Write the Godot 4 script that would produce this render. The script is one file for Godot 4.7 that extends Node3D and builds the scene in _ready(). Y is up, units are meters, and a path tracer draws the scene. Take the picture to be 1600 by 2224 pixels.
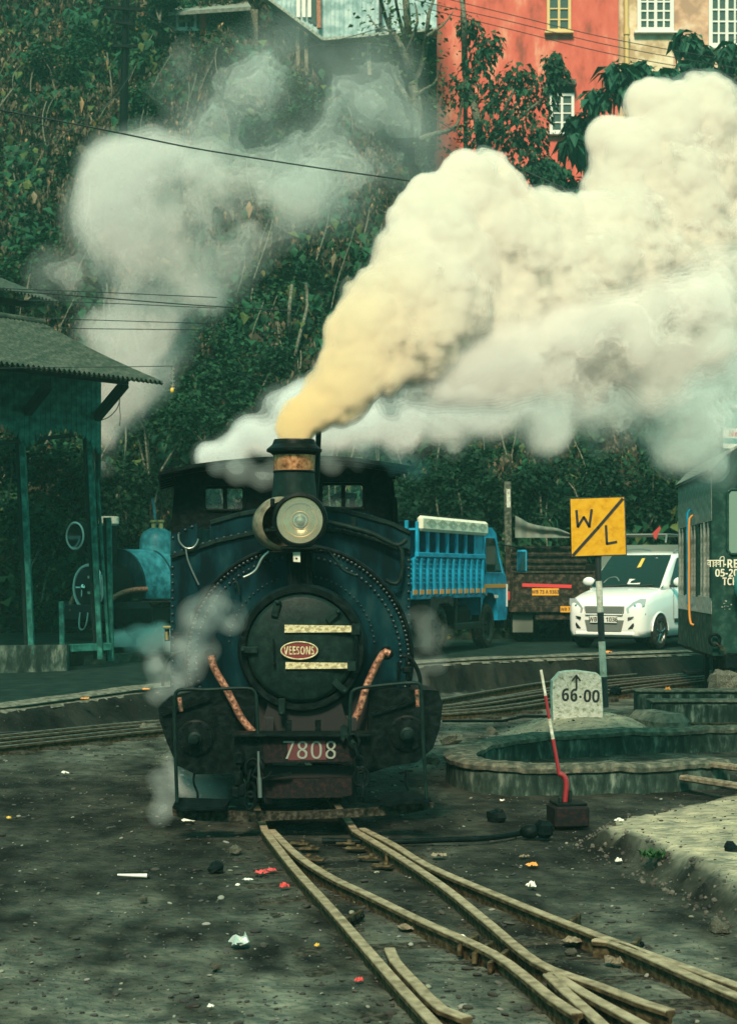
extends Node3D
# A narrow-gauge steam locomotive at a hill station yard. The camera stands at the origin 1.71 m above the rails and looks along -Z.
const F := 3834.0      # focal length in the photograph's pixels
const H := 1.71        # eye height above rail top
var M := {}            # materials
var rng := RandomNumberGenerator.new()
var names := {}

func _ready() -> void:
	var cam := Camera3D.new()
	cam.name = "camera"
	cam.projection = Camera3D.PROJECTION_FRUSTUM
	cam.near = 0.1
	cam.far = 500.0
	cam.size = 2224.0 / F * 0.1
	cam.frustum_offset = Vector2(0, 138.0 / F * 0.1)
	cam.position = Vector3(0, H, 0)
	var lens_ := CameraAttributesPhysical.new()      # a little out of focus before and behind the engine
	lens_.frustum_near = 0.1
	lens_.frustum_far = 500.0
	lens_.frustum_focal_length = 60.0
	lens_.frustum_focus_distance = 13.0
	lens_.exposure_aperture = 6.5
	cam.attributes = lens_
	cam.projection = Camera3D.PROJECTION_FRUSTUM
	cam.near = 0.1
	cam.far = 500.0
	cam.size = 2224.0 / F * 0.1
	cam.frustum_offset = Vector2(0, 138.0 / F * 0.1)
	add_child(cam)
	var sm := ProceduralSkyMaterial.new()
	sm.sky_top_color = Color(0.40, 0.76, 0.71)
	sm.sky_horizon_color = Color(0.42, 0.77, 0.72)
	sm.ground_bottom_color = Color(0.1, 0.14, 0.12)
	sm.ground_horizon_color = Color(0.1, 0.14, 0.12)
	var e := Environment.new()
	e.background_mode = Environment.BG_SKY
	e.sky = Sky.new()
	e.sky.sky_material = sm
	e.tonemap_mode = Environment.TONE_MAPPER_LINEAR
	e.tonemap_exposure = 1.85
	e.fog_enabled = true
	e.fog_density = 0.0009
	e.fog_light_color = Color(0.62, 0.97, 0.90)
	e.sdfgi_enabled = true
	e.ssao_enabled = true
	e.ssil_enabled = true
	var we := WorldEnvironment.new()
	we.name = "environment"
	we.environment = e
	add_child(we)
	var sun := DirectionalLight3D.new()
	sun.name = "sun"
	sun.light_energy = 1.2
	sun.light_angular_distance = 12.0
	sun.light_color = Color(1.0, 0.93, 0.81)
	sun.shadow_enabled = true
	add_child(sun)
	sun.look_at_from_position(Vector3(-1.2, 7.5, 7.8), Vector3.ZERO)
	rng.seed = 7
	materials()
	terrain()
	hillside()
	buildings()
	shed()
	turnout()
	yard_tracks()
	pit_and_stones()
	locomotive()
	second_locomotive()
	blue_truck()
	brown_truck()
	white_car()
	coach()
	signs_and_lever()
	trees()
	poles_and_wires()
	litter()
	smoke()

# ---------------------------------------------------------------- naming and placing
func W(x: float, y: float, z: float) -> Vector3:
	return Vector3((x - 800.0) * z / F, H - (y - 1250.0) * z / F, -z)

func onto(x: float, y: float, h: float) -> Vector3:      # where a sight line meets the level h
	var z := (H - h) * F / (y - 1250.0)
	return Vector3((x - 800.0) * z / F, h, -z)

func numbered(called: String) -> String:
	var n: int = names.get(called, 0)
	names[called] = n + 1
	return called if n == 0 else "%s_%03d" % [called, n]

func tag(o: Node3D, label: String, category: String, group := "", kind := "") -> Node3D:
	o.set_meta("label", label)
	if category:
		o.set_meta("category", category)
	if group:
		o.set_meta("group", group)
	if kind:
		o.set_meta("kind", kind)
	return o

func thing(called: String, label: String, category: String, at := Vector3.ZERO, turn := 0.0, group := "") -> Node3D:
	var o := Node3D.new()
	o.name = numbered(called)
	add_child(o)
	o.position = at
	o.rotation.y = turn
	return tag(o, label, category, group)

func part(p: Node, called: String, s: Sh, m: Material, off := Vector3.ZERO) -> MeshInstance3D:   # off: the shape's points are given in the world; the thing stands at off
	var o := MeshInstance3D.new()
	o.name = numbered(called) if p == self else called
	o.mesh = s.mesh(off)
	o.material_override = m
	p.add_child(o, true)
	return o

func put(p: Node, called: String, mesh: Mesh, m: Material, xf := Transform3D()) -> MeshInstance3D:
	var o := MeshInstance3D.new()
	o.name = numbered(called) if p == self else called
	o.mesh = mesh
	o.material_override = m
	o.transform = xf
	p.add_child(o, true)
	return o

func structure(called: String, s: Sh, m: Material) -> MeshInstance3D:
	var o := part(self, called, s, m)
	o.set_meta("kind", "structure")
	return o

func stuff(o: Node3D) -> Node3D:
	o.set_meta("kind", "stuff")
	return o

func words(p: Node, called: String, text: String, height: float, m: Material, xf: Transform3D, bold := false, mono := false, squeeze := 1.0) -> MeshInstance3D:
	var t := TextMesh.new()
	var f := SystemFont.new()
	f.font_names = PackedStringArray(["Droid Sans Mono" if mono else "Droid Sans"])
	f.font_weight = 700 if bold else 400
	t.font = f
	t.font_size = 32
	t.pixel_size = height / 23.0
	t.depth = 0.003
	t.curve_step = 2.0
	t.text = text
	return put(p, called, t, m, xf * Transform3D(Basis().scaled(Vector3(squeeze, 1, 1)), Vector3.ZERO))

func scatter(p: Node, called: String, mesh: Mesh, m: Material, xfs: Array, cols: Array) -> MultiMeshInstance3D:
	var mm := MultiMesh.new()
	mm.transform_format = MultiMesh.TRANSFORM_3D
	mm.use_colors = true
	mm.mesh = mesh
	mm.instance_count = xfs.size()
	for i in xfs.size():
		mm.set_instance_transform(i, xfs[i])
		mm.set_instance_color(i, cols[i] * 0.8)
	var o := MultiMeshInstance3D.new()
	o.name = numbered(called) if p == self else called
	o.multimesh = mm
	o.material_override = m
	p.add_child(o, true)
	o.set_meta("kind", "stuff")
	return o

# ---------------------------------------------------------------- shapes
class Sh:
	var p := PackedVector3Array()
	var n := PackedVector3Array()
	var c := PackedColorArray()
	var tint := Color(1, 1, 1)
	var tinted := false

	func tri(a: Vector3, b: Vector3, d: Vector3, na: Vector3, nb: Vector3, nd: Vector3) -> void:
		if (b - a).cross(d - a).dot(na + nb + nd) > 0.0:      # front faces run clockwise
			p.append_array([a, d, b])
			n.append_array([na, nd, nb])
		else:
			p.append_array([a, b, d])
			n.append_array([na, nb, nd])
		if tinted:
			c.append_array([tint, tint, tint])

	func face(pts: Array, out: Vector3) -> void:              # a flat convex face that looks towards out
		for i in range(1, pts.size() - 1):
			var k: Vector3 = (pts[i] - pts[0]).cross(pts[i + 1] - pts[0])
			if k.length_squared() < 1e-14:
				continue
			k = k.normalized()
			if k.dot(out) < 0.0:
				k = -k
			tri(pts[0], pts[i], pts[i + 1], k, k, k)

	func quad_s(a: Vector3, b: Vector3, d: Vector3, e: Vector3, na: Vector3, nb: Vector3, nd: Vector3, ne: Vector3) -> void:
		tri(a, b, d, na, nb, nd)
		tri(a, d, e, na, nd, ne)

	func box(at: Vector3, size: Vector3, bev := 0.0, b := Basis()) -> Sh:
		var h := size * 0.5
		bev = minf(bev, minf(h.x, minf(h.y, h.z)) * 0.9)
		var v := func(a: int, s: Vector3) -> Vector3:
			var q := Vector3()
			for i in 3:
				q[i] = s[i] * (h[i] - (0.0 if i == a else bev))
			return at + b * q
		for a in 3:
			var u := (a + 1) % 3
			var w := (a + 2) % 3
			for s in [-1.0, 1.0]:
				var o := Vector3()
				o[a] = s
				var f := []
				for k in [[-1, -1], [1, -1], [1, 1], [-1, 1]]:
					var g := o
					g[u] = k[0]
					g[w] = k[1]
					f.append(v.call(a, g))
				face(f, b * o)
				if bev > 0.0:
					for s2 in [-1.0, 1.0]:
						var g := Vector3()
						g[a] = s
						g[u] = s2
						var lo := g
						var hi := g
						lo[w] = -1.0
						hi[w] = 1.0
						face([v.call(a, lo), v.call(a, hi), v.call(u, hi), v.call(u, lo)], b * g)
		if bev > 0.0:
			for x in [-1.0, 1.0]:
				for y in [-1.0, 1.0]:
					for z in [-1.0, 1.0]:
						var s := Vector3(x, y, z)
						face([v.call(0, s), v.call(1, s), v.call(2, s)], b * s)
		return self

	func beam(a: Vector3, b: Vector3, w: float, h: float, bev := 0.0) -> Sh:   # a square bar from a to b
		var d := (b - a).normalized()
		var up := Vector3.UP if absf(d.y) < 0.95 else Vector3(0, 0, 1)
		var x := d.cross(up).normalized()
		return box((a + b) * 0.5, Vector3(w, h, a.distance_to(b)), bev, Basis(x, x.cross(d), -d))

	func tube(path: Array, r, seg := 8, caps := true, loop := false) -> Sh:
		var rings := []
		var nors := []
		var m := path.size()
		var prev := Vector3.ZERO
		for i in m:
			var d: Vector3
			if loop:
				d = path[(i + 1) % m] - path[(i + m - 1) % m]
			else:
				d = path[mini(i + 1, m - 1)] - path[maxi(i - 1, 0)]
			d = d.normalized()
			var x: Vector3
			if prev == Vector3.ZERO:
				x = d.cross(Vector3(0.13, 0.31, 0.94)).normalized()
			else:
				x = (prev - d * prev.dot(d)).normalized()
			prev = x
			var y := d.cross(x)
			var rr: float = r[i] if r is Array else r
			var ring := []
			var nor := []
			for k in seg:
				var t := TAU * k / seg
				var q: Vector3 = x * cos(t) + y * sin(t)
				nor.append(q)
				ring.append(path[i] + q * rr)
			rings.append(ring)
			nors.append(nor)
		for i in (m if loop else m - 1):
			var j := (i + 1) % m
			for k in seg:
				var l := (k + 1) % seg
				quad_s(rings[i][k], rings[i][l], rings[j][l], rings[j][k], nors[i][k], nors[i][l], nors[j][l], nors[j][k])
		if caps and not loop:
			face(rings[0], path[0] - path[1])
			face(rings[m - 1], path[m - 1] - path[m - 2])
		return self

	func lathe(prof: Array, xf: Transform3D, seg := 24, a0 := 0.0, a1 := TAU, smooth := false) -> Sh:   # prof: Vector2(radius, height along the frame's y)
		var m := prof.size()
		var pn := []
		for i in m - 1:
			var d: Vector2 = prof[i + 1] - prof[i]
			pn.append(Vector2(d.y, -d.x).normalized())
		for i in m - 1:
			var n0: Vector2 = pn[i]
			var n1: Vector2 = pn[i]
			if smooth:
				if i > 0:
					n0 = (pn[i - 1] + pn[i]).normalized()
				if i < m - 2:
					n1 = (pn[i + 1] + pn[i]).normalized()
			for k in seg:
				var s := a0 + (a1 - a0) * k / seg
				var t := a0 + (a1 - a0) * (k + 1) / seg
				var cs := Vector2(cos(s), sin(s))
				var ct := Vector2(cos(t), sin(t))
				var q := func(u: Vector2, cc: Vector2) -> Vector3: return Vector3(u.x * cc.x, u.y, u.x * cc.y)
				var A: Vector3 = xf * q.call(prof[i], cs)
				var B: Vector3 = xf * q.call(prof[i], ct)
				var C: Vector3 = xf * q.call(prof[i + 1], ct)
				var D: Vector3 = xf * q.call(prof[i + 1], cs)
				var nA: Vector3 = (xf.basis * q.call(n0, cs)).normalized()
				var nB: Vector3 = (xf.basis * q.call(n0, ct)).normalized()
				var nC: Vector3 = (xf.basis * q.call(n1, ct)).normalized()
				var nD: Vector3 = (xf.basis * q.call(n1, cs)).normalized()
				if prof[i].x > 1e-6:
					tri(A, B, C, nA, nB, nC) if prof[i + 1].x > 1e-6 else tri(A, B, D, nA, nB, nD)
				if prof[i + 1].x > 1e-6:
					tri(A, C, D, nA, nC, nD)
		return self

	func ball(at: Vector3, r: Vector3, seg := 10, rings := 6, b := Basis()) -> Sh:
		for i in rings:
			for k in seg:
				var q := []
				var w := []
				for e in [[i, k], [i, k + 1], [i + 1, k + 1], [i + 1, k]]:
					var u: float = PI * e[0] / rings
					var t: float = TAU * e[1] / seg
					var d := Vector3(sin(u) * cos(t), cos(u), sin(u) * sin(t))
					q.append(at + b * (d * r))
					w.append((b * (d / r)).normalized())
				if i > 0:
					tri(q[0], q[1], q[2], w[0], w[1], w[2])
				if i < rings - 1:
					tri(q[0], q[2], q[3], w[0], w[2], w[3])
				elif i == rings - 1:
					tri(q[0], q[1], q[3], w[0], w[1], w[3])
		return self

	func prism(front: Array, back: Array, round_sides := false) -> Sh:      # two like outlines joined by sides
		var flat := PackedVector2Array()
		var nrm := Vector3.ZERO
		var m := front.size()
		for i in m:
			nrm += front[i].cross(front[(i + 1) % m])
		nrm = nrm.normalized()
		var ux: Vector3 = (front[1] - front[0]).normalized()
		var uy := nrm.cross(ux)
		for q in front:
			flat.append(Vector2(q.dot(ux), q.dot(uy)))
		var idx := Geometry2D.triangulate_polygon(flat)
		var ctr := Vector3.ZERO
		var ctb := Vector3.ZERO
		for i in m:
			ctr += front[i] / m
			ctb += back[i] / m
		var fn := nrm if nrm.dot(ctr - ctb) > 0.0 else -nrm
		for t in range(0, idx.size(), 3):
			tri(front[idx[t]], front[idx[t + 1]], front[idx[t + 2]], fn, fn, fn)
			tri(back[idx[t]], back[idx[t + 1]], back[idx[t + 2]], -fn, -fn, -fn)
		var ccw := nrm.dot(fn) > 0.0
		var sn := []
		for i in m:
			var e: Vector3 = front[(i + 1) % m] - front[i]
			var k: Vector3 = e.cross(fn).normalized()
			sn.append(k if ccw else -k)
		for i in m:
			var j := (i + 1) % m
			var na: Vector3 = sn[i]
			var nb: Vector3 = sn[i]
			if round_sides:
				var a1: Vector3 = sn[(i + m - 1) % m]
				if a1.dot(sn[i]) > 0.75:
					na = (a1 + sn[i]).normalized()
				var b1: Vector3 = sn[j]
				if b1.dot(sn[i]) > 0.75:
					nb = (b1 + sn[i]).normalized()
			quad_s(front[i], front[j], back[j], back[i], na, nb, nb, na)
		return self

	func face_pair(pts: Array, out: Vector3, thick: float) -> Sh:         # a thin sheet
		var d := out.normalized() * thick
		var a := []
		for q in pts:
			a.append(q + d)
		return prism(a, pts)

	func slab(pts: Array, d: Vector3, round_sides := false) -> Sh:          # an outline pushed along d
		var back := []
		for q in pts:
			back.append(q + d)
		return prism(pts, back, round_sides)

	func sweep(path: Array, prof: Array, caps := true) -> Sh:               # prof: Vector2(to the right, up), carried along a path on the ground
		var rings := []
		var m := path.size()
		for i in m:
			var d: Vector3 = path[mini(i + 1, m - 1)] - path[maxi(i - 1, 0)]
			d.y = 0
			d = d.normalized()
			var x := d.cross(Vector3.UP)
			var ring := []
			for q in prof:
				ring.append(path[i] + x * q.x + Vector3.UP * q.y)
			rings.append(ring)
		var k := prof.size()
		var area := 0.0
		for j in k:
			area += prof[j].cross(prof[(j + 1) % k])
		for i in m - 1:
			var d2: Vector3 = (path[i + 1] - path[i]).normalized()
			var x2 := d2.cross(Vector3.UP).normalized()
			for j in k:
				var l := (j + 1) % k
				var e: Vector2 = prof[l] - prof[j]
				var o := Vector2(e.y, -e.x) * signf(area)
				face([rings[i][j], rings[i][l], rings[i + 1][l], rings[i + 1][j]], x2 * o.x + Vector3.UP * o.y)
		if caps:
			for e in [0, m - 1]:
				var d3: Vector3 = (path[1] - path[0]) if e == 0 else (path[m - 1] - path[m - 2])
				var flat := PackedVector2Array(prof)
				var idx := Geometry2D.triangulate_polygon(flat)
				var nn := d3.normalized() * (-1.0 if e == 0 else 1.0)
				for t in range(0, idx.size(), 3):
					tri(rings[e][idx[t]], rings[e][idx[t + 1]], rings[e][idx[t + 2]], nn, nn, nn)
		return self

	func sheet(nu: int, nv: int, f: Callable, up := Vector3.UP) -> Sh:      # a smooth grid over f(u, v)
		var g := []
		for j in nv + 1:
			for i in nu + 1:
				g.append((f as Callable).call(float(i) / nu, float(j) / nv))
		var w := nu + 1
		var nr := []
		for j in nv + 1:
			for i in nu + 1:
				var a: Vector3 = g[j * w + mini(i + 1, nu)] - g[j * w + maxi(i - 1, 0)]
				var b: Vector3 = g[mini(j + 1, nv) * w + i] - g[maxi(j - 1, 0) * w + i]
				var k := a.cross(b).normalized()
				nr.append(k if k.dot(up) >= 0.0 else -k)
		for j in nv:
			for i in nu:
				var q := j * w + i
				quad_s(g[q], g[q + 1], g[q + w + 1], g[q + w], nr[q], nr[q + 1], nr[q + w + 1], nr[q + w])
		return self

	func mesh(off := Vector3.ZERO) -> ArrayMesh:
		var a := []
		a.resize(Mesh.ARRAY_MAX)
		if off != Vector3.ZERO:
			for i in p.size():
				p[i] -= off
		a[Mesh.ARRAY_VERTEX] = p
		a[Mesh.ARRAY_NORMAL] = n
		if tinted:
			a[Mesh.ARRAY_COLOR] = c
		var m := ArrayMesh.new()
		m.add_surface_from_arrays(Mesh.PRIMITIVE_TRIANGLES, a)
		return m

# ---------------------------------------------------------------- materials
func lin(r: float, g: float, b: float) -> Color:
	return Color(r * 0.8, g * 0.8, b * 0.8).linear_to_srgb()

func noise_tex(s: int, freq: float, oct: int, ramp: Array, kind := FastNoiseLite.TYPE_SIMPLEX_SMOOTH, size := 512, gain := 0.55) -> NoiseTexture2D:
	var f := FastNoiseLite.new()
	f.seed = s
	f.noise_type = kind
	f.frequency = freq
	f.fractal_octaves = oct
	f.fractal_gain = gain
	var t := NoiseTexture2D.new()
	t.width = size
	t.height = size
	t.seamless = true
	t.noise = f
	if ramp.size():
		var g := Gradient.new()
		var cs := PackedColorArray()
		var os := PackedFloat32Array()
		for q in ramp:
			os.append(q[0])
			cs.append(q[1])
		g.offsets = os
		g.colors = cs
		t.color_ramp = g
	return t

# a surface with mottled colour and fine relief, mapped in metres
func surf(called: String, ramp: Array, metres: float, rough := 0.8, metal := 0.0, bump := 0.0, freq := 0.01, local := false, seed_ := 1, gain := 0.6) -> StandardMaterial3D:
	var m := StandardMaterial3D.new()
	m.resource_name = called
	m.albedo_texture = noise_tex(seed_, freq, 6, ramp, FastNoiseLite.TYPE_SIMPLEX_SMOOTH, 512, gain)
	m.roughness = rough
	m.metallic = metal
	m.metallic_specular = 0.22
	m.uv1_triplanar = true
	m.uv1_world_triplanar = not local
	m.uv1_scale = Vector3.ONE / metres
	if bump > 0.0:
		m.heightmap_enabled = true
		m.heightmap_texture = noise_tex(seed_ + 50, freq * 2.5, 5, [])
		m.heightmap_scale = bump
	M[called] = m
	return m

func flat(called: String, col: Color, rough := 0.6, metal := 0.0) -> StandardMaterial3D:
	var m := StandardMaterial3D.new()
	m.resource_name = called
	m.albedo_color = col
	m.roughness = rough
	m.metallic = metal
	M[called] = m
	return m

func materials() -> void:
	surf("yard_dirt", [[0.25, lin(0.010, 0.013, 0.010)], [0.45, lin(0.028, 0.034, 0.026)], [0.6, lin(0.05, 0.055, 0.043)], [0.8, lin(0.085, 0.085, 0.062)]], 2.2, 0.95, 0.0, 2.5, 0.008, false, 3)
	surf("pale_earth", [[0.2, lin(0.07, 0.07, 0.05)], [0.5, lin(0.16, 0.15, 0.11)], [0.8, lin(0.26, 0.24, 0.17)]], 1.4, 0.95, 0.0, 2.0, 0.01, false, 5)
	surf("asphalt", [[0.3, lin(0.004, 0.013, 0.011)], [0.5, lin(0.006, 0.019, 0.016)], [0.75, lin(0.014, 0.03, 0.025)]], 3.0, 0.85, 0.0, 0.5, 0.012, false, 7)
	surf("dust", [[0.25, lin(0.05, 0.055, 0.042)], [0.5, lin(0.13, 0.13, 0.1)], [0.8, lin(0.22, 0.21, 0.16)]], 1.0, 0.95, 0.0, 1.0, 0.012, false, 9)
	surf("hill_soil", [[0.3, lin(0.003, 0.009, 0.006)], [0.6, lin(0.010, 0.019, 0.011)], [0.8, lin(0.03, 0.03, 0.018)]], 5.0, 0.95, 0.0, 5.0, 0.01, false, 11)
	surf("rail_top", [[0.2, lin(0.2, 0.15, 0.095)], [0.5, lin(0.37, 0.28, 0.18)], [0.8, lin(0.5, 0.39, 0.26)]], 0.8, 0.45, 0.3, 0.15, 0.012, false, 13)
	surf("rail_side", [[0.3, lin(0.02, 0.015, 0.009)], [0.5, lin(0.055, 0.04, 0.02)], [0.75, lin(0.13, 0.095, 0.05)]], 0.5, 0.8, 0.2, 0.3, 0.014, false, 15)
	surf("sleeper_wood", [[0.3, lin(0.012, 0.012, 0.009)], [0.7, lin(0.06, 0.055, 0.04)]], 0.6, 0.95, 0.0, 0.5, 0.02, false, 17)
	surf("mossy_wall", [[0.3, lin(0.010, 0.022, 0.018)], [0.5, lin(0.025, 0.045, 0.036)], [0.64, lin(0.07, 0.105, 0.085)], [0.8, lin(0.2, 0.24, 0.19)]], 1.9, 0.9, 0.0, 1.0, 0.009, false, 19, 0.65)
	M["mossy_wall"].uv1_scale = Vector3(1.1, 0.35, 1.1)
	surf("old_concrete", [[0.3, lin(0.035, 0.045, 0.035)], [0.55, lin(0.09, 0.095, 0.07)], [0.8, lin(0.19, 0.18, 0.13)]], 0.9, 0.9, 0.0, 0.8, 0.014, false, 21)
	surf("loco_blue", [[0.25, lin(0.0010, 0.007, 0.009)], [0.45, lin(0.0018, 0.016, 0.022)], [0.65, lin(0.0025, 0.023, 0.030)], [0.82, lin(0.009, 0.034, 0.038)]], 1.2, 0.34, 0.0, 0.05, 0.008, true, 23)
	surf("loco_black", [[0.3, lin(0.0015, 0.004, 0.004)], [0.55, lin(0.0035, 0.008, 0.008)], [0.8, lin(0.008, 0.015, 0.015)]], 0.5, 0.45, 0.0, 0.15, 0.012, true, 25)
	M["loco_black"].metallic_specular = 0.14
	M["loco_blue"].uv1_scale = Vector3(1.1, 0.4, 1.1)
	surf("loco_green", [[0.25, lin(0.003, 0.010, 0.009)], [0.55, lin(0.005, 0.017, 0.015)], [0.85, lin(0.011, 0.026, 0.022)]], 0.5, 0.5, 0.0, 0.12, 0.012, true, 27)
	surf("loco_teal", [[0.3, lin(0.012, 0.08, 0.10)], [0.55, lin(0.022, 0.16, 0.20)], [0.8, lin(0.04, 0.22, 0.26)]], 1.2, 0.4, 0.0, 0.08, 0.01, true, 28)
	surf("copper", [[0.2, lin(0.10, 0.05, 0.03)], [0.4, lin(0.36, 0.14, 0.06)], [0.6, lin(0.55, 0.24, 0.11)], [0.8, lin(0.62, 0.36, 0.2)]], 0.35, 0.45, 0.55, 0.1, 0.012, true, 29)
	surf("copper_pipe", [[0.22, lin(0.04, 0.025, 0.02)], [0.42, lin(0.24, 0.10, 0.065)], [0.62, lin(0.42, 0.19, 0.12)], [0.8, lin(0.55, 0.3, 0.2)]], 0.3, 0.55, 0.25, 0.15, 0.016, true, 31)
	surf("cream_paint", [[0.3, lin(0.3, 0.25, 0.14)], [0.5, lin(0.55, 0.47, 0.27)], [0.75, lin(0.66, 0.6, 0.4)]], 0.25, 0.7, 0.0, 0.1, 0.014, true, 33)
	surf("lamp_shell", [[0.3, lin(0.08, 0.075, 0.05)], [0.55, lin(0.17, 0.155, 0.105)], [0.8, lin(0.26, 0.23, 0.16)]], 0.5, 0.45, 0.2, 0.1, 0.01, true, 35)
	surf("beam_red", [[0.3, lin(0.005, 0.007, 0.008)], [0.6, lin(0.012, 0.010, 0.010)], [0.85, lin(0.035, 0.013, 0.012)]], 0.3, 0.7, 0.0, 0.15, 0.012, true, 37)
	surf("shed_green", [[0.3, lin(0.012, 0.07, 0.06)], [0.55, lin(0.022, 0.14, 0.115)], [0.8, lin(0.05, 0.22, 0.175)]], 1.0, 0.6, 0.0, 0.1, 0.01, false, 39)
	surf("roof_tin", [[0.3, lin(0.022, 0.04, 0.03)], [0.55, lin(0.048, 0.066, 0.05)], [0.8, lin(0.10, 0.11, 0.085)]], 1.5, 0.8, 0.1, 0.2, 0.012, false, 41)
	surf("red_plaster", [[0.15, lin(0.28, 0.075, 0.055)], [0.4, lin(0.56, 0.11, 0.08)], [0.62, lin(0.62, 0.14, 0.10)], [0.85, lin(0.70, 0.30, 0.2)]], 7.0, 0.9, 0.0, 0.5, 0.009, false, 43, 0.65)
	M["red_plaster"].uv1_scale = Vector3(0.16, 0.07, 0.16)
	surf("cream_plaster", [[0.3, lin(0.45, 0.32, 0.19)], [0.55, lin(0.66, 0.52, 0.34)], [0.8, lin(0.74, 0.64, 0.46)]], 4.0, 0.9, 0.0, 0.4, 0.008, false, 45)
	surf("peach_plaster", [[0.3, lin(0.4, 0.25, 0.17)], [0.55, lin(0.58, 0.36, 0.24)], [0.8, lin(0.68, 0.5, 0.36)]], 4.0, 0.9, 0.0, 0.4, 0.008, false, 46)
	surf("tin_wall", [[0.3, lin(0.22, 0.34, 0.34)], [0.55, lin(0.36, 0.5, 0.5)], [0.8, lin(0.5, 0.6, 0.58)]], 3.0, 0.7, 0.0, 0.2, 0.01, false, 47)
	surf("truck_blue", [[0.25, lin(0.008, 0.18, 0.29)], [0.55, lin(0.010, 0.26, 0.43)], [0.85, lin(0.02, 0.32, 0.5)]], 1.5, 0.45, 0.0, 0.05, 0.008, true, 49)
	surf("truck_brown", [[0.3, lin(0.012, 0.012, 0.009)], [0.55, lin(0.03, 0.026, 0.018)], [0.8, lin(0.08, 0.06, 0.04)]], 0.8, 0.75, 0.0, 0.2, 0.012, true, 51)
	surf("tyre", [[0.3, lin(0.008, 0.009, 0.008)], [0.6, lin(0.02, 0.024, 0.02)], [0.8, lin(0.06, 0.075, 0.06)]], 0.5, 0.9, 0.0, 0.2, 0.012, true, 53)
	surf("canvas", [[0.2, lin(0.6, 0.54, 0.4)], [0.5, lin(0.74, 0.68, 0.53)], [0.8, lin(0.8, 0.75, 0.62)]], 0.8, 0.85, 0.0, 0.3, 0.012, true, 55)
	surf("coach_green", [[0.3, lin(0.006, 0.03, 0.024)], [0.55, lin(0.010, 0.045, 0.034)], [0.8, lin(0.03, 0.07, 0.055)]], 1.0, 0.6, 0.0, 0.1, 0.01, true, 57)
	surf("coach_pale", [[0.3, lin(0.16, 0.19, 0.155)], [0.55, lin(0.28, 0.30, 0.25)], [0.8, lin(0.42, 0.43, 0.37)]], 0.7, 0.35, 0.1, 0.1, 0.01, true, 59)
	surf("milestone_white", [[0.12, lin(0.16, 0.18, 0.11)], [0.32, lin(0.42, 0.42, 0.33)], [0.5, lin(0.55, 0.54, 0.45)], [0.8, lin(0.66, 0.65, 0.56)]], 0.7, 0.9, 0.0, 0.6, 0.014, false, 61, 0.7)
	surf("sign_yellow", [[0.2, lin(0.50, 0.24, 0.010)], [0.5, lin(0.60, 0.31, 0.014)], [0.8, lin(0.64, 0.35, 0.02)]], 0.6, 0.5, 0.0, 0.05, 0.01, true, 63)
	surf("rock", [[0.3, lin(0.04, 0.045, 0.035)], [0.6, lin(0.12, 0.12, 0.09)], [0.8, lin(0.24, 0.22, 0.17)]], 0.4, 0.9, 0.0, 0.6, 0.014, true, 65)
	surf("bark", [[0.3, lin(0.05, 0.055, 0.04)], [0.6, lin(0.14, 0.14, 0.10)], [0.8, lin(0.26, 0.24, 0.18)]], 0.6, 0.9, 0.0, 0.8, 0.014, false, 67)
	surf("weathered_wood", [[0.3, lin(0.10, 0.085, 0.06)], [0.6, lin(0.22, 0.18, 0.12)], [0.8, lin(0.32, 0.28, 0.2)]], 0.5, 0.85, 0.0, 0.4, 0.014, false, 69)
	surf("rail_grey", [[0.3, lin(0.04, 0.05, 0.042)], [0.55, lin(0.10, 0.115, 0.095)], [0.8, lin(0.17, 0.18, 0.15)]], 0.6, 0.5, 0.3, 0.15, 0.012, false, 71)
	flat("black_paint", lin(0.008, 0.009, 0.009), 0.45)
	flat("matt_black", lin(0.005, 0.006, 0.006), 0.9)
	flat("number_red", lin(0.075, 0.009, 0.012), 0.7)
	flat("number_paint", lin(0.22, 0.24, 0.2), 0.8)
	flat("rivet_metal", lin(0.02, 0.032, 0.034), 0.3, 0.2)
	flat("steel", lin(0.32, 0.33, 0.30), 0.35, 0.9)
	flat("chrome", lin(0.7, 0.72, 0.68), 0.12, 1.0)
	flat("reflector_bowl", lin(0.66, 0.55, 0.30), 0.22, 0.9)
	flat("brass", lin(0.5, 0.34, 0.14), 0.4, 0.8)
	flat("white_paint", lin(0.7, 0.7, 0.64), 0.5)
	flat("car_white", lin(0.76, 0.77, 0.73), 0.25)
	M["car_white"].clearcoat_enabled = true
	M["car_white"].clearcoat = 0.6
	M["car_white"].clearcoat_roughness = 0.08
	flat("car_glass", lin(0.008, 0.02, 0.017), 0.06)
	M["car_glass"].metallic_specular = 0.28
	flat("dark_glass", lin(0.015, 0.025, 0.022), 0.08)
	flat("cloudy_glass", lin(0.16, 0.24, 0.19), 0.15)
	flat("grey_mesh", lin(0.18, 0.2, 0.18), 0.5, 0.4)
	flat("orange", lin(0.62, 0.24, 0.03), 0.6)
	flat("plate_orange", lin(0.72, 0.33, 0.015), 0.5)
	flat("red_paint", lin(0.42, 0.025, 0.022), 0.5)
	flat("bright_red", lin(0.62, 0.03, 0.03), 0.5)
	flat("oval_red", lin(0.16, 0.014, 0.016), 0.4)
	flat("pole_red", lin(0.24, 0.012, 0.018), 0.45)
	flat("teal_paint", lin(0.01, 0.22, 0.2), 0.6)
	flat("yellow_paint", lin(0.7, 0.42, 0.05), 0.5)
	flat("window_white", lin(0.66, 0.66, 0.6), 0.6)
	flat("window_yellow", lin(0.6, 0.42, 0.16), 0.6)
	flat("pane", lin(0.06, 0.085, 0.07), 0.08)
	flat("cable", lin(0.006, 0.008, 0.008), 0.7)
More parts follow.
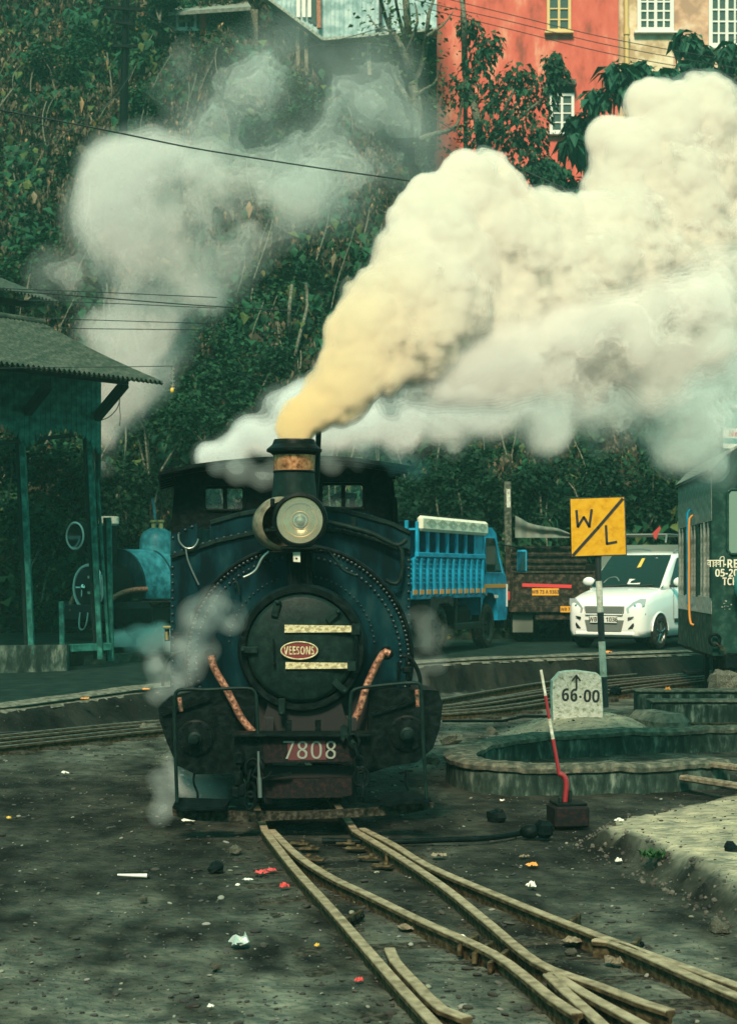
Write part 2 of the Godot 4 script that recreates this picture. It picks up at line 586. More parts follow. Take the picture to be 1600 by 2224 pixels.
	flat("paper_white", lin(0.7, 0.68, 0.6), 0.8)
	flat("paper_red", lin(0.6, 0.05, 0.05), 0.7)
	flat("paper_orange", lin(0.75, 0.28, 0.05), 0.7)
	flat("foil", lin(0.6, 0.62, 0.56), 0.35, 0.5)
	flat("net", lin(0.12, 0.14, 0.11), 0.9)
	flat("lens_bright", lin(0.45, 0.5, 0.5), 0.08, 0.3)
	var cp := flat("cab_pane", Color(0.95, 1.0, 0.97, 0.03), 0.05)
	cp.transparency = BaseMaterial3D.TRANSPARENCY_ALPHA
	cp.metallic_specular = 0.18
	var lens := flat("lens_glass", Color(0.95, 1.0, 0.97, 0.08), 0.04)
	lens.transparency = BaseMaterial3D.TRANSPARENCY_ALPHA
	for q in ["leaf", "dry"]:
		var m := flat(q, Color.WHITE, 0.6 if q == "leaf" else 0.9)
		m.vertex_color_use_as_albedo = true
		m.metallic_specular = 0.25
		m.backlight_enabled = true
		m.backlight = Color(0.5, 0.6, 0.3) if q == "leaf" else Color(0.25, 0.2, 0.15)
	var st := flat("stone_bits", Color.WHITE, 0.95)
	st.vertex_color_use_as_albedo = true

# ---------------------------------------------------------------- land
const EDGE := [Vector2(-40, -30), Vector2(-9, 11.0), Vector2(-4.16, 19.96), Vector2(-2.84, 23.2), Vector2(1.08, 27.6), Vector2(5.46, 30.8), Vector2(14, 35), Vector2(40, 46)]
const FAR := [Vector2(-40, -5), Vector2(-14, 22), Vector2(-5.8, 28.6), Vector2(-3.5, 32), Vector2(1.5, 36.8), Vector2(8, 39), Vector2(16, 42), Vector2(40, 52)]
const BANK := [Vector2(2, 2.6), Vector2(5, 2.25), Vector2(7.5, 2.02), Vector2(8.96, 1.88), Vector2(9.72, 1.79), Vector2(10.6, 1.72), Vector2(11.26, 1.58), Vector2(11.7, 1.40), Vector2(12.0, 1.52), Vector2(12.6, 1.85), Vector2(13.5, 2.4), Vector2(14.5, 3.1), Vector2(16, 4.6), Vector2(18, 9)]
var gn := FastNoiseLite.new()

func along(line: Array, x: float) -> float:
	for i in line.size() - 1:
		if x <= line[i + 1].x or i == line.size() - 2:
			return lerpf(line[i].y, line[i + 1].y, (x - line[i].x) / (line[i + 1].x - line[i].x))
	return 0.0

func beyond_edge(x: float, z: float) -> float:            # distance past the road's near edge, negative on the yard side
	var q := Vector2(x, z)
	var best := 1e9
	for i in EDGE.size() - 1:
		best = minf(best, q.distance_to(Geometry2D.get_closest_point_to_segment(q, EDGE[i], EDGE[i + 1])))
	return best if z > along(EDGE, x) else -best

func road_h(x: float) -> float:
	return lerpf(0.2, 0.37, smoothstep(-4.5, 2.5, x))

func mound(x: float, z: float) -> float:
	var d := Vector2((x - 2.55) / 1.1, (z - 20.3) / 1.5).length()
	return 0.2 * (1.0 - smoothstep(0.2, 1.0, d))

func ground_h(x: float, z: float) -> float:
	var h := -0.088 + 0.022 * gn.get_noise_2d(x * 1.1, z * 0.8) + 0.012 * gn.get_noise_2d(x * 5.0 + 40.0, z * 4.0)
	var w := 0.06 * gn.get_noise_2d(x * 6.0, z * 6.0 + 90.0) + 0.05 * gn.get_noise_2d(x * 17.0, z * 17.0)
	if z > 2.0 and z < 18.0:
		var b := x - along(BANK, z) + w
		h += smoothstep(-0.02, 0.16, b) * lerpf(0.15, 0.07, smoothstep(10.5, 14.0, z)) + smoothstep(0.1, 1.5, b) * 0.03
	h += mound(x, z)
	var d := beyond_edge(x, z) + 2.0 * w
	h = lerpf(h, road_h(x) - 0.035, smoothstep(-0.5, -0.03, d))
	return h

func grid(nu: int, nv: int, f: Callable, tintf: Callable) -> ArrayMesh:
	var p := PackedVector3Array()
	var c := PackedColorArray()
	var ix := PackedInt32Array()
	for j in nv + 1:
		for i in nu + 1:
			var q: Vector3 = f.call(float(i) / nu, float(j) / nv)
			p.append(q)
			c.append(tintf.call(q))
	var w := nu + 1
	var nr := PackedVector3Array()
	for j in nv + 1:
		for i in nu + 1:
			var k := (p[j * w + mini(i + 1, nu)] - p[j * w + maxi(i - 1, 0)]).cross(p[mini(j + 1, nv) * w + i] - p[maxi(j - 1, 0) * w + i]).normalized()
			nr.append(k if k.y >= 0.0 else -k)
	for j in nv:
		for i in nu:
			var q := j * w + i
			var up := (p[q + 1] - p[q]).cross(p[q + w] - p[q]).y > 0.0
			ix.append_array([q, q + w, q + 1, q + 1, q + w, q + w + 1] if up else [q, q + 1, q + w, q + 1, q + w + 1, q + w])
	var a := []
	a.resize(Mesh.ARRAY_MAX)
	a[Mesh.ARRAY_VERTEX] = p
	a[Mesh.ARRAY_NORMAL] = nr
	a[Mesh.ARRAY_COLOR] = c
	a[Mesh.ARRAY_INDEX] = ix
	var m := ArrayMesh.new()
	m.add_surface_from_arrays(Mesh.PRIMITIVE_TRIANGLES, a)
	return m

func soil_tint(q: Vector3) -> Color:
	var x := q.x
	var z := -q.z
	var pale := 0.0
	var patchy := gn.get_noise_2d(x * 2.2, z * 1.3 + 7.0) + 0.6 * gn.get_noise_2d(x * 7.0, z * 4.0)
	if z > 2.0 and z < 18.0:
		pale = smoothstep(0.06, 0.22, x - along(BANK, z) + 0.08 * patchy)
	pale = maxf(pale, 0.75 * (1.0 - smoothstep(0.3, 1.1, Vector2((x - 2.55) / 1.1, (z - 20.3) / 1.5).length())))
	var dark := 0.15 + 0.22 * patchy
	# oily cinders where engines stand, dustier trodden ground towards the camera
	dark *= lerpf(1.0, 0.36, smoothstep(7.6, 10.8, z) * (1.0 - smoothstep(15.0, 19.0, z)))
	dark = maxf(0.014, dark)
	var d := beyond_edge(x, z)
	if d > -0.6:
		dark *= 0.16
	var t := lerpf(dark, 0.70 + 0.14 * patchy, pale)
	return Color(t * lerpf(0.90, 0.96, pale), t * lerpf(0.98, 0.85, pale), t * lerpf(1.0, 0.77, pale))

func terrain() -> void:
	gn.seed = 4
	gn.frequency = 0.6
	gn.fractal_octaves = 4
	var soil := surf("soil", [[0.22, lin(0.24, 0.27, 0.22)], [0.42, lin(0.44, 0.445, 0.345)], [0.6, lin(0.58, 0.565, 0.42)], [0.8, lin(0.74, 0.70, 0.52)]], 1.7, 0.95, 0.0, 2.6, 0.011, false, 3, 0.72)
	soil.vertex_color_use_as_albedo = true
	var g := grid(300, 330, func(u: float, v: float) -> Vector3:
		var s := u * 2.0 - 1.0
		var x := signf(s) * (5.5 * absf(s) + 60.0 * pow(absf(s), 5.0))
		var z := lerpf(-30.0, 5.0, v / 0.03) if v < 0.03 else 5.0 + 60.0 * pow((v - 0.03) / 0.97, 1.7)
		return Vector3(x, ground_h(x, z), -z), soil_tint)
	put(self, "ground", g, soil).set_meta("kind", "structure")
	# the road, with a strip of trodden dust along its near edge
	var road := Sh.new().sheet(120, 14, func(u: float, v: float) -> Vector3:
		var x := lerpf(-30.0, 30.0, u)
		var a := along(EDGE, x) + 0.02
		var b := along(FAR, x)
		return Vector3(x, road_h(x) + 0.03 * sin(v * PI), -lerpf(a, b, v)))
	structure("road", road, M["asphalt"])
	var strip := Sh.new().sheet(160, 3, func(u: float, v: float) -> Vector3:
		var x := lerpf(-9.0, 12.0, u)
		var t := Vector2(0.75, -0.6) if x < 0.0 else Vector2(0.55, -0.83)
		var w := 0.52 + 0.2 * gn.get_noise_2d(x * 2.0, 5.0)
		var q := Vector2(x, along(EDGE, x)) - t * lerpf(-0.06, w, v) * Vector2(1, 1)
		return Vector3(q.x, road_h(x) + 0.012 + (-0.07 if v == 0.0 else 0.0) + 0.006 * v, -q.y))
	structure("road_verge", strip, M["dust"])
	# loose cinders and small stones over the yard
	var bit := Sh.new().ball(Vector3.ZERO, Vector3(0.5, 0.24, 0.4), 7, 4)
	var xf := []
	var co := []
	for i in 15000:
		var z := 5.8 + 17.0 * pow(rng.randf(), 1.5)
		var x := rng.randf_range(-0.24, 0.24) * z
		if beyond_edge(x, z) > -0.2:
			continue
		var r := rng.randf()
		var s := 0.005 + 0.026 * pow(r, 6.0) + z * 0.0004
		var lane := x - lerpf(0.1, -0.5, smoothstep(6.5, 12.0, z))
		if absf(lane) < 0.9 and rng.randf() < 0.3:
			s *= 1.6
		elif rng.randf() < 0.004:
			s *= 2.6
		if z < 17.0 and x > along(BANK, z):
			if rng.randf() < 0.6:
				continue
			s *= 0.8
		var q := Vector3(x, ground_h(x, z) + s * 0.15, -z)
		xf.append(Transform3D(Basis.from_euler(Vector3(rng.randf() * 0.6, rng.randf() * TAU, rng.randf() * 0.6)).scaled(Vector3(s, s, s) * Vector3(rng.randf_range(0.7, 1.6), rng.randf_range(0.6, 1.1), rng.randf_range(0.7, 1.4))), q))
		var t := 0.012 + 0.055 * rng.randf() * rng.randf() + (0.16 if rng.randf() < 0.08 else 0.0)
		co.append(Color(t, t * rng.randf_range(0.94, 1.06), t * rng.randf_range(0.72, 0.9)))
	bank_bits()
	tag(scatter(self, "loose_cinders", bit.mesh(), M["stone_bits"], xf, co), "loose cinders and small stones strewn over the yard ground", "gravel")

const FOOT := [Vector2(-40, 34), Vector2(-8, 38.5), Vector2(-3.0, 38.2), Vector2(1.5, 37.6), Vector2(8, 39.6), Vector2(16, 42.5), Vector2(40, 52)]

func bank_bits() -> void:                                # clods broken from the edge of the earth bank, and a tuft of weed
	var s := Sh.new()
	for f in Sh.new().box(Vector3.ZERO, Vector3(1.0, 0.7, 0.8), 0.3).p:
		s.p.append(f * (1.0 + 0.25 * sin(f.x * 9.0 + f.y * 5.0 + f.z * 7.0)))
	var t := Sh.new()
	for i in range(0, s.p.size(), 3):
		t.face([s.p[i], s.p[i + 1], s.p[i + 2]], s.p[i] + s.p[i + 1] + s.p[i + 2])
	var xf := []
	var co := []
	for i in 800:
		var z := rng.randf_range(6.5, 13.2)
		var u := rng.randfn(0.02, 0.09)
		var x := along(BANK, z) + u
		var r := 0.008 + 0.03 * pow(rng.randf(), 3.0)
		xf.append(Transform3D(Basis.from_euler(Vector3(rng.randf() * 3.0, rng.randf() * 3.0, rng.randf() * 3.0)).scaled(Vector3(r, r, r)), Vector3(x, ground_h(x, z) + r * 0.2, -z)))
		var m := rng.randf_range(0.03, 0.11)
		co.append(Color(m, m * 0.92, m * 0.72))
	tag(scatter(self, "earth_clods", t.mesh(), M["stone_bits"], xf, co), "crumbled clods along the edge of the earth bank", "clods")
	var foot := onto(1418, 1862, 0.0)
	var gx := []
	var gc := []
	for i in 90:
		var b := Basis.from_euler(Vector3(rng.randf_range(-1.3, -0.4), rng.randf() * TAU, 0.0))
		var l := rng.randf_range(0.03, 0.08)
		gx.append(Transform3D(b.scaled_local(Vector3(l * 0.5, l, l)), Vector3(rng.randfn(0.0, 0.04), 0.0, rng.randfn(0.0, 0.05))))
		var m := rng.randf_range(0.5, 1.2)
		gc.append(Color(0.03 * m, 0.09 * m, 0.03 * m))
	var tf := thing("weed_tuft", "small green weed tuft growing from the face of the earth bank", "plant", foot)
	scatter(tf, "leaves", leaf_mesh(0.3, 0.1), M["leaf"], gx, gc)

func hill_s(x: float) -> float:
	return lerpf(0.90, 0.47, smoothstep(-4.5, 4.5, x))

func hill_h(x: float, z: float) -> float:
	var t := z - along(FOOT, x)
	if t < 0.0:
		return road_h(x) - 0.05
	var h := t * hill_s(x) + 2.0 * (1.0 - exp(-t * 0.7))
	return road_h(x) + h + (0.9 * gn.get_noise_2d(x * 0.3, z * 0.35 + 30.0) + 0.75 * gn.get_noise_2d(x * 1.0, z * 1.0) + 0.3 * gn.get_noise_2d(x * 2.6, z * 2.6)) * minf(1.0, t * 0.4)

func leaf_mesh(w: float, bend: float) -> ArrayMesh:           # a pointed leaf of length one, folded along its rib and drooping
	var s := Sh.new()
	var rib := [Vector3(0, 0, 0), Vector3(0, 0.02, 0.4), Vector3(0, -bend, 1.0)]
	for sd in [-1.0, 1.0]:
		var e := Vector3(sd * w, 0.08, 0.42)
		s.face([rib[0], rib[1], e], Vector3(-sd * 0.2, 1, 0))
		s.face([rib[1], rib[2], e], Vector3(-sd * 0.2, 1, 0))
	return s.mesh()

func hillside() -> void:
	var g := grid(120, 110, func(u: float, v: float) -> Vector3:
		var x := lerpf(-34.0, 34.0, u)
		var z := along(FOOT, x) - 0.4 + 42.0 * v
		return Vector3(x, hill_h(x, z) - 0.04, -z), func(_q: Vector3) -> Color: return Color.WHITE)
	put(self, "hill", g, M["hill_soil"]).set_meta("kind", "structure")
	var zone := FastNoiseLite.new()
	zone.seed = 12
	zone.frequency = 0.16
	zone.fractal_octaves = 3
	var lx := []
	var lc := []
	var vx := []
	var vc := []
	for i in 330000:
		var x := 0.0
		var z := 0.0
		z = rng.randf_range(33.0, 66.0)
		x = rng.randf_range(-0.235, 0.235) * z
		var t := z - along(FOOT, x)
		if t < 0.0:
			continue
		var y := hill_h(x, z)
		var py := 1250.0 - (y - H) * F / z
		if py < -120.0:
			continue
		var k := zone.get_noise_2d(x * 1.3, y * 1.0) + 0.6 * zone.get_noise_2d(x * 5.0, y * 3.0)
		var brown := smoothstep(-0.12, 0.12, k - 0.13 + 0.2 * smoothstep(5.0, 8.0, y) + (0.22 if x < -4.5 and y > 7.0 else 0.0) - (0.3 if x > 4.0 else 0.0) - 0.35 * (1.0 - smoothstep(1.5, 4.0, y)))
		if rng.randf() < brown * 0.72:
			if vx.size() > 110000:
				continue
			# dry creeper stems and withered leaves that hang down the slope
			var s := rng.randf_range(0.08, 0.26) * (1.0 if rng.randf() < 0.93 else 2.2)
			var b := Basis.from_euler(Vector3(rng.randf_range(0.7, 1.9), rng.randf_range(-1.5, 1.5) + (PI if rng.randf() < 0.2 else 0.0), rng.randf_range(-0.5, 0.5)))
			vx.append(Transform3D(b.scaled_local(Vector3(s * rng.randf_range(0.25, 1.3), s, s)), Vector3(x, y + rng.randf_range(0.05, 0.6), -z + rng.randf_range(0.0, 0.5))))
			var q := rng.randf()
			var m := rng.randf_range(0.35, 1.25)
			var base := Color(0.05, 0.046, 0.03).lerp(Color(0.19, 0.155, 0.10), q * q) if q < 0.93 else Color(0.3, 0.19, 0.10)
			vc.append(Color(base.r * m, base.g * m, base.b * m))
		else:
			if lx.size() > 190000:
				continue
			var s := rng.randf_range(0.08, 0.22)
			var b := Basis.from_euler(Vector3(rng.randf_range(-0.4, 1.3), rng.randf() * TAU, rng.randf_range(-0.6, 0.6)))
			lx.append(Transform3D(b.scaled_local(Vector3(s * 1.1, s, s)), Vector3(x, y + rng.randf_range(0.02, 0.55) + 0.5 * maxf(0.0, zone.get_noise_2d(x * 5.0, y * 5.0)), -z + rng.randf_range(0.0, 0.4))))
			var m := rng.randf_range(0.35, 1.2) * (0.75 + 0.9 * maxf(0.0, zone.get_noise_2d(x * 2.5 + 90.0, y * 2.5)))
			var base := Color(0.008, 0.048, 0.024).lerp(Color(0.034, 0.105, 0.036), pow(rng.randf(), 1.6))
			if rng.randf() < 0.04:
				base = Color(0.16, 0.13, 0.03)
			lc.append(Color(base.r * m, base.g * m, base.b * m))
	tag(scatter(self, "hillside_undergrowth", leaf_mesh(0.34, 0.2), M["leaf"], lx, lc), "dense green creepers and leaves covering the steep hillside", "undergrowth")
	# broad leaves in loose masses
	var bx := []
	var bc := []
	for i in 26000:
		var z := rng.randf_range(37.0, 62.0)
		var x := rng.randf_range(-0.235, 0.235) * z
		if z - along(FOOT, x) < 0.2:
			continue
		var y := hill_h(x, z)
		if 1250.0 - (y - H) * F / z < -120.0 or zone.get_noise_2d(x * 3.0 + 50.0, y * 3.0) < 0.06:
			continue
		var sz := rng.randf_range(0.2, 0.42)
		bx.append(Transform3D(Basis.from_euler(Vector3(rng.randf_range(0.1, 1.3), rng.randf_range(-1.3, 1.3), rng.randf_range(-0.5, 0.5))).scaled_local(Vector3(sz, sz, sz)), Vector3(x, y + rng.randf_range(0.2, 0.9), -z + rng.randf_range(0.1, 0.7))))
		var m := rng.randf_range(0.4, 1.3)
		bc.append(Color(0.014 * m, 0.065 * m, 0.030 * m) if rng.randf() < 0.85 else Color(0.07 * m, 0.10 * m, 0.03 * m))
	tag(scatter(self, "broad_leaf_growth", leaf_mesh(0.36, 0.25), M["leaf"], bx, bc), "loose masses of broad leaves standing out from the hillside", "undergrowth")
	# bare stems and creepers that hang over the slope
	var hang := Sh.new()
	for i in 150:
		var z := rng.randf_range(40.0, 56.0)
		var x := rng.randf_range(-0.22, 0.12) * z
		var y := hill_h(x, z)
		var l := rng.randf_range(0.8, 2.6)
		var path := []
		for k in 6:
			var u := k / 5.0
			path.append(Vector3(x + 0.35 * sin(u * 2.0 + i) * l * 0.4, y + 0.7 - u * l, -z + 0.5 + u * l * 0.9 + 0.25 * sin(u * PI)))
		hang.tube(path, rng.randf_range(0.01, 0.028), 4, false)
	tag(part(self, "hanging_stems", hang, M["bark"]), "thin bare stems and creepers hanging over the hillside", "stems", "", "stuff")
	tag(scatter(self, "dry_creepers", leaf_mesh(0.22, 0.15), M["dry"], vx, vc), "dry brown creepers and withered leaves hanging down the hillside", "dry creepers")

# a shrub or small tree: stems and a crown of separate leaves round a few centres
func leafy(called: String, label: String, category: String, foot: Vector3, stems: Array, clumps: Array, count: int, leaf: Mesh, size: Vector2, tone: Color, tone2: Color, droop: float, group := "") -> Node3D:
	var o := thing(called, label, category, foot, 0.0, group)
	if stems.size():
		var s := Sh.new()
		for q in stems:
			s.tube(q[0], q[1], 6)
		part(o, "trunk", s, M["bark"], foot)
	var xf := []
	var co := []
	for i in count:
		var c: Array = clumps[rng.randi() % clumps.size()]
		var d := Vector3(rng.randfn(), rng.randfn(), rng.randfn())
		d = d.normalized() * pow(rng.randf(), 0.45)
		var q: Vector3 = c[0] + d * c[1]
		var out := Vector3(d.x, 0.0, d.z + 0.15).normalized()
		var yaw := atan2(out.x, out.z) + rng.randf_range(-1.0, 1.0)
		var b := Basis.from_euler(Vector3(rng.randf_range(-0.5, 0.7) + droop, yaw, rng.randf_range(-0.5, 0.5)))
		var s := rng.randf_range(size.x, size.y)
		xf.append(Transform3D(b.scaled_local(Vector3(s, s, s)), q - foot))
		var m := rng.randf_range(0.5, 1.25)
		var t := tone.lerp(tone2, rng.randf())
		co.append(Color(t.r * m, t.g * m, t.b * m))
	scatter(o, "crown", leaf, M["leaf"], xf, co)
	return o

# ---------------------------------------------------------------- track
func smooth_path(pts: Array, step := 0.25) -> Array:
	var c := Curve3D.new()
	c.bake_interval = step
	for i in pts.size():
		var a: Vector3 = pts[maxi(i - 1, 0)]
		var b: Vector3 = pts[mini(i + 1, pts.size() - 1)]
		var t := (b - a) / 6.0
		var t_in := t
		var t_out := t
		if i > 0 and i < pts.size() - 1:
			var l0: float = pts[i].distance_to(a)
			var l1: float = pts[i].distance_to(b)
			t_in = (b - a).normalized() * l0 / 3.0
			t_out = (b - a).normalized() * l1 / 3.0
		c.add_point(pts[i], -t_in, t_out)
	return Array(c.get_baked_points())

const RAIL := [Vector2(-0.024, -0.004), Vector2(0.024, -0.004), Vector2(0.026, -0.024), Vector2(0.008, -0.034), Vector2(0.007, -0.105), Vector2(0.042, -0.125), Vector2(0.042, -0.132), Vector2(-0.042, -0.132), Vector2(-0.042, -0.125), Vector2(-0.007, -0.105), Vector2(-0.008, -0.034), Vector2(-0.026, -0.024)]
const HEAD := [Vector2(-0.0255, -0.009), Vector2(-0.0255, -0.004), Vector2(-0.022, 0.0), Vector2(0.022, 0.0), Vector2(0.0255, -0.004), Vector2(0.0255, -0.009)]

func rail(p: Node, called: String, path: Array, off := Vector3.ZERO, scale := 1.0, top := "rail_top") -> MeshInstance3D:
	var a := []
	var b := []
	for q in RAIL:
		a.append(q * scale)
	for q in HEAD:
		b.append(q * scale)
	var o := part(p, called, Sh.new().sweep(path, a), M["rail_side"], off)
	part(o, "running_surface", Sh.new().sweep(path, b), M[top], off)
	return o

func pxs(pts: Array, h := 0.0) -> Array:
	var o := []
	for q in pts:
		o.append(onto(q[0], q[1], h))
	return o

func turnout() -> void:
	var t := thing("railway_turnout", "narrow gauge turnout of worn rails running from under the black engine towards the viewer", "railway track", Vector3(0.1, -0.09, -9.0))
	var off := t.position
	var behind := Vector3(-0.11, 0, -1.0)
	var A := smooth_path(pxs([[576, 1803], [640, 1884], [720, 1971], [800, 2062], [880, 2152], [950, 2226], [1120, 2400]]))
	var B := smooth_path(pxs([[590, 1801], [648, 1857], [720, 1903], [800, 1941], [920, 1999], [1068, 2066], [1140, 2117], [1200, 2166], [1252, 2199]]))
	var C := smooth_path(pxs([[772, 1803], [865, 1858], [960, 1921], [1060, 2001], [1145, 2072], [1195, 2101], [1300, 2137], [1390, 2172], [1455, 2193]]))
	var D := smooth_path(pxs([[786, 1798], [850, 1830], [930, 1878], [1100, 1950], [1250, 2010], [1400, 2066], [1600, 2137], [1900, 2245]]))
	rail(t, "stock_rail", [A[0] + behind * 7.0, A[0] + behind * 3.0] + A, off)
	rail(t, "stock_rail", [C[0] + behind * 7.0, C[0] + behind * 3.0] + C, off)
	rail(t, "switch_rail", B, off)
	rail(t, "switch_rail", D, off)
	rail(t, "frog_rail", smooth_path(pxs([[1190, 2114], [1230, 2152], [1312, 2226], [1480, 2400]])), off)
	rail(t, "frog_rail", smooth_path(pxs([[1199, 2111], [1290, 2166], [1402, 2226], [1700, 2400]])), off)
	rail(t, "check_rail", smooth_path(pxs([[1288, 2039], [1325, 2043], [1400, 2073], [1500, 2117], [1600, 2160], [1720, 2215]])), off)
	rail(t, "check_rail", smooth_path(pxs([[846, 2058], [858, 2085], [905, 2135], [960, 2188], [1014, 2208]])), off)
	# sleepers, mostly buried in cinders
	for i in 14:
		var k := 11.6 - i * 0.44
		var a: Vector3 = A[0]
		for q in A:
			if -q.z > k:
				a = q
		var d := Vector3(0.2, 0, 1).normalized()
		var right := Vector3(d.z, 0, -d.x)
		var wide := 1.25 + 0.5 * smoothstep(10.5, 7.5, k)
		var c: Vector3 = Vector3(a.x, -0.131, -k) + right * (wide * 0.5 - 0.28)
		part(t, "sleeper", Sh.new().box(c, Vector3(wide, 0.09, 0.17), 0.012, Basis(right, Vector3.UP, -d) * Basis(Vector3.UP, rng.randf_range(-0.04, 0.04))), M["sleeper_wood"], off)
	# fishplates, chairs and bolts
	for q in [[868, 1857, 0.035], [1030, 2052, 0.03], [1062, 2068, 0.03], [1096, 2088, 0.03], [1255, 2006, 0.03], [748, 1997, -0.035], [1360, 2060, -0.03]]:
		var at := onto(q[0], q[1], -0.05) + Vector3(-q[2], 0, 0.0)
		var s := Sh.new().box(at, Vector3(0.022, 0.055, 0.3), 0.004, Basis(Vector3.UP, -0.35))
		var o := part(t, "fishplate", s, M["rail_side"], off)
		for k in 4:
			part(o, "bolt", Sh.new().ball(at + Basis(Vector3.UP, -0.35) * Vector3(-signf(q[2]) * 0.02, 0.0, -0.105 + k * 0.07), Vector3(0.014, 0.016, 0.016), 6, 4), M["loco_black"], off)
	for q in [[650, 1832], [672, 1843], [664, 1862], [682, 1867], [752, 1831], [772, 1842], [800, 1862], [690, 1890], [830, 1880]]:
		var at := onto(q[0], q[1], -0.06)
		var s := Sh.new().box(at, Vector3(0.13, 0.014, 0.075), 0.004, Basis(Vector3.UP, -0.2))
		s.box(at + Vector3(0.02, 0.014, 0), Vector3(0.03, 0.02, 0.03), 0.004)
		part(t, "chair_plate", s, M["rail_side"], off)

func yard_tracks() -> void:
	var line := [Vector3(-9, 0, -11.5), Vector3(-6.2, 0, -15.4), Vector3(-3.9, 0, -18.7), Vector3(-2.47, 0, -20.6), Vector3(-0.6, 0, -21.9), Vector3(0.92, 0, -22.9), Vector3(2.73, 0.03, -25.7), Vector3(5.0, 0.08, -28.4), Vector3(8, 0.1, -31)]
	var c := smooth_path(line, 0.5)
	var t := thing("railway_track", "grey rails curving across the yard below the road bank behind the black engine", "railway track", Vector3(-3.0, -0.1, -19.5))
	var off := t.position
	for o in [-0.04, 0.10, 0.61, 0.75]:
		var p := []
		for i in c.size():
			var d: Vector3 = (c[mini(i + 1, c.size() - 1)] - c[maxi(i - 1, 0)]).normalized()
			p.append(c[i] + Vector3(d.z, 0, -d.x) * o * -1.0 + Vector3(0, 0.02 - (0.02 if o == 0.10 or o == 0.75 else 0.0), 0))
		rail(t, "rail" if o in [-0.04, 0.61] else "guard_rail", p, off, 1.0, "rail_grey")
	for i in range(2, c.size() - 2, 2):
		var d: Vector3 = (c[i + 1] - c[i - 1]).normalized()
		var r := Vector3(d.z, 0, -d.x)
		part(t, "sleeper", Sh.new().box(c[i] - r * 0.33 + Vector3(0, -0.11, 0), Vector3(1.3, 0.1, 0.18), 0.015, Basis(r, Vector3.UP, -d)), M["sleeper_wood"], off)
	var t2 := thing("railway_track", "second pair of rails close under the road bank behind the milestone", "railway track", Vector3(2.0, -0.1, -27.0))
	var c2 := smooth_path([onto(930, 1522, 0.0), onto(1080, 1496, 0.02), onto(1200, 1478, 0.05), onto(1340, 1466, 0.06), onto(1500, 1452, 0.08), onto(1640, 1444, 0.1)], 0.6)
	for o in [0.0, 0.61]:
		var p := []
		for i in c2.size():
			var d: Vector3 = (c2[mini(i + 1, c2.size() - 1)] - c2[maxi(i - 1, 0)]).normalized()
			p.append(c2[i] + Vector3(d.z, 0, -d.x) * o * -1.0)
		rail(t2, "rail", p, t2.position, 1.0, "rail_grey")
	# the loose bent cable on the far left and rod lying by the milestone
	var w := part(self, "loose_cable", Sh.new().tube(smooth_path([W(-30, 1590, 19.3), W(8, 1592, 19.3), W(30, 1590, 19.4), W(80, 1592, 19.6), W(180, 1597, 19.8)], 0.1), 0.012, 6), M["cable"])
	tag(w, "thin black cable lying beside the rails at the far left edge", "cable")
	var w2 := part(self, "signal_rod", Sh.new().tube([W(960, 1566, 20.6), W(1090, 1566, 20.4), W(1135, 1556, 20.4), W(1200, 1556, 20.3)], 0.017, 6), M["loco_black"])
	tag(w2, "bent black rod lying on the ground left of the milestone", "rod")

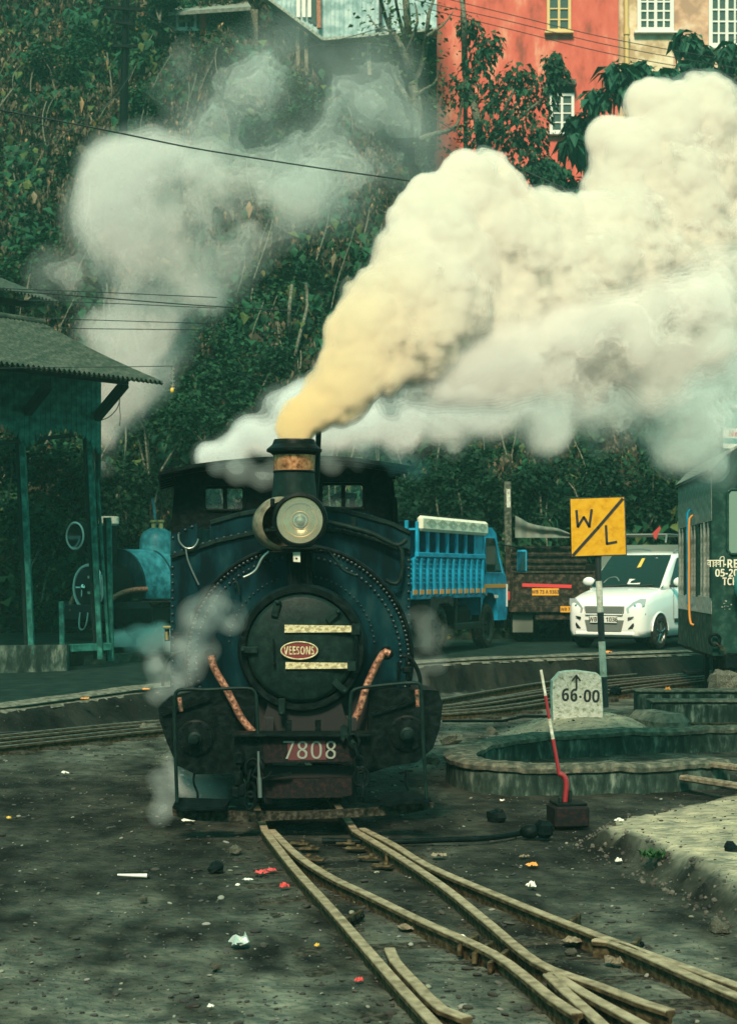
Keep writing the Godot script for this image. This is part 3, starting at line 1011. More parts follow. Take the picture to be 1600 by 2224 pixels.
# ---------------------------------------------------------------- low walls and stones
func pit_and_stones() -> void:
	var line := []
	for q in [[3.0, 15.0], [2.2, 14.62], [1.5, 14.55], [1.02, 14.72], [0.80, 15.3], [0.92, 16.1], [1.3, 16.9], [2.33, 17.75], [3.84, 18.25], [6.5, 18.6]]:
		line.append(Vector3(q[0], -0.3, -q[1]))
	var c := smooth_path(line, 0.12)
	for i in c.size():
		c[i] += Vector3(gn.get_noise_2d(i * 0.22, 3.0), gn.get_noise_2d(i * 0.3, 9.0) * 1.1, gn.get_noise_2d(i * 0.22, 20.0)) * 0.02
	var t := thing("pit_wall", "low curved mossy wall round a pit, stained dark green with whitewash left on it", "wall", Vector3(1.5, -0.1, -14.6))
	part(t, "wall", Sh.new().sweep(c, [Vector2(-0.12, 0), Vector2(-0.12, 0.38), Vector2(-0.1, 0.405), Vector2(0.1, 0.405), Vector2(0.12, 0.38), Vector2(0.12, 0)]), M["mossy_wall"], t.position)
	part(t, "coping", Sh.new().sweep(c, [Vector2(-0.14, 0.4), Vector2(-0.145, 0.435), Vector2(-0.1, 0.462), Vector2(0.1, 0.462), Vector2(0.145, 0.435), Vector2(0.14, 0.4)]), M["old_concrete"], t.position)
	# concrete steps beside the coach
	var k := thing("concrete_step", "upper weathered concrete step below the green coach", "step", Vector3(4.5, 0.0, -22.5))
	part(k, "riser", Sh.new().box(Vector3(4.75, 0.06, -22.5), Vector3(2.7, 0.34, 0.4), 0.03), M["mossy_wall"], k.position)
	part(k, "tread", Sh.new().box(Vector3(4.75, 0.245, -22.5), Vector3(2.74, 0.03, 0.44), 0.012), M["old_concrete"], k.position)
	k = thing("concrete_step", "lower taller concrete step between pit wall and coach", "step", Vector3(4.5, 0.0, -21.0))
	part(k, "riser", Sh.new().box(Vector3(4.75, 0.0, -21.0), Vector3(2.8, 0.42, 0.36), 0.03), M["mossy_wall"], k.position)
	part(k, "tread", Sh.new().box(Vector3(4.75, 0.222, -21.0), Vector3(2.84, 0.03, 0.4), 0.012), M["old_concrete"], k.position)
	k = part(self, "concrete_block", Sh.new().box(Vector3(3.3, 0.03, -20.1), Vector3(0.42, 0.26, 0.9), 0.09, Basis(Vector3.UP, 0.3)), M["dust"])
	tag(k, "pale rounded concrete block at the left end of the lower step", "block")
	k = part(self, "buried_rail", Sh.new().box(Vector3(4.9, 0.03, -19.9), Vector3(2.7, 0.05, 0.08), 0.01, Basis(Vector3.UP, 0.03)), M["rail_side"])
	tag(k, "old rail lying behind the pit wall below the concrete steps", "rail")
	k = part(self, "wooden_plank", Sh.new().beam(W(1490, 1653, 15.1), W(1660, 1676, 14.3), 0.11, 0.05, 0.012), M["weathered_wood"])
	tag(k, "upper weathered plank lying where the pit wall ends", "plank", "")
	k = part(self, "wooden_plank", Sh.new().beam(W(1482, 1689, 14.6), W(1660, 1716, 13.6), 0.09, 0.05, 0.012), M["weathered_wood"])
	tag(k, "lower half buried plank lying in front of the pit wall", "plank", "")
	# stones one can tell apart
	var seed_mesh := []
	for v in 4:
		var ball := Sh.new().ball(Vector3.ZERO, Vector3(0.5, 0.36, 0.44), 9, 6)
		var s := Sh.new()
		for i in ball.p.size():
			var q: Vector3 = ball.p[i]
			ball.p[i] = q * (1.0 + 0.75 * gn.get_noise_3d(q.x * 2.6 + v * 9.0, q.y * 2.6, q.z * 2.6) + 0.3 * gn.get_noise_3d(q.x * 9.0 + v * 5.0, q.y * 9.0, q.z * 9.0))
		for i in range(0, ball.p.size(), 3):
			s.face([ball.p[i], ball.p[i + 1], ball.p[i + 2]], ball.p[i] + ball.p[i + 1] + ball.p[i + 2])
		seed_mesh.append(s.mesh())
	for q in [[978, 1612, 0.22, "pale stone on the ground right of the engine's cylinder"], [940, 1655, 0.15, "small stone just below the engine's right cylinder"], [1068, 1592, 0.13, "pointed pale stone between the engine and the pit wall"], [1080, 1778, 0.15, "dark lump of coal lying left of the lever box"],
			[1335, 1505, 0.16, "dark stone on the mound right of the sign pole"], [1570, 1488, 0.42, "pale boulder on the upper step under the coach"], [512, 1850, 0.08, "small stone among cinders left of the turnout"], [318, 1590, 0.22, "pale stone beside the rails left of the engine"],
			[1490, 1660, 0.12, "stone at the end of the pit wall beside the planks"], [470, 1890, 0.1, "flat black stone left of the red wrappers"], [1590, 1852, 0.12, "dark stone on the pale raised earth at the right edge"], [312, 1955, 0.05, "small pale pebble alone on the trodden ground"], [470, 2102, 0.05, "pale pebble below the crumpled foil"],
			[1560, 2020, 0.1, "grey stone at the foot of the earth bank"], [1240, 2070, 0.05, "light pebble between the crossing rails"]]:
		var h := 0.24 if q[0] == 1570 else 0.2 if q[0] == 1335 else 0.05 if q[0] == 1590 else -0.07
		var at := onto(q[0], q[1], h)
		var r: float = q[2]
		var o := put(self, "stone", seed_mesh[rng.randi() % 4], M["rock"] if not ("dark" in q[3] or "black" in q[3]) else M["loco_black"], Transform3D(Basis(Vector3.UP, rng.randf() * TAU).scaled(Vector3(r, r, r)), at + Vector3(0, r * 0.12, 0)))
		tag(o, q[3], "stone", "loose stones about the yard")

# ---------------------------------------------------------------- the engine in front
const AX := Vector3(-0.11, 0, -1.0)          # from the front of the engine to its rear

func at_z(pts: Array, z: float) -> Array:
	var o := []
	for q in pts:
		o.append(W(q[0], q[1], z))
	return o

func arc(cx: float, cy: float, rx: float, ry: float, a0: float, a1: float, n: int) -> Array:
	var o := []
	for i in n + 1:
		var a := deg_to_rad(lerpf(a0, a1, float(i) / n))
		o.append([cx + rx * cos(a), cy - ry * sin(a)])
	return o

func facing(c: Vector3, tilt := 0.0) -> Transform3D:        # a lathe frame whose y axis looks to the viewer
	return Transform3D(Basis(Vector3.RIGHT, PI / 2 + tilt), c)

func px_m(v: float, z: float) -> float:
	return v * z / F

func rivets(s: Sh, pts: Array, z: float, r := 0.011) -> void:
	for q in pts:
		s.ball(W(q[0], q[1], z), Vector3(r, r, r * 0.8), 6, 4)

func spaced(pts: Array, gap: float) -> Array:
	var o := []
	var left := 0.0
	for i in pts.size() - 1:
		var a := Vector2(pts[i][0], pts[i][1])
		var b := Vector2(pts[i + 1][0], pts[i + 1][1])
		var l := a.distance_to(b)
		var d := left
		while d < l:
			var q := a.lerp(b, d / l)
			o.append([q.x, q.y])
			d += gap
		left = d - l
	return o

func locomotive() -> void:
	var base := W(672, 1803, 12.0)
	base.y = 0.0
	var t := thing("steam_locomotive", "black and blue narrow gauge steam engine with big headlamp facing the viewer, smoking chimney", "locomotive", base)
	var p := func(called: String, s: Sh, m: String, parent: Node = null) -> MeshInstance3D:
		return part(parent if parent else t, called, s, M[m], base)
	var s: Sh
	# --- saddle tank with its riveted front plate
	var outline := arc(648, 1431, 246, 246, -12, 192, 44) + [[406, 1530], [890, 1530]]
	var tank: MeshInstance3D = (p.call("saddle_tank", Sh.new().slab(at_z(outline, 12.8), AX * 0.9, true), "loco_blue"))
	p.call("tank_rim", Sh.new().tube(at_z(arc(648, 1431, 246, 246, -20, 200, 60), 12.79), 0.016, 6), "loco_black", tank)
	s = Sh.new()
	rivets(s, spaced(arc(648, 1431, 239, 239, -22, 202, 120), 10.2), 12.785, 0.0125)
	rivets(s, spaced(arc(648, 1431, 222, 222, -22, 202, 120), 13.0), 12.79, 0.0115)
	stuff(p.call("rivets", s, "rivet_metal", tank))
	s = Sh.new()
	rivets(s, spaced(arc(655, 1408, 158, 158, 5, 175, 80), 12.0), 12.79, 0.008)
	stuff(p.call("rivets", s, "rivet_metal", tank))
	# --- smokebox and its door
	var cz := 12.42
	var c := W(655, 1408, cz)
	var box: MeshInstance3D = p.call("smokebox", Sh.new().lathe([Vector2(0.0, 0.0), Vector2(px_m(137, cz), 0.0), Vector2(px_m(140, cz), -0.02), Vector2(px_m(140, cz), -0.6)], facing(c), 56), "loco_black")
	p.call("front_ring", Sh.new().lathe([Vector2(px_m(119, cz), 0.0), Vector2(px_m(122, cz), 0.022), Vector2(px_m(134, cz), 0.022), Vector2(px_m(137, cz), 0.0)], facing(c), 56), "loco_black", box)
	var door: MeshInstance3D = p.call("smokebox_door", Sh.new().lathe([Vector2(px_m(117, cz), 0.002), Vector2(px_m(117, cz), 0.028), Vector2(px_m(108, cz), 0.042), Vector2(px_m(60, cz), 0.066), Vector2(0.0, 0.072)], facing(c), 48, 0.0, TAU, true), "loco_green", box)
	for q in [[618, 1357, 775, 1374], [620, 1438, 766, 1453]]:
		var zf := 12.335
		p.call("hinge_strap", Sh.new().slab(at_z([[q[0], q[1]], [q[2] - 12, q[1] + 2], [q[2] - 12, q[3] - 1], [q[0], q[3]]], zf), Vector3(0, 0, -0.03)), "cream_paint", box)
		p.call("hinge_knuckle", Sh.new().slab(at_z([[q[2] - 12, q[1] - 2], [q[2] + 6, q[1] - 2], [q[2] + 6, q[3] + 4], [q[2] - 12, q[3] + 4]], zf), Vector3(0, 0, -0.06)), "loco_green", box)
	p.call("hinge_pin", Sh.new().tube([W(773, 1350, 12.36), W(773, 1462, 12.36)], 0.013, 8), "loco_black", box)
	for q in [[600, 1322, 76], [724, 1338, 40], [542, 1412, 180], [738, 1492, -42], [612, 1535, -90]]:
		var ctr := Vector3(W(q[0], q[1], 12.36))
		var d := Vector3(cos(deg_to_rad(q[2])), sin(deg_to_rad(q[2])), 0)
		p.call("door_clamp", Sh.new().box(ctr, Vector3(0.12, 0.05, 0.035), 0.008, Basis(Vector3(0, 0, 1), deg_to_rad(q[2]))).ball(ctr + d * 0.045 + Vector3(0, 0, 0.02), Vector3(0.018, 0.018, 0.018), 8, 5), "loco_green", box)
	p.call("door_handle", Sh.new().tube([W(594, 1388, 12.33), W(596, 1440, 12.33)], 0.007, 6).ball(W(596, 1442, 12.33), Vector3(0.012, 0.014, 0.012), 6, 4), "loco_black", box)
	# --- oval plate
	var oz := 12.325
	var plate: MeshInstance3D = p.call("name_plate", Sh.new().slab(at_z(arc(650, 1413, 41, 20, 0, 350, 35), oz), Vector3(0, 0, -0.012), true), "oval_red", box)
	var rim := []
	for q in arc(650, 1413, 39.5, 18.7, 0, 354, 59):
		rim.append(W(q[0], q[1], oz + -0.002))
	p.call("plate_border", Sh.new().tube(rim, 0.0055, 6, false, true), "cream_paint", plate)
	words(plate, "lettering", "VEESONS", px_m(18, oz), M["cream_paint"], Transform3D(Basis(), W(650, 1413, oz) - base + Vector3(0, 0, 0.002)), true, false, 0.62)
	# --- headlamp
	var hz := 12.28
	var hc := W(651, 1130, hz)
	var lamp: MeshInstance3D = p.call("headlamp", Sh.new().lathe([Vector2(px_m(50, hz), 0.012), Vector2(px_m(53, hz), 0.02), Vector2(px_m(59, hz), 0.012), Vector2(px_m(61, hz), -0.02), Vector2(px_m(60, hz), -0.06), Vector2(px_m(55, hz), -0.07)], facing(hc), 48), "loco_black")
	p.call("lamp_shell", Sh.new().lathe([Vector2(0.158, 0.0), Vector2(0.188, -0.02), Vector2(0.196, -0.14), Vector2(0.18, -0.28), Vector2(0.08, -0.36), Vector2(0.0, -0.375)], Transform3D(Basis(Vector3.UP, 0.25) * Basis(Vector3.RIGHT, PI / 2), hc + Vector3(-0.11, -0.02, -0.09)), 40, 0.0, TAU, true), "lamp_shell", lamp)
	p.call("reflector", Sh.new().lathe([Vector2(px_m(51, hz), -0.005), Vector2(px_m(40, hz), -0.045), Vector2(px_m(24, hz), -0.085), Vector2(0.03, -0.1), Vector2(0.0, -0.1)], facing(hc), 40, 0.0, TAU, true), "reflector_bowl", lamp)
	for q in [[36, -0.052], [20, -0.088]]:
		var rg := []
		for i in 32:
			rg.append(hc + Vector3(cos(TAU * i / 32.0), sin(TAU * i / 32.0), 0) * px_m(q[0], hz) + Vector3(0, 0, q[1]))
		p.call("reflector_ring", Sh.new().tube(rg, 0.004, 5, false, true), "brass", lamp)
	p.call("bulb", Sh.new().ball(hc + Vector3(0, 0, -0.06), Vector3(0.026, 0.026, 0.04), 12, 8).lathe([Vector2(0.044, -0.095), Vector2(0.048, -0.08), Vector2(0.04, -0.08)], facing(hc), 20), "cloudy_glass", lamp)
	p.call("lens", Sh.new().lathe([Vector2(0.0, 0.014), Vector2(px_m(51, hz), 0.004)], facing(hc), 40), "lens_glass", lamp)
	s = Sh.new()
	for a in range(200, 350, 22):
		var d := Vector3(cos(deg_to_rad(a)), sin(deg_to_rad(a)), 0)
		s.box(hc + d * px_m(54, hz) + Vector3(0, 0, 0.018), Vector3(0.03, 0.012, 0.01), 0.003, Basis(Vector3(0, 0, 1), deg_to_rad(a + 90)))
	p.call("lamp_clips", s, "loco_black", lamp)
	p.call("lamp_hinge", Sh.new().box(W(592, 1092, hz), Vector3(0.03, 0.06, 0.05), 0.006).box(W(594, 1150, hz), Vector3(0.05, 0.04, 0.05), 0.008).ball(W(582, 1153, hz), Vector3(0.025, 0.02, 0.02), 8, 5), "loco_black", lamp)
	# --- lamp stand, bar and grab handles
	var stand: MeshInstance3D = p.call("lamp_stand", Sh.new().slab(at_z([[622, 1192], [679, 1192], [677, 1300], [624, 1300]], 12.5), Vector3(0, 0, -0.2)).box(W(650, 1192, 12.42), Vector3(0.24, 0.02, 0.3), 0.005), "loco_black")
	s = Sh.new()
	for q in [632, 650, 668]:
		s.box(W(q, 1250, 12.49), Vector3(0.022, 0.3, 0.02), 0.003)
	p.call("stand_ribs", s, "loco_black", stand)
	p.call("white_tag", Sh.new().slab(at_z([[636, 1199], [652, 1199], [652, 1221], [637, 1220]], 12.32), Vector3(0, 0, -0.006)), "milestone_white", stand)
	p.call("tag_hole", Sh.new().ball(W(644, 1213, 12.318), Vector3(0.008, 0.008, 0.004), 8, 4), "matt_black", stand)
	p.call("lamp_bar", Sh.new().tube([W(584, 1199, 12.4), W(650, 1198, 12.36), W(713, 1198, 12.4)], 0.008, 6), "loco_black", stand)
	p.call("grab_handle", Sh.new().tube(smooth_path(at_z([[585, 1198], [570, 1212], [556, 1238], [543, 1248], [529, 1254]], 12.55), 0.03), 0.011, 7), "steel")
	p.call("grab_handle", Sh.new().tube(smooth_path(at_z([[711, 1196], [728, 1216], [745, 1238], [760, 1245], [772, 1250]], 12.55), 0.03), 0.011, 7), "loco_green")
	p.call("grab_handle", Sh.new().tube(smooth_path(at_z([[507, 1268], [512, 1262], [518, 1276], [520, 1292]], 12.74), 0.03), 0.009, 7), "loco_green")
	# --- chimney
	var kz := 12.98
	var kb := W(639, 1070, kz)
	var k := func(y: float) -> float: return (1070.0 - y) * kz / F
	var ch: MeshInstance3D = p.call("chimney", Sh.new().lathe([Vector2(px_m(52, kz), -0.25), Vector2(px_m(48, kz), 0.0), Vector2(px_m(44, kz), (k as Callable).call(1026))], Transform3D(Basis(), kb), 36), "loco_green")
	p.call("copper_band", Sh.new().lathe([Vector2(px_m(44.2, kz), (k as Callable).call(1024)), Vector2(px_m(46, kz), (k as Callable).call(988))], Transform3D(Basis(), kb), 36), "copper", ch)
	p.call("band_ring", Sh.new().lathe([Vector2(px_m(44, kz), (k as Callable).call(1028)), Vector2(px_m(46.5, kz), (k as Callable).call(1025)), Vector2(px_m(44, kz), (k as Callable).call(1022))], Transform3D(Basis(), kb), 36), "loco_black", ch)
	p.call("chimney_cap", Sh.new().lathe([Vector2(px_m(45, kz), (k as Callable).call(990)), Vector2(px_m(52, kz), (k as Callable).call(984)), Vector2(px_m(60, kz), (k as Callable).call(981)), Vector2(px_m(60, kz), (k as Callable).call(976)), Vector2(px_m(48, kz), (k as Callable).call(966)), Vector2(px_m(44, kz), (k as Callable).call(955)), Vector2(px_m(39, kz), (k as Callable).call(955)), Vector2(px_m(38, kz), (k as Callable).call(1000))], Transform3D(Basis(), kb), 36), "loco_black", ch)
	p.call("exhaust_pipe", Sh.new().tube([W(684, 1090, 13.35), W(688, 1040, 13.35), W(692, 936, 13.35)], 0.021, 8), "loco_green")
	# --- plates of the coal bunker behind the tank
	var bz := 13.62
	var bunker: MeshInstance3D = p.call("bunker_plate", Sh.new().slab(at_z([[371, 1205], [400, 1193], [470, 1168], [560, 1148], [640, 1140], [740, 1146], [830, 1168], [891, 1192], [892, 1520], [370, 1520]], bz), AX * 1.0), "loco_blue")
	p.call("upper_plate", Sh.new().slab(at_z([[457, 1130], [480, 1122], [520, 1112], [565, 1102], [620, 1096], [680, 1096], [740, 1102], [800, 1115], [850, 1132], [891, 1152], [891, 1194], [830, 1170], [740, 1148], [640, 1142], [560, 1150], [470, 1170], [457, 1176]], bz - 0.01), AX * 0.05), "loco_blue", bunker)
	p.call("side_plate", Sh.new().slab(at_z([[371, 1163], [398, 1148], [428, 1136], [428, 1186], [400, 1195], [371, 1207]], bz - 0.012), AX * 0.05), "loco_blue", bunker)
	s = Sh.new()
	rivets(s, spaced([[376, 1168], [400, 1152], [424, 1141]], 16), bz - 0.02)
	rivets(s, spaced([[462, 1134], [520, 1117], [565, 1107], [620, 1101]], 17), bz - 0.02)
	rivets(s, spaced([[690, 1101], [740, 1107], [800, 1120], [850, 1137], [888, 1156]], 17), bz - 0.02)
	rivets(s, spaced([[380, 1200], [470, 1171], [560, 1151], [620, 1145]], 16), bz - 0.02)
	rivets(s, spaced([[700, 1148], [740, 1150], [830, 1173], [886, 1195]], 16), bz - 0.02)
	rivets(s, spaced([[375, 1215], [375, 1515]], 17), bz - 0.008)
	rivets(s, spaced([[887, 1200], [887, 1515]], 17), bz - 0.008)
	stuff(p.call("rivets", s, "rivet_metal", bunker))
	s = Sh.new()
	for q in [[[371, 1207], [470, 1172], [560, 1152], [640, 1144], [740, 1150], [830, 1174], [891, 1196]], [[457, 1132], [520, 1114], [620, 1098], [740, 1104], [850, 1134], [891, 1154]]]:
		for i in q.size() - 1:
			s.beam(W(q[i][0], q[i][1] + 3, bz - 0.02), W(q[i + 1][0], q[i + 1][1] + 3, bz - 0.02), 0.02, 0.034, 0.004)
	p.call("edge_strip", s, "loco_green", bunker)
	p.call("plate_hook", Sh.new().tube(smooth_path(at_z([[388, 1160], [390, 1176], [403, 1190], [418, 1190], [428, 1180], [431, 1170]], bz - 0.06), 0.03), 0.008, 6).tube(smooth_path(at_z([[404, 1192], [408, 1215], [420, 1245], [432, 1270]], bz - 0.06), 0.04), 0.008, 6), "steel", bunker)
	p.call("side_pipe", Sh.new().tube(smooth_path(at_z([[712, 1134], [760, 1145], [810, 1160], [850, 1180], [866, 1184], [882, 1172]], bz - 0.1), 0.05), 0.021, 8).tube(smooth_path(at_z([[862, 1184], [872, 1196], [872, 1240], [860, 1268], [838, 1260]], bz - 0.1), 0.05), 0.017, 8), "loco_green", bunker)
	p.call("pipe_bracket", Sh.new().box(W(767, 1133, bz - 0.06), Vector3(0.045, 0.07, 0.04), 0.006), "loco_green", bunker)
	# --- cab: weatherboard with two windows, side sheets and a low arched roof
	var wz := 14.7
	var cab: MeshInstance3D = p.call("cab_front", Sh.new().slab(at_z([[383, 1030], [444, 1018], [444, 1140], [383, 1180]], wz), AX * 0.03).slab(at_z([[444, 1010], [530, 1003], [530, 1058], [444, 1060]], wz), AX * 0.03).slab(at_z([[530, 1003], [697, 1000], [697, 1140], [530, 1140]], wz), AX * 0.03).slab(at_z([[697, 1000], [790, 1004], [790, 1052], [697, 1052]], wz), AX * 0.03).slab(at_z([[790, 1004], [852, 1012], [852, 1150], [790, 1130]], wz), AX * 0.03).slab(at_z([[444, 1108], [530, 1104], [530, 1150], [444, 1150]], wz), AX * 0.03).slab(at_z([[697, 1100], [790, 1106], [790, 1150], [697, 1150]], wz), AX * 0.03), "loco_black")
	for q in [[444, 1058, 530, 1108], [697, 1051, 790, 1104]]:
		var f: MeshInstance3D = p.call("cab_window", Sh.new().tube(at_z([[q[0] + 6, q[1]], [q[2] - 6, q[1]], [q[2], q[1] + 6], [q[2], q[3] - 6], [q[2] - 6, q[3]], [q[0] + 6, q[3]], [q[0], q[3] - 6], [q[0], q[1] + 6]], wz - 0.01), 0.013, 6, false, true), "loco_black", cab)
		p.call("mullion", Sh.new().beam(W((q[0] + q[2]) * 0.5 + 2, q[1], wz), W((q[0] + q[2]) * 0.5 + 2, q[3], wz), 0.035, 0.02, 0.004), "loco_black", f)
		p.call("pane", Sh.new().slab(at_z([[q[0], q[1]], [q[2], q[1]], [q[2], q[3]], [q[0], q[3]]], wz + 0.012), Vector3(0, 0, -0.004)), "cab_pane", f)
	for sd in [[372, 1140, 383, 1045], [861, 1150, 852, 1045]]:
		p.call("cab_side", Sh.new().slab(at_z([[sd[2], sd[3]], [sd[2] + (-3 if sd[0] < 600 else 3), sd[3]], [sd[0], sd[1]], [sd[0], 1500], [sd[2], 1500]], wz), AX * 1.5), "loco_black", cab)
	p.call("side_flange", Sh.new().slab(at_z([[854, 1080], [861, 1080], [866, 1150], [854, 1150]], wz - 0.1), AX * 0.1), "loco_black", cab)
	# the cab's inner fittings seen through the windows
	p.call("boiler_backhead", Sh.new().lathe([Vector2(0.0, 0.02), Vector2(0.3, 0.0), Vector2(0.34, -0.3)], facing(W(585, 1135, 15.3)), 24), "matt_black", cab)
	p.call("regulator_wheel", Sh.new().tube([W(720, 1085, 15.4), W(735, 1075, 15.4), W(775, 1078, 15.4)], 0.03, 8).box(W(765, 1092, 15.4), Vector3(0.05, 0.1, 0.05), 0.01), "matt_black", cab)
	# roof: an arched sheet with a turned-up right end
	var edge := [[344, 1026], [372, 1018], [420, 1008], [480, 1000], [560, 993], [640, 989], [720, 990], [780, 995], [830, 1002], [870, 1008], [890, 1012]]
	var front := at_z(edge, 14.35)
	var low := []
	for i in range(edge.size() - 1, -1, -1):
		low.append(W(edge[i][0], edge[i][1] + (8 if i > 0 and i < edge.size() - 1 else 5), 14.35))
	p.call("cab_roof", Sh.new().slab(front + low, AX * 1.9 + Vector3(0, 0.02, 0)), "loco_black", cab)
	s = Sh.new()
	for i in 5:
		var z := 14.5 + i * 0.4
		for j in edge.size() - 1:
			var o := AX * (z - 14.35)
			s.beam(W(edge[j][0], edge[j][1] + 12, 14.35) + o, W(edge[j + 1][0], edge[j + 1][1] + 12, 14.35) + o, 0.03, 0.03)
	p.call("roof_ribs", s, "loco_black", cab)
	p.call("roof_hook", Sh.new().tube(smooth_path(at_z([[376, 1030], [378, 1042], [384, 1052], [390, 1056]], 14.5), 0.02), 0.009, 6).tube(at_z([[884, 1006], [889, 1001], [893, 1008]], 14.35), 0.01, 6), "loco_black", cab)
	# --- lower works: frames, wheels, cylinders
	s = Sh.new()
	for x in [585, 765]:
		s.slab(at_z([[x - 9, 1560], [x + 9, 1560], [x + 9, 1745], [x - 9, 1745]], 12.3), AX * 4.2)
	s.slab(at_z([[470, 1500], [830, 1500], [830, 1620], [470, 1620]], 12.9), AX * 3.4)
	p.call("frame", s, "matt_black")
	for z in [13.3, 14.9]:
		for x in [-0.30, 0.30]:
			var o: Vector3 = base + AX * (z - 12.0) + Vector3(x, 0.35, 0)
			p.call("wheel", Sh.new().lathe([Vector2(0.0, 0.04), Vector2(0.06, 0.05), Vector2(0.07, 0.02), Vector2(0.29, 0.02), Vector2(0.31, 0.045), Vector2(0.35, 0.045), Vector2(0.35, -0.045), Vector2(0.0, -0.045)], Transform3D(Basis(Vector3(0, 0, 1), -PI / 2 * signf(x)), o), 32), "loco_black")
	for sd in [[[[344, 1538], [372, 1512], [420, 1502], [555, 1500], [552, 1600], [515, 1680], [425, 1682], [384, 1662], [362, 1610], [347, 1565]], [425, 1603], 12.5], [[[800, 1500], [846, 1496], [925, 1498], [952, 1500], [961, 1530], [955, 1580], [940, 1625], [905, 1656], [850, 1664], [800, 1680]], [884, 1593], 12.5]]:
		var cyl: MeshInstance3D = p.call("cylinder", Sh.new().slab(at_z(sd[0], sd[2]), AX * 0.75, true), "loco_black")
		var vc: Array = sd[1]
		p.call("piston_cover", Sh.new().lathe([Vector2(px_m(40, 12.5), -0.01), Vector2(px_m(40, 12.5), 0.012), Vector2(px_m(36, 12.5), 0.018), Vector2(0.0, 0.03)], facing(W(vc[0], vc[1], 12.5)), 28), "loco_black", cyl)
		p.call("piston_gland", Sh.new().lathe([Vector2(px_m(16, 12.5), 0.02), Vector2(px_m(15, 12.5), 0.06), Vector2(px_m(10, 12.5), 0.065), Vector2(px_m(9.5, 12.5), 0.11), Vector2(0.0, 0.115)], facing(W(vc[0], vc[1], 12.5)), 20), "loco_green", cyl)
		s = Sh.new()
		for a in 10:
			var d := Vector2(cos(a * TAU / 10), sin(a * TAU / 10)) * 34.0
			s.ball(W(vc[0] + d.x, vc[1] + d.y, 12.48), Vector3(0.009, 0.009, 0.009), 6, 4)
		stuff(p.call("cover_bolts", s, "loco_black", cyl))
		p.call("drain_pipe", Sh.new().tube(smooth_path(at_z([[vc[0] - 2, 1672], [vc[0] - 4, 1700], [vc[0] + 4, 1722], [vc[0] + 4, 1742]], 12.45), 0.03), 0.008, 6), "loco_black", cyl)
		p.call("cylinder_cladding", Sh.new().slab(at_z([[sd[0][0][0] + 6, 1548], [vc[0] + 30, 1516], [vc[0] + 30, 1522], [sd[0][0][0] + 8, 1556]], 12.47), Vector3(0, 0, -0.03)), "loco_black", cyl)
	p.call("cylinder_saddle", Sh.new().slab(at_z([[540, 1500], [810, 1500], [800, 1600], [550, 1600]], 12.55), AX * 0.5).slab(at_z([[585, 1520], [740, 1520], [760, 1598], [565, 1598]], 12.45), AX * 0.2), "matt_black")
	# steam pipes of scorched copper
	p.call("steam_pipe", Sh.new().tube(smooth_path(at_z([[458, 1424], [466, 1452], [488, 1490], [508, 1528], [526, 1562], [550, 1590]], 12.4), 0.05), 0.026, 12), "copper_pipe")
	p.call("steam_pipe", Sh.new().tube(smooth_path(at_z([[846, 1420], [836, 1416], [826, 1428], [808, 1462], [792, 1502], [780, 1542], [765, 1572]], 12.4), 0.05), 0.026, 12), "copper_pipe")
	p.call("pipe_collar", Sh.new().lathe([Vector2(0.035, -0.03), Vector2(0.045, 0.0), Vector2(0.035, 0.03), Vector2(0.0, 0.03)], facing(W(458, 1420, 12.5)), 16).lathe([Vector2(0.035, -0.03), Vector2(0.05, 0.0), Vector2(0.035, 0.03), Vector2(0.0, 0.03)], facing(W(840, 1418, 12.52)), 16), "loco_black")
	# --- buffer beam with the painted number
	var zb := 12.02
	var beam: MeshInstance3D = p.call("buffer_beam", Sh.new().slab(at_z([[509, 1596], [806, 1592], [808, 1668], [735, 1658], [650, 1656], [575, 1660], [509, 1664]], zb), Vector3(0, 0, -0.16)), "loco_black")
	p.call("painted_patch", Sh.new().slab(at_z([[570, 1601], [770, 1599], [768, 1654], [650, 1656], [574, 1657]], zb - 0.004), Vector3(0, 0, -0.003)), "beam_red", beam)
	p.call("number_patch", Sh.new().slab(at_z([[624, 1610], [706, 1609], [708, 1650], [626, 1651]], zb - 0.0075), Vector3(0, 0, -0.003)), "number_red", beam)
	words(beam, "number", "7808", px_m(37, zb), M["number_paint"], Transform3D(Basis(), W(673, 1630, zb) - base + Vector3(0, 0, 0.011)), true, true, 0.98)
	p.call("beam_top", Sh.new().box(W(655, 1594, 12.1), Vector3(0.95, 0.02, 0.3), 0.006), "loco_black", beam)
	s = Sh.new()
	for q in [[525, 1606], [525, 1652], [792, 1604], [792, 1654], [560, 1606], [560, 1652]]:
		s.ball(W(q[0], q[1], zb), Vector3(0.013, 0.013, 0.013), 6, 4)
	stuff(p.call("beam_bolts", s, "loco_black", beam))
	for x in [620, 684]:
		p.call("bracket", Sh.new().slab(at_z([[x, 1566], [x + 12, 1566], [x + 12, 1596], [x, 1596]], 12.2), Vector3(0, 0, -0.1)), "loco_black", beam)
	p.call("drawbar_pocket", Sh.new().slab(at_z([[572, 1664], [765, 1664], [765, 1692], [572, 1692]], 12.12), Vector3(0, 0, -0.06)), "matt_black", beam)
	p.call("lower_beam", Sh.new().slab(at_z([[569, 1694], [764, 1690], [764, 1726], [740, 1732], [600, 1734], [569, 1732]], zb), Vector3(0, 0, -0.1)), "beam_red", beam)
	p.call("coupling_bar", Sh.new().slab(at_z([[560, 1690], [600, 1684], [632, 1678], [632, 1684], [600, 1690], [562, 1697]], 11.96), Vector3(0, 0, -0.04)), "loco_black", beam)
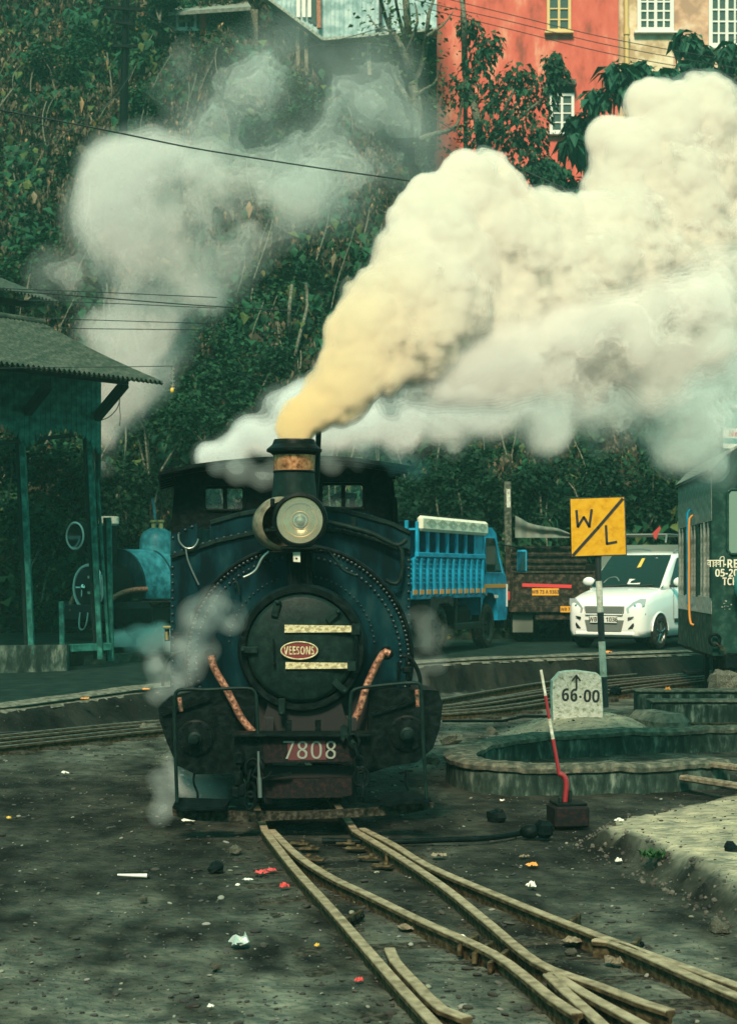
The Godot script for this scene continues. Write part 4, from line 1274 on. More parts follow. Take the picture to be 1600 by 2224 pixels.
	# --- coupling hooks and chains at both ends of the beam
	var link := func(a: Array, b: Array, z: float, flat_on: bool) -> Sh:
		var u := W(a[0], a[1], z)
		var v := W(b[0], b[1], z)
		var d := (v - u)
		var l := d.length()
		d /= l
		var w := d.cross(Vector3(0, 0, 1)).normalized() if flat_on else Vector3(0, 0, 1)
		var ring := []
		for i in 16:
			var g := TAU * i / 16.0
			ring.append((u + v) * 0.5 + d * cos(g) * l * 0.55 + w * sin(g) * 0.036)
		return Sh.new().tube(ring, 0.012, 6, false, true)
	var chain_r := [[[764, 1596], [772, 1624], true], [[770, 1618], [780, 1650], false], [[778, 1644], [784, 1676], true], [[786, 1668], [790, 1706], true], [[783, 1672], [778, 1704], true], [[788, 1702], [790, 1738], false]]
	for q in chain_r:
		p.call("chain_link", link.call(q[0], q[1], 11.93, q[2]), "loco_black")
	var chain_l := [[[552, 1650], [540, 1680], true], [[545, 1674], [537, 1708], false], [[540, 1700], [546, 1730], true], [[545, 1722], [541, 1756], true], [[566, 1650], [574, 1676], false]]
	for q in chain_l:
		p.call("chain_link", link.call(q[0], q[1], 11.93, q[2]), "loco_black")
	p.call("coupling_hook", Sh.new().slab(at_z([[738, 1580], [746, 1573], [756, 1578], [754, 1592], [764, 1602], [776, 1618], [768, 1624], [756, 1612], [750, 1600], [746, 1612], [740, 1606]], 11.95), Vector3(0, 0, -0.04)), "loco_green")
	p.call("screw_shackle", Sh.new().tube([W(561, 1632, 11.9), W(563, 1690, 11.9)], [0.008, 0.013], 8).tube([W(563, 1690, 11.9), W(565, 1732, 11.9)], 0.017, 8), "steel")
	p.call("shackle_wing", Sh.new().tube(smooth_path(at_z([[540, 1672], [552, 1688], [575, 1690], [590, 1676]], 11.92), 0.02), 0.01, 6), "loco_black")
	s = Sh.new()
	for q in [[520, 1645, 0.09], [518, 1690, 0.11], [528, 1715, 0.09], [512, 1720, 0.08]]:
		s.box(W(q[0], q[1], 12.0), Vector3(0.06, q[2], 0.1), 0.015)
	p.call("brake_rigging", s, "loco_black")
	# --- shunter's steps with their rails
	var stepz := 11.98
	var rl := Sh.new().tube(smooth_path(at_z([[385, 1742], [381, 1620], [380, 1514], [388, 1499], [450, 1498], [538, 1495], [553, 1502], [558, 1540], [560, 1600]], stepz), 0.03), 0.0125, 8)
	p.call("hand_rail", rl, "loco_green")
	p.call("hand_rail", Sh.new().tube(smooth_path(at_z([[759, 1600], [762, 1510], [770, 1498], [800, 1492], [900, 1483], [912, 1488], [918, 1600], [926, 1736]], stepz), 0.03), 0.0125, 8), "loco_green")
	p.call("foot_step", Sh.new().slab([W(376, 1756, 11.9), W(392, 1762, 11.9), W(440, 1766, 11.9), W(488, 1760, 11.9), W(500, 1742, 12.15), W(384, 1738, 12.15)], Vector3(0, 0.02, 0)), "loco_black")
	p.call("foot_step", Sh.new().slab([W(818, 1742, 12.0), W(840, 1748, 11.95), W(930, 1746, 11.95), W(934, 1738, 11.98), W(900, 1724, 12.2), W(824, 1730, 12.2)], Vector3(0, 0.02, 0)), "loco_black")
	p.call("guard_board", Sh.new().slab(at_z([[374, 1752], [500, 1762], [640, 1764], [800, 1756], [942, 1744], [940, 1756], [880, 1768], [760, 1776], [640, 1780], [520, 1786], [420, 1782], [376, 1772]], 12.05), Vector3(0, 0, -0.06)), "sleeper_wood")
	# --- taps and hoses at the sides
	p.call("sand_tap", Sh.new().tube([W(398, 1377, 13.1), W(372, 1377, 13.05)], 0.012, 8).tube([W(364, 1392, 13.0), W(363, 1366, 13.0)], [0.02, 0.016], 8), "loco_black")
	p.call("tap_handle", Sh.new().box(W(363, 1362, 13.0), Vector3(0.06, 0.018, 0.02), 0.005).tube([W(362, 1372, 12.97), W(363, 1390, 12.97)], 0.014, 8), "brass")
	p.call("brake_hose", Sh.new().tube(smooth_path(at_z([[872, 1424], [888, 1428], [902, 1446], [911, 1470], [912, 1488]], 12.6), 0.03), 0.016, 8), "loco_black")
	p.call("brake_hose", Sh.new().tube(smooth_path(at_z([[398, 1414], [380, 1420], [364, 1436], [356, 1458], [354, 1490]], 12.9), 0.03), 0.013, 8), "loco_green")
	p.call("side_valve", Sh.new().box(W(884, 1455, 12.55), Vector3(0.07, 0.05, 0.06), 0.01).tube([W(866, 1438, 12.55), W(866, 1478, 12.55)], 0.013, 8).tube([W(882, 1428, 12.55), W(884, 1475, 12.55)], 0.012, 8), "loco_black")
	for q in [[390, 1515, 394, 1545], [905, 1498, 907, 1535]]:
		p.call("oil_cup", Sh.new().tube([W(q[0], q[1], 12.1), W(q[2], q[3], 12.1)], [0.016, 0.014], 8), "copper_pipe")

# ---------------------------------------------------------------- the blue engine waiting in the shed
func second_locomotive() -> void:
	var t := thing("steam_locomotive", "teal blue steam engine with white ringed headlamp half hidden behind the shed posts", "locomotive", Vector3(-5.38, 0.5, -34.0), -0.72)
	var s: Sh
	var fz := 0.0
	var c := Vector3(0, 0.98, fz)
	var box := part(t, "smokebox", Sh.new().lathe([Vector2(0.0, 0.0), Vector2(0.45, 0.0), Vector2(0.46, -0.02), Vector2(0.46, -0.75)], facing(c), 40), M["loco_black"])
	part(box, "front_ring", Sh.new().lathe([Vector2(0.40, 0.0), Vector2(0.41, 0.03), Vector2(0.45, 0.03), Vector2(0.46, 0.0)], facing(c), 40), M["window_white"])
	part(box, "smokebox_door", Sh.new().lathe([Vector2(0.39, 0.02), Vector2(0.3, 0.06), Vector2(0.0, 0.08)], facing(c), 32, 0.0, TAU, true), M["matt_black"])
	part(box, "door_handle", Sh.new().ball(c + Vector3(-0.05, 0, 0.1), Vector3(0.07, 0.07, 0.04), 10, 6).box(c + Vector3(-0.16, 0, 0.11), Vector3(0.18, 0.03, 0.03), 0.005).box(c + Vector3(-0.07, -0.1, 0.11), Vector3(0.03, 0.16, 0.03), 0.005), M["chrome"])
	for y in [0.2, -0.1]:
		part(box, "hinge_strap", Sh.new().box(c + Vector3(0.2, y, 0.06), Vector3(0.3, 0.05, 0.03), 0.005), M["milestone_white"])
	part(box, "hinge_pin", Sh.new().tube([c + Vector3(0.4, 0.3, 0.05), c + Vector3(0.4, -0.22, 0.05)], 0.025, 8), M["chrome"])
	var lc := Vector3(-0.02, 1.97, 0.3)
	var lamp := part(t, "headlamp", Sh.new().lathe([Vector2(0.235, 0.0), Vector2(0.25, 0.03), Vector2(0.275, 0.01), Vector2(0.275, -0.12), Vector2(0.12, -0.4), Vector2(0.0, -0.42)], facing(lc), 32), M["loco_black"])
	part(lamp, "lamp_ring", Sh.new().lathe([Vector2(0.232, 0.02), Vector2(0.25, 0.045), Vector2(0.272, 0.02)], facing(lc), 32), M["window_white"])
	part(lamp, "reflector", Sh.new().lathe([Vector2(0.235, 0.0), Vector2(0.12, -0.1), Vector2(0.0, -0.12)], facing(lc), 28, 0.0, TAU, true), M["dark_glass"])
	part(lamp, "lamp_support", Sh.new().beam(Vector3(-0.15, 1.42, 0), lc + Vector3(-0.05, -0.25, -0.1), 0.04, 0.04).beam(Vector3(0.15, 1.42, 0), lc + Vector3(0.05, -0.25, -0.1), 0.04, 0.04), M["loco_green"])
	var kb := Vector3(0, 1.4, -0.5)
	var ch := part(t, "chimney", Sh.new().lathe([Vector2(0.17, 0.0), Vector2(0.15, 0.78)], Transform3D(Basis(), kb), 24), M["loco_black"])
	part(ch, "chimney_cap", Sh.new().lathe([Vector2(0.15, 0.78), Vector2(0.2, 0.82), Vector2(0.2, 0.95), Vector2(0.16, 0.96), Vector2(0.15, 0.85)], Transform3D(Basis(), kb), 24), M["milestone_white"])
	# saddle tank
	var o := []
	for i in 25:
		var a := deg_to_rad(lerpf(-14, 194, i / 24.0))
		o.append(Vector3(cos(a) * 0.78, 0.95 + sin(a) * 0.78, -0.75))
	var tank := part(t, "saddle_tank", Sh.new().slab(o, Vector3(0, 0, -2.4), true), M["loco_teal"])
	var o2 := []
	for q in o:
		o2.append(Vector3(q.x * 1.01, 0.95 + (q.y - 0.95) * 1.01, -0.72))
	part(tank, "front_plate", Sh.new().slab(o2, Vector3(0, 0, -0.05), true), M["loco_blue"])
	part(tank, "tank_band", Sh.new().slab(o2.map(func(q: Vector3) -> Vector3: return q + Vector3(0, 0, -0.75)), Vector3(0, 0, -0.04), true), M["loco_blue"])
	var dome := part(t, "dome", Sh.new().lathe([Vector2(0.36, -0.2), Vector2(0.34, 0.25), Vector2(0.28, 0.38), Vector2(0.14, 0.46), Vector2(0.0, 0.47)], Transform3D(Basis(), Vector3(0, 1.7, -1.75)), 28, 0.0, TAU, true), M["loco_teal"])
	for x in [-0.1, 0.12]:
		part(dome, "safety_valve", Sh.new().lathe([Vector2(0.05, 0.0), Vector2(0.045, 0.1), Vector2(0.075, 0.13), Vector2(0.075, 0.17), Vector2(0.0, 0.17)], Transform3D(Basis(), Vector3(x, 2.15, -1.75)), 12), M["brass"])
	part(dome, "whistle_pipe", Sh.new().tube([Vector3(-0.14, 2.2, -1.85), Vector3(-0.34, 2.75, -1.95)], 0.03, 6), M["loco_teal"])
	part(t, "steam_pipe", Sh.new().tube(smooth_path([Vector3(0.48, 0.74, -0.1), Vector3(0.56, 0.86, -0.3), Vector3(0.68, 0.93, -0.52), Vector3(0.8, 0.95, -0.78)], 0.06), 0.05, 8), M["copper_pipe"])
	part(t, "steam_pipe", Sh.new().tube(smooth_path([Vector3(-0.52, 0.84, -0.1), Vector3(-0.5, 0.68, 0.02), Vector3(-0.42, 0.52, 0.08)], 0.06), 0.045, 8), M["copper_pipe"])
	for sd in [-1.0, 1.0]:
		part(t, "cylinder", Sh.new().box(Vector3(sd * 0.75, 0.45, -0.45), Vector3(0.5, 0.5, 0.8), 0.12), M["loco_black"])
	part(t, "frame", Sh.new().box(Vector3(0, 0.45, -1.9), Vector3(1.1, 0.3, 3.6), 0.02).box(Vector3(0, 0.5, 0.05), Vector3(1.5, 0.3, 0.12), 0.02), M["matt_black"])
	part(t, "running_board", Sh.new().box(Vector3(0, 0.7, -2.2), Vector3(1.6, 0.03, 3.2), 0.005), M["matt_black"])
	part(t, "cab", Sh.new().box(Vector3(0, 1.5, -4.1), Vector3(1.6, 2.0, 1.6), 0.03), M["loco_blue"])
	for z in [-0.9, -2.4]:
		for x in [-0.36, 0.36]:
			part(t, "wheel", Sh.new().lathe([Vector2(0.0, 0.05), Vector2(0.33, 0.03), Vector2(0.36, 0.05), Vector2(0.36, -0.05), Vector2(0.0, -0.05)], Transform3D(Basis(Vector3(0, 0, 1), -PI / 2 * signf(x)), Vector3(x, 0.36, z)), 24), M["loco_black"])
	part(t, "coupling_chain", Sh.new().tube(smooth_path([Vector3(-0.1, 0.5, 0.13), Vector3(-0.05, 0.2, 0.18), Vector3(0.1, 0.2, 0.18), Vector3(0.14, 0.5, 0.13)], 0.05), 0.02, 6), M["steel"])

# ---------------------------------------------------------------- road vehicles and the coach
func road_wheel(p: Node3D, at: Vector3, r: float, w: float, side: float, rim: String) -> void:   # side: -1 looks to -x, +1 to +x
	var xf := Transform3D(Basis(Vector3(0, 0, 1), -PI / 2 * side), at)
	var o := part(p, "wheel", Sh.new().lathe([Vector2(r * 0.62, w * 0.46), Vector2(r * 0.7, w * 0.5), Vector2(r * 0.9, w * 0.47), Vector2(r, w * 0.3), Vector2(r, -w * 0.3), Vector2(r * 0.9, -w * 0.48), Vector2(0.0, -w * 0.48)], xf, 36), M["tyre"])
	part(o, "rim", Sh.new().lathe([Vector2(r * 0.63, w * 0.44), Vector2(r * 0.58, w * 0.3), Vector2(r * 0.4, w * 0.22), Vector2(r * 0.2, w * 0.36), Vector2(0.0, w * 0.38)], xf, 28), M[rim])
	for k in 5:
		var a := TAU * k / 5.0
		var d := Vector3(0, cos(a), sin(a))
		if rim == "steel":
			part(o, "spoke", Sh.new().beam(at + Vector3(side * w * 0.36, 0, 0) + d * r * 0.1, at + Vector3(side * w * 0.36, 0, 0) + d * r * 0.6, r * 0.17, r * 0.1, 0.004), M["chrome"])
		else:
			part(o, "wheel_nut", Sh.new().ball(at + Vector3(side * w * 0.36, 0, 0) + d * r * 0.3, Vector3(0.02, 0.02, 0.02), 6, 4), M["loco_black"])

func zy(pts: Array, x: float) -> Array:
	var o := []
	for q in pts:
		o.append(Vector3(x, q[1], q[0]))
	return o

func blue_truck() -> void:
	var t := thing("parked_truck", "bright blue cargo truck with cream canvas roof roll seen beside the black engine", "truck", Vector3(1.36, 0.385, -32.3), deg_to_rad(159))
	var X := -0.86
	# cab
	var prof := [[-0.45, 0.62], [-0.45, 2.12], [-0.3, 2.2], [0.25, 2.2], [0.5, 2.1], [0.72, 1.75], [1.0, 1.4], [1.16, 1.3], [1.2, 1.1], [1.22, 0.62], [1.15, 0.5], [0.62, 0.5], [0.6, 0.66], [0.5, 0.88], [0.3, 1.0], [0.0, 1.02], [-0.3, 0.9]]
	var cab := part(t, "cab", Sh.new().slab(zy(prof, X), Vector3(1.72, 0, 0), true), M["truck_blue"])
	part(cab, "door_window", Sh.new().slab(zy([[-0.18, 1.38], [-0.2, 2.0], [0.36, 2.0], [0.86, 1.38]], X - 0.006), Vector3(0.004, 0, 0)), M["car_glass"])
	part(cab, "window_frame", Sh.new().tube(zy([[-0.18, 1.37], [-0.21, 2.01], [0.37, 2.01], [0.87, 1.37]], X - 0.008), 0.014, 6, false, true), M["truck_blue"])
	part(cab, "windscreen", Sh.new().face_pair([Vector3(-0.76, 2.05, 0.545), Vector3(0.76, 2.05, 0.545), Vector3(0.78, 1.42, 1.0), Vector3(-0.78, 1.42, 1.0)], Vector3(0, 0.4, 1), 0.02), M["car_glass"])
	part(cab, "orange_strip", Sh.new().slab(zy([[-0.38, 1.1], [-0.38, 1.17], [1.12, 1.17], [1.12, 1.1]], X - 0.008), Vector3(0.006, 0, 0)), M["orange"])
	part(cab, "door_seam", Sh.new().slab(zy([[-0.27, 0.95], [-0.27, 1.36], [-0.25, 1.36], [-0.25, 0.95]], X - 0.004), Vector3(0.003, 0, 0)), M["loco_blue"])
	part(cab, "door_handle", Sh.new().box(Vector3(X - 0.02, 0.98, -0.16), Vector3(0.03, 0.04, 0.14), 0.01), M["chrome"])
	part(cab, "corner_lamp", Sh.new().box(Vector3(X - 0.01, 0.95, 1.17), Vector3(0.02, 0.42, 0.05), 0.006), M["window_white"])
	part(cab, "roof_lamp", Sh.new().ball(Vector3(X + 0.03, 2.1, -0.3), Vector3(0.05, 0.06, 0.06), 10, 6), M["loco_black"])
	part(cab, "lower_bumper", Sh.new().box(Vector3(0, 0.42, 1.1), Vector3(1.7, 0.16, 0.2), 0.03), M["loco_black"])
	words(cab, "door_lettering", "KERSH", 0.055, M["canvas"], Transform3D(Basis(Vector3.UP, -PI / 2), Vector3(X - 0.004, 0.94, 0.5)), true)
	var mir := part(cab, "mirror_arm", Sh.new().tube([Vector3(X, 1.9, 0.6), Vector3(X - 0.2, 1.85, 1.45), Vector3(X - 0.2, 1.35, 1.45)], 0.013, 6), M["loco_black"])
	part(mir, "mirror", Sh.new().box(Vector3(X - 0.22, 1.6, 1.45), Vector3(0.19, 0.42, 0.05), 0.03), M["truck_blue"])
	part(mir, "mirror_glass", Sh.new().box(Vector3(X - 0.22, 1.6, 1.42), Vector3(0.16, 0.36, 0.01), 0.003), M["chrome"])
	# cargo bed with pressed panels, posts and the rolled canvas
	var z0 := -0.5
	var z1 := -4.1
	var bed := part(t, "cargo_bed", Sh.new().box(Vector3(0, 1.0, (z0 + z1) / 2), Vector3(1.86, 0.12, z0 - z1), 0.01).box(Vector3(-0.91, 1.32, (z0 + z1) / 2), Vector3(0.03, 0.62, z0 - z1), 0.005).box(Vector3(0.91, 1.32, (z0 + z1) / 2), Vector3(0.03, 0.62, z0 - z1), 0.005).box(Vector3(0, 1.6, z0 - 0.02), Vector3(1.84, 1.1, 0.04), 0.005), M["truck_blue"])
	part(bed, "top_rail", Sh.new().box(Vector3(-0.935, 1.66, (z0 + z1) / 2), Vector3(0.07, 0.08, z0 - z1), 0.01).box(Vector3(0.935, 1.66, (z0 + z1) / 2), Vector3(0.07, 0.08, z0 - z1), 0.01), M["truck_blue"])
	for i in 12:
		var z := z0 - 0.12 - i * 0.33
		part(bed, "panel_rib", Sh.new().box(Vector3(-0.945, 1.3, z), Vector3(0.05, 0.62, 0.09), 0.015), M["truck_blue"])
		part(bed, "reflector_strip", Sh.new().box(Vector3(-0.978, 1.06, z - 0.02), Vector3(0.006, 0.075, 0.2), 0.001), M["orange"] if i != 7 else M["paper_orange"])
		for k in 6:
			part(bed, "panel_slot", Sh.new().box(Vector3(-0.93, 1.2 + k * 0.075, z - 0.165), Vector3(0.03, 0.035, 0.17), 0.01, Basis(Vector3(0, 0, 1), 0.35)), M["truck_blue"])
	for i in 8:
		for sd in [-0.93, 0.93]:
			part(bed, "post", Sh.new().box(Vector3(sd, 1.94, z0 - 0.55 - i * 0.5 if i > 0 else z0 - 0.03), Vector3(0.05, 0.5, 0.075), 0.01), M["truck_blue"])
	part(bed, "front_side_panel", Sh.new().box(Vector3(-0.925, 1.94, z0 - 0.3), Vector3(0.02, 0.5, 0.5), 0.004), M["truck_blue"])
	part(bed, "roof_sheet", Sh.new().box(Vector3(0, 2.2, (z0 + z1) / 2), Vector3(1.8, 0.03, z0 - z1), 0.01), M["loco_black"])
	var roll := part(bed, "canvas_roll", Sh.new().box(Vector3(-0.97, 2.16, (z0 + z1) / 2 + 0.03), Vector3(0.1, 0.25, z0 - z1 - 0.02), 0.045), M["canvas"])
	for i in 6:
		var z := z0 - 0.35 - i * 0.55
		for k in 2:
			var s := 1.0 - k * 0.5
			part(roll, "quilted_diamond", Sh.new().tube([Vector3(-1.021, 2.17, z + 0.24 * s), Vector3(-1.021, 2.235 - 0.03 * k, z), Vector3(-1.021, 2.17, z - 0.24 * s), Vector3(-1.021, 2.105 + 0.03 * k, z)], 0.004, 4, false, true), M["weathered_wood"])
	part(bed, "roof_rope", Sh.new().tube([Vector3(-0.9, 2.31, z0 - 0.1), Vector3(-0.9, 2.305, -2.3), Vector3(-0.9, 2.32, z1)], 0.012, 6), M["loco_black"])
	# pale sheets on the far side seen through the openings
	for i in 5:
		part(bed, "far_window", Sh.new().box(Vector3(0.90, 2.0, z0 - 0.8 - i * 0.55), Vector3(0.01, 0.2, 0.34), 0.002), M["canvas"])
	# chassis
	part(t, "chassis", Sh.new().box(Vector3(-0.4, 0.75, -1.6), Vector3(0.1, 0.2, 5.0), 0.01).box(Vector3(0.4, 0.75, -1.6), Vector3(0.1, 0.2, 5.0), 0.01).box(Vector3(0, 0.55, -2.7), Vector3(1.3, 0.14, 0.14), 0.02), M["matt_black"])
	part(t, "fuel_tank", Sh.new().box(Vector3(-0.62, 0.6, -1.25), Vector3(0.4, 0.4, 0.8), 0.08), M["loco_black"])
	part(t, "side_guard", Sh.new().box(Vector3(-0.9, 0.45, -1.3), Vector3(0.03, 0.12, 1.5), 0.01).box(Vector3(-0.9, 0.7, -0.62), Vector3(0.03, 0.5, 0.05), 0.01).box(Vector3(-0.9, 0.7, -1.98), Vector3(0.03, 0.5, 0.05), 0.01), M["loco_green"])
	part(t, "mudguard", Sh.new().slab(zy([[-3.4, 0.6], [-3.4, 0.98], [-2.2, 0.98], [-2.2, 0.8], [-2.45, 0.86], [-2.95, 0.86], [-3.2, 0.6]], -0.93), Vector3(0.03, 0, 0)), M["loco_green"])
	part(t, "mud_flap", Sh.new().box(Vector3(-0.7, 0.55, -3.45), Vector3(0.5, 0.8, 0.02), 0.004), M["loco_green"])
	for x in [-1.0, 1.0]:
		road_wheel(t, Vector3(x * 0.76, 0.41, 0.0), 0.41, 0.22, x, "loco_green")
		road_wheel(t, Vector3(x * 0.7, 0.43, -2.7), 0.43, 0.34, x, "tyre")

func brown_truck() -> void:
	var t := thing("parked_truck", "dark brown open truck seen from behind with orange plate and red stripe", "truck", Vector3(3.62, 0.39, -34.6), deg_to_rad(177))
	# local +x is the left in the picture's sense reversed: the rear looks to -z
	var tail := part(t, "tailboard", Sh.new().box(Vector3(0, 1.0, 0), Vector3(1.6, 0.76, 0.06), 0.01).box(Vector3(0, 0.66, -0.02), Vector3(1.75, 0.12, 0.1), 0.01), M["truck_brown"])
	part(tail, "tail_frame", Sh.new().box(Vector3(0, 1.385, -0.02), Vector3(1.66, 0.05, 0.08), 0.01).box(Vector3(0.80, 1.0, -0.02), Vector3(0.06, 0.8, 0.09), 0.01).box(Vector3(-0.80, 1.0, -0.02), Vector3(0.06, 0.8, 0.09), 0.01), M["truck_brown"])
	part(tail, "red_stripe", Sh.new().box(Vector3(0.13, 1.12, -0.036), Vector3(0.96, 0.065, 0.008), 0.001, Basis(Vector3(0, 0, 1), 0.03)), M["bright_red"])
	var turned := Basis(Vector3.UP, PI)
	var pl := part(tail, "number_plate", Sh.new().box(Vector3(0.16, 1.0, -0.036), Vector3(0.52, 0.14, 0.01), 0.002), M["plate_orange"])
	words(pl, "plate_lettering", "WB 73 A 9363", 0.072, M["black_paint"], Transform3D(turned, Vector3(0.16, 1.0, -0.043)), true, false, 0.84)
	var pl2 := part(tail, "lower_plate", Sh.new().box(Vector3(-0.38, 0.66, -0.076), Vector3(0.5, 0.12, 0.01), 0.002), M["plate_orange"])
	words(pl2, "plate_lettering", "WB 73 A 9363", 0.062, M["black_paint"], Transform3D(turned, Vector3(-0.38, 0.66, -0.083)), true, false, 0.9)
	for x in [-0.93, 0.93]:
		part(t, "tail_light", Sh.new().box(Vector3(x * 0.98, 0.92, -0.02), Vector3(0.12, 0.18, 0.08), 0.01), M["red_paint"])
		part(t, "corner_post", Sh.new().box(Vector3(x * 0.95, 1.35, 0.03), Vector3(0.1, 1.1, 0.1), 0.01), M["truck_brown"])
		part(t, "side_board", Sh.new().box(Vector3(x * 0.93, 1.15, 1.6), Vector3(0.05, 0.8, 3.2), 0.01), M["truck_brown"])
		part(t, "mud_flap", Sh.new().box(Vector3(x * 0.64, 0.38, 0.12), Vector3(0.4, 0.36, 0.02), 0.004), M["net"])
		road_wheel(t, Vector3(x * 0.6, 0.38, 0.75), 0.38, 0.4, signf(x), "loco_black")
		road_wheel(t, Vector3(x * 0.66, 0.38, 3.5), 0.38, 0.22, signf(x), "loco_black")
		for i in 5:
			part(t, "ladder_rung", Sh.new().box(Vector3(x * 0.93, 1.42 + i * 0.11, 0.0), Vector3(0.12, 0.03, 0.04), 0.006), M["truck_brown"])
	for i in 4:
		part(t, "cargo_rail", Sh.new().box(Vector3(0, 1.5 + i * 0.14, 3.1), Vector3(1.7, 0.04, 0.04), 0.008), M["truck_brown"])
	part(t, "headboard", Sh.new().box(Vector3(0, 1.55, 3.2), Vector3(1.74, 0.75, 0.05), 0.01), M["truck_brown"])
	part(t, "cab", Sh.new().slab(zy([[3.3, 0.6], [3.3, 1.95], [4.3, 1.95], [4.8, 1.3], [4.85, 0.6]], -0.82), Vector3(1.64, 0, 0), true), M["truck_brown"])
	part(t, "bed_floor", Sh.new().box(Vector3(0, 0.72, 1.6), Vector3(1.7, 0.08, 3.3), 0.01).box(Vector3(0, 0.55, 2.2), Vector3(0.7, 0.2, 4.4), 0.01), M["truck_brown"])
	part(t, "orange_light", Sh.new().box(Vector3(-0.88, 1.48, -0.02), Vector3(0.03, 0.08, 0.03), 0.006), M["orange"])

func loft(rings: Array, caps := true) -> Sh:             # rings of equal length, smoothed along and around
	var s := Sh.new()
	var m := rings.size()
	var k: int = rings[0].size()
	var ctr := []
	for r in rings:
		var c := Vector3.ZERO
		for q in r:
			c += q / k
		ctr.append(c)
	var nr := []
	for i in m:
		var row := []
		for j in k:
			var a: Vector3 = rings[mini(i + 1, m - 1)][j] - rings[maxi(i - 1, 0)][j]
			var b: Vector3 = rings[i][(j + 1) % k] - rings[i][(j + k - 1) % k]
			var n := a.cross(b).normalized()
			row.append(n if n.dot(rings[i][j] - ctr[i]) >= 0.0 else -n)
		nr.append(row)
	for i in m - 1:
		for j in k:
			var l := (j + 1) % k
			s.quad_s(rings[i][j], rings[i][l], rings[i + 1][l], rings[i + 1][j], nr[i][j], nr[i][l], nr[i + 1][l], nr[i + 1][j])
	if caps:
		s.face(rings[0], ctr[0] - ctr[1])
		s.face(rings[m - 1], ctr[m - 1] - ctr[m - 2])
	return s

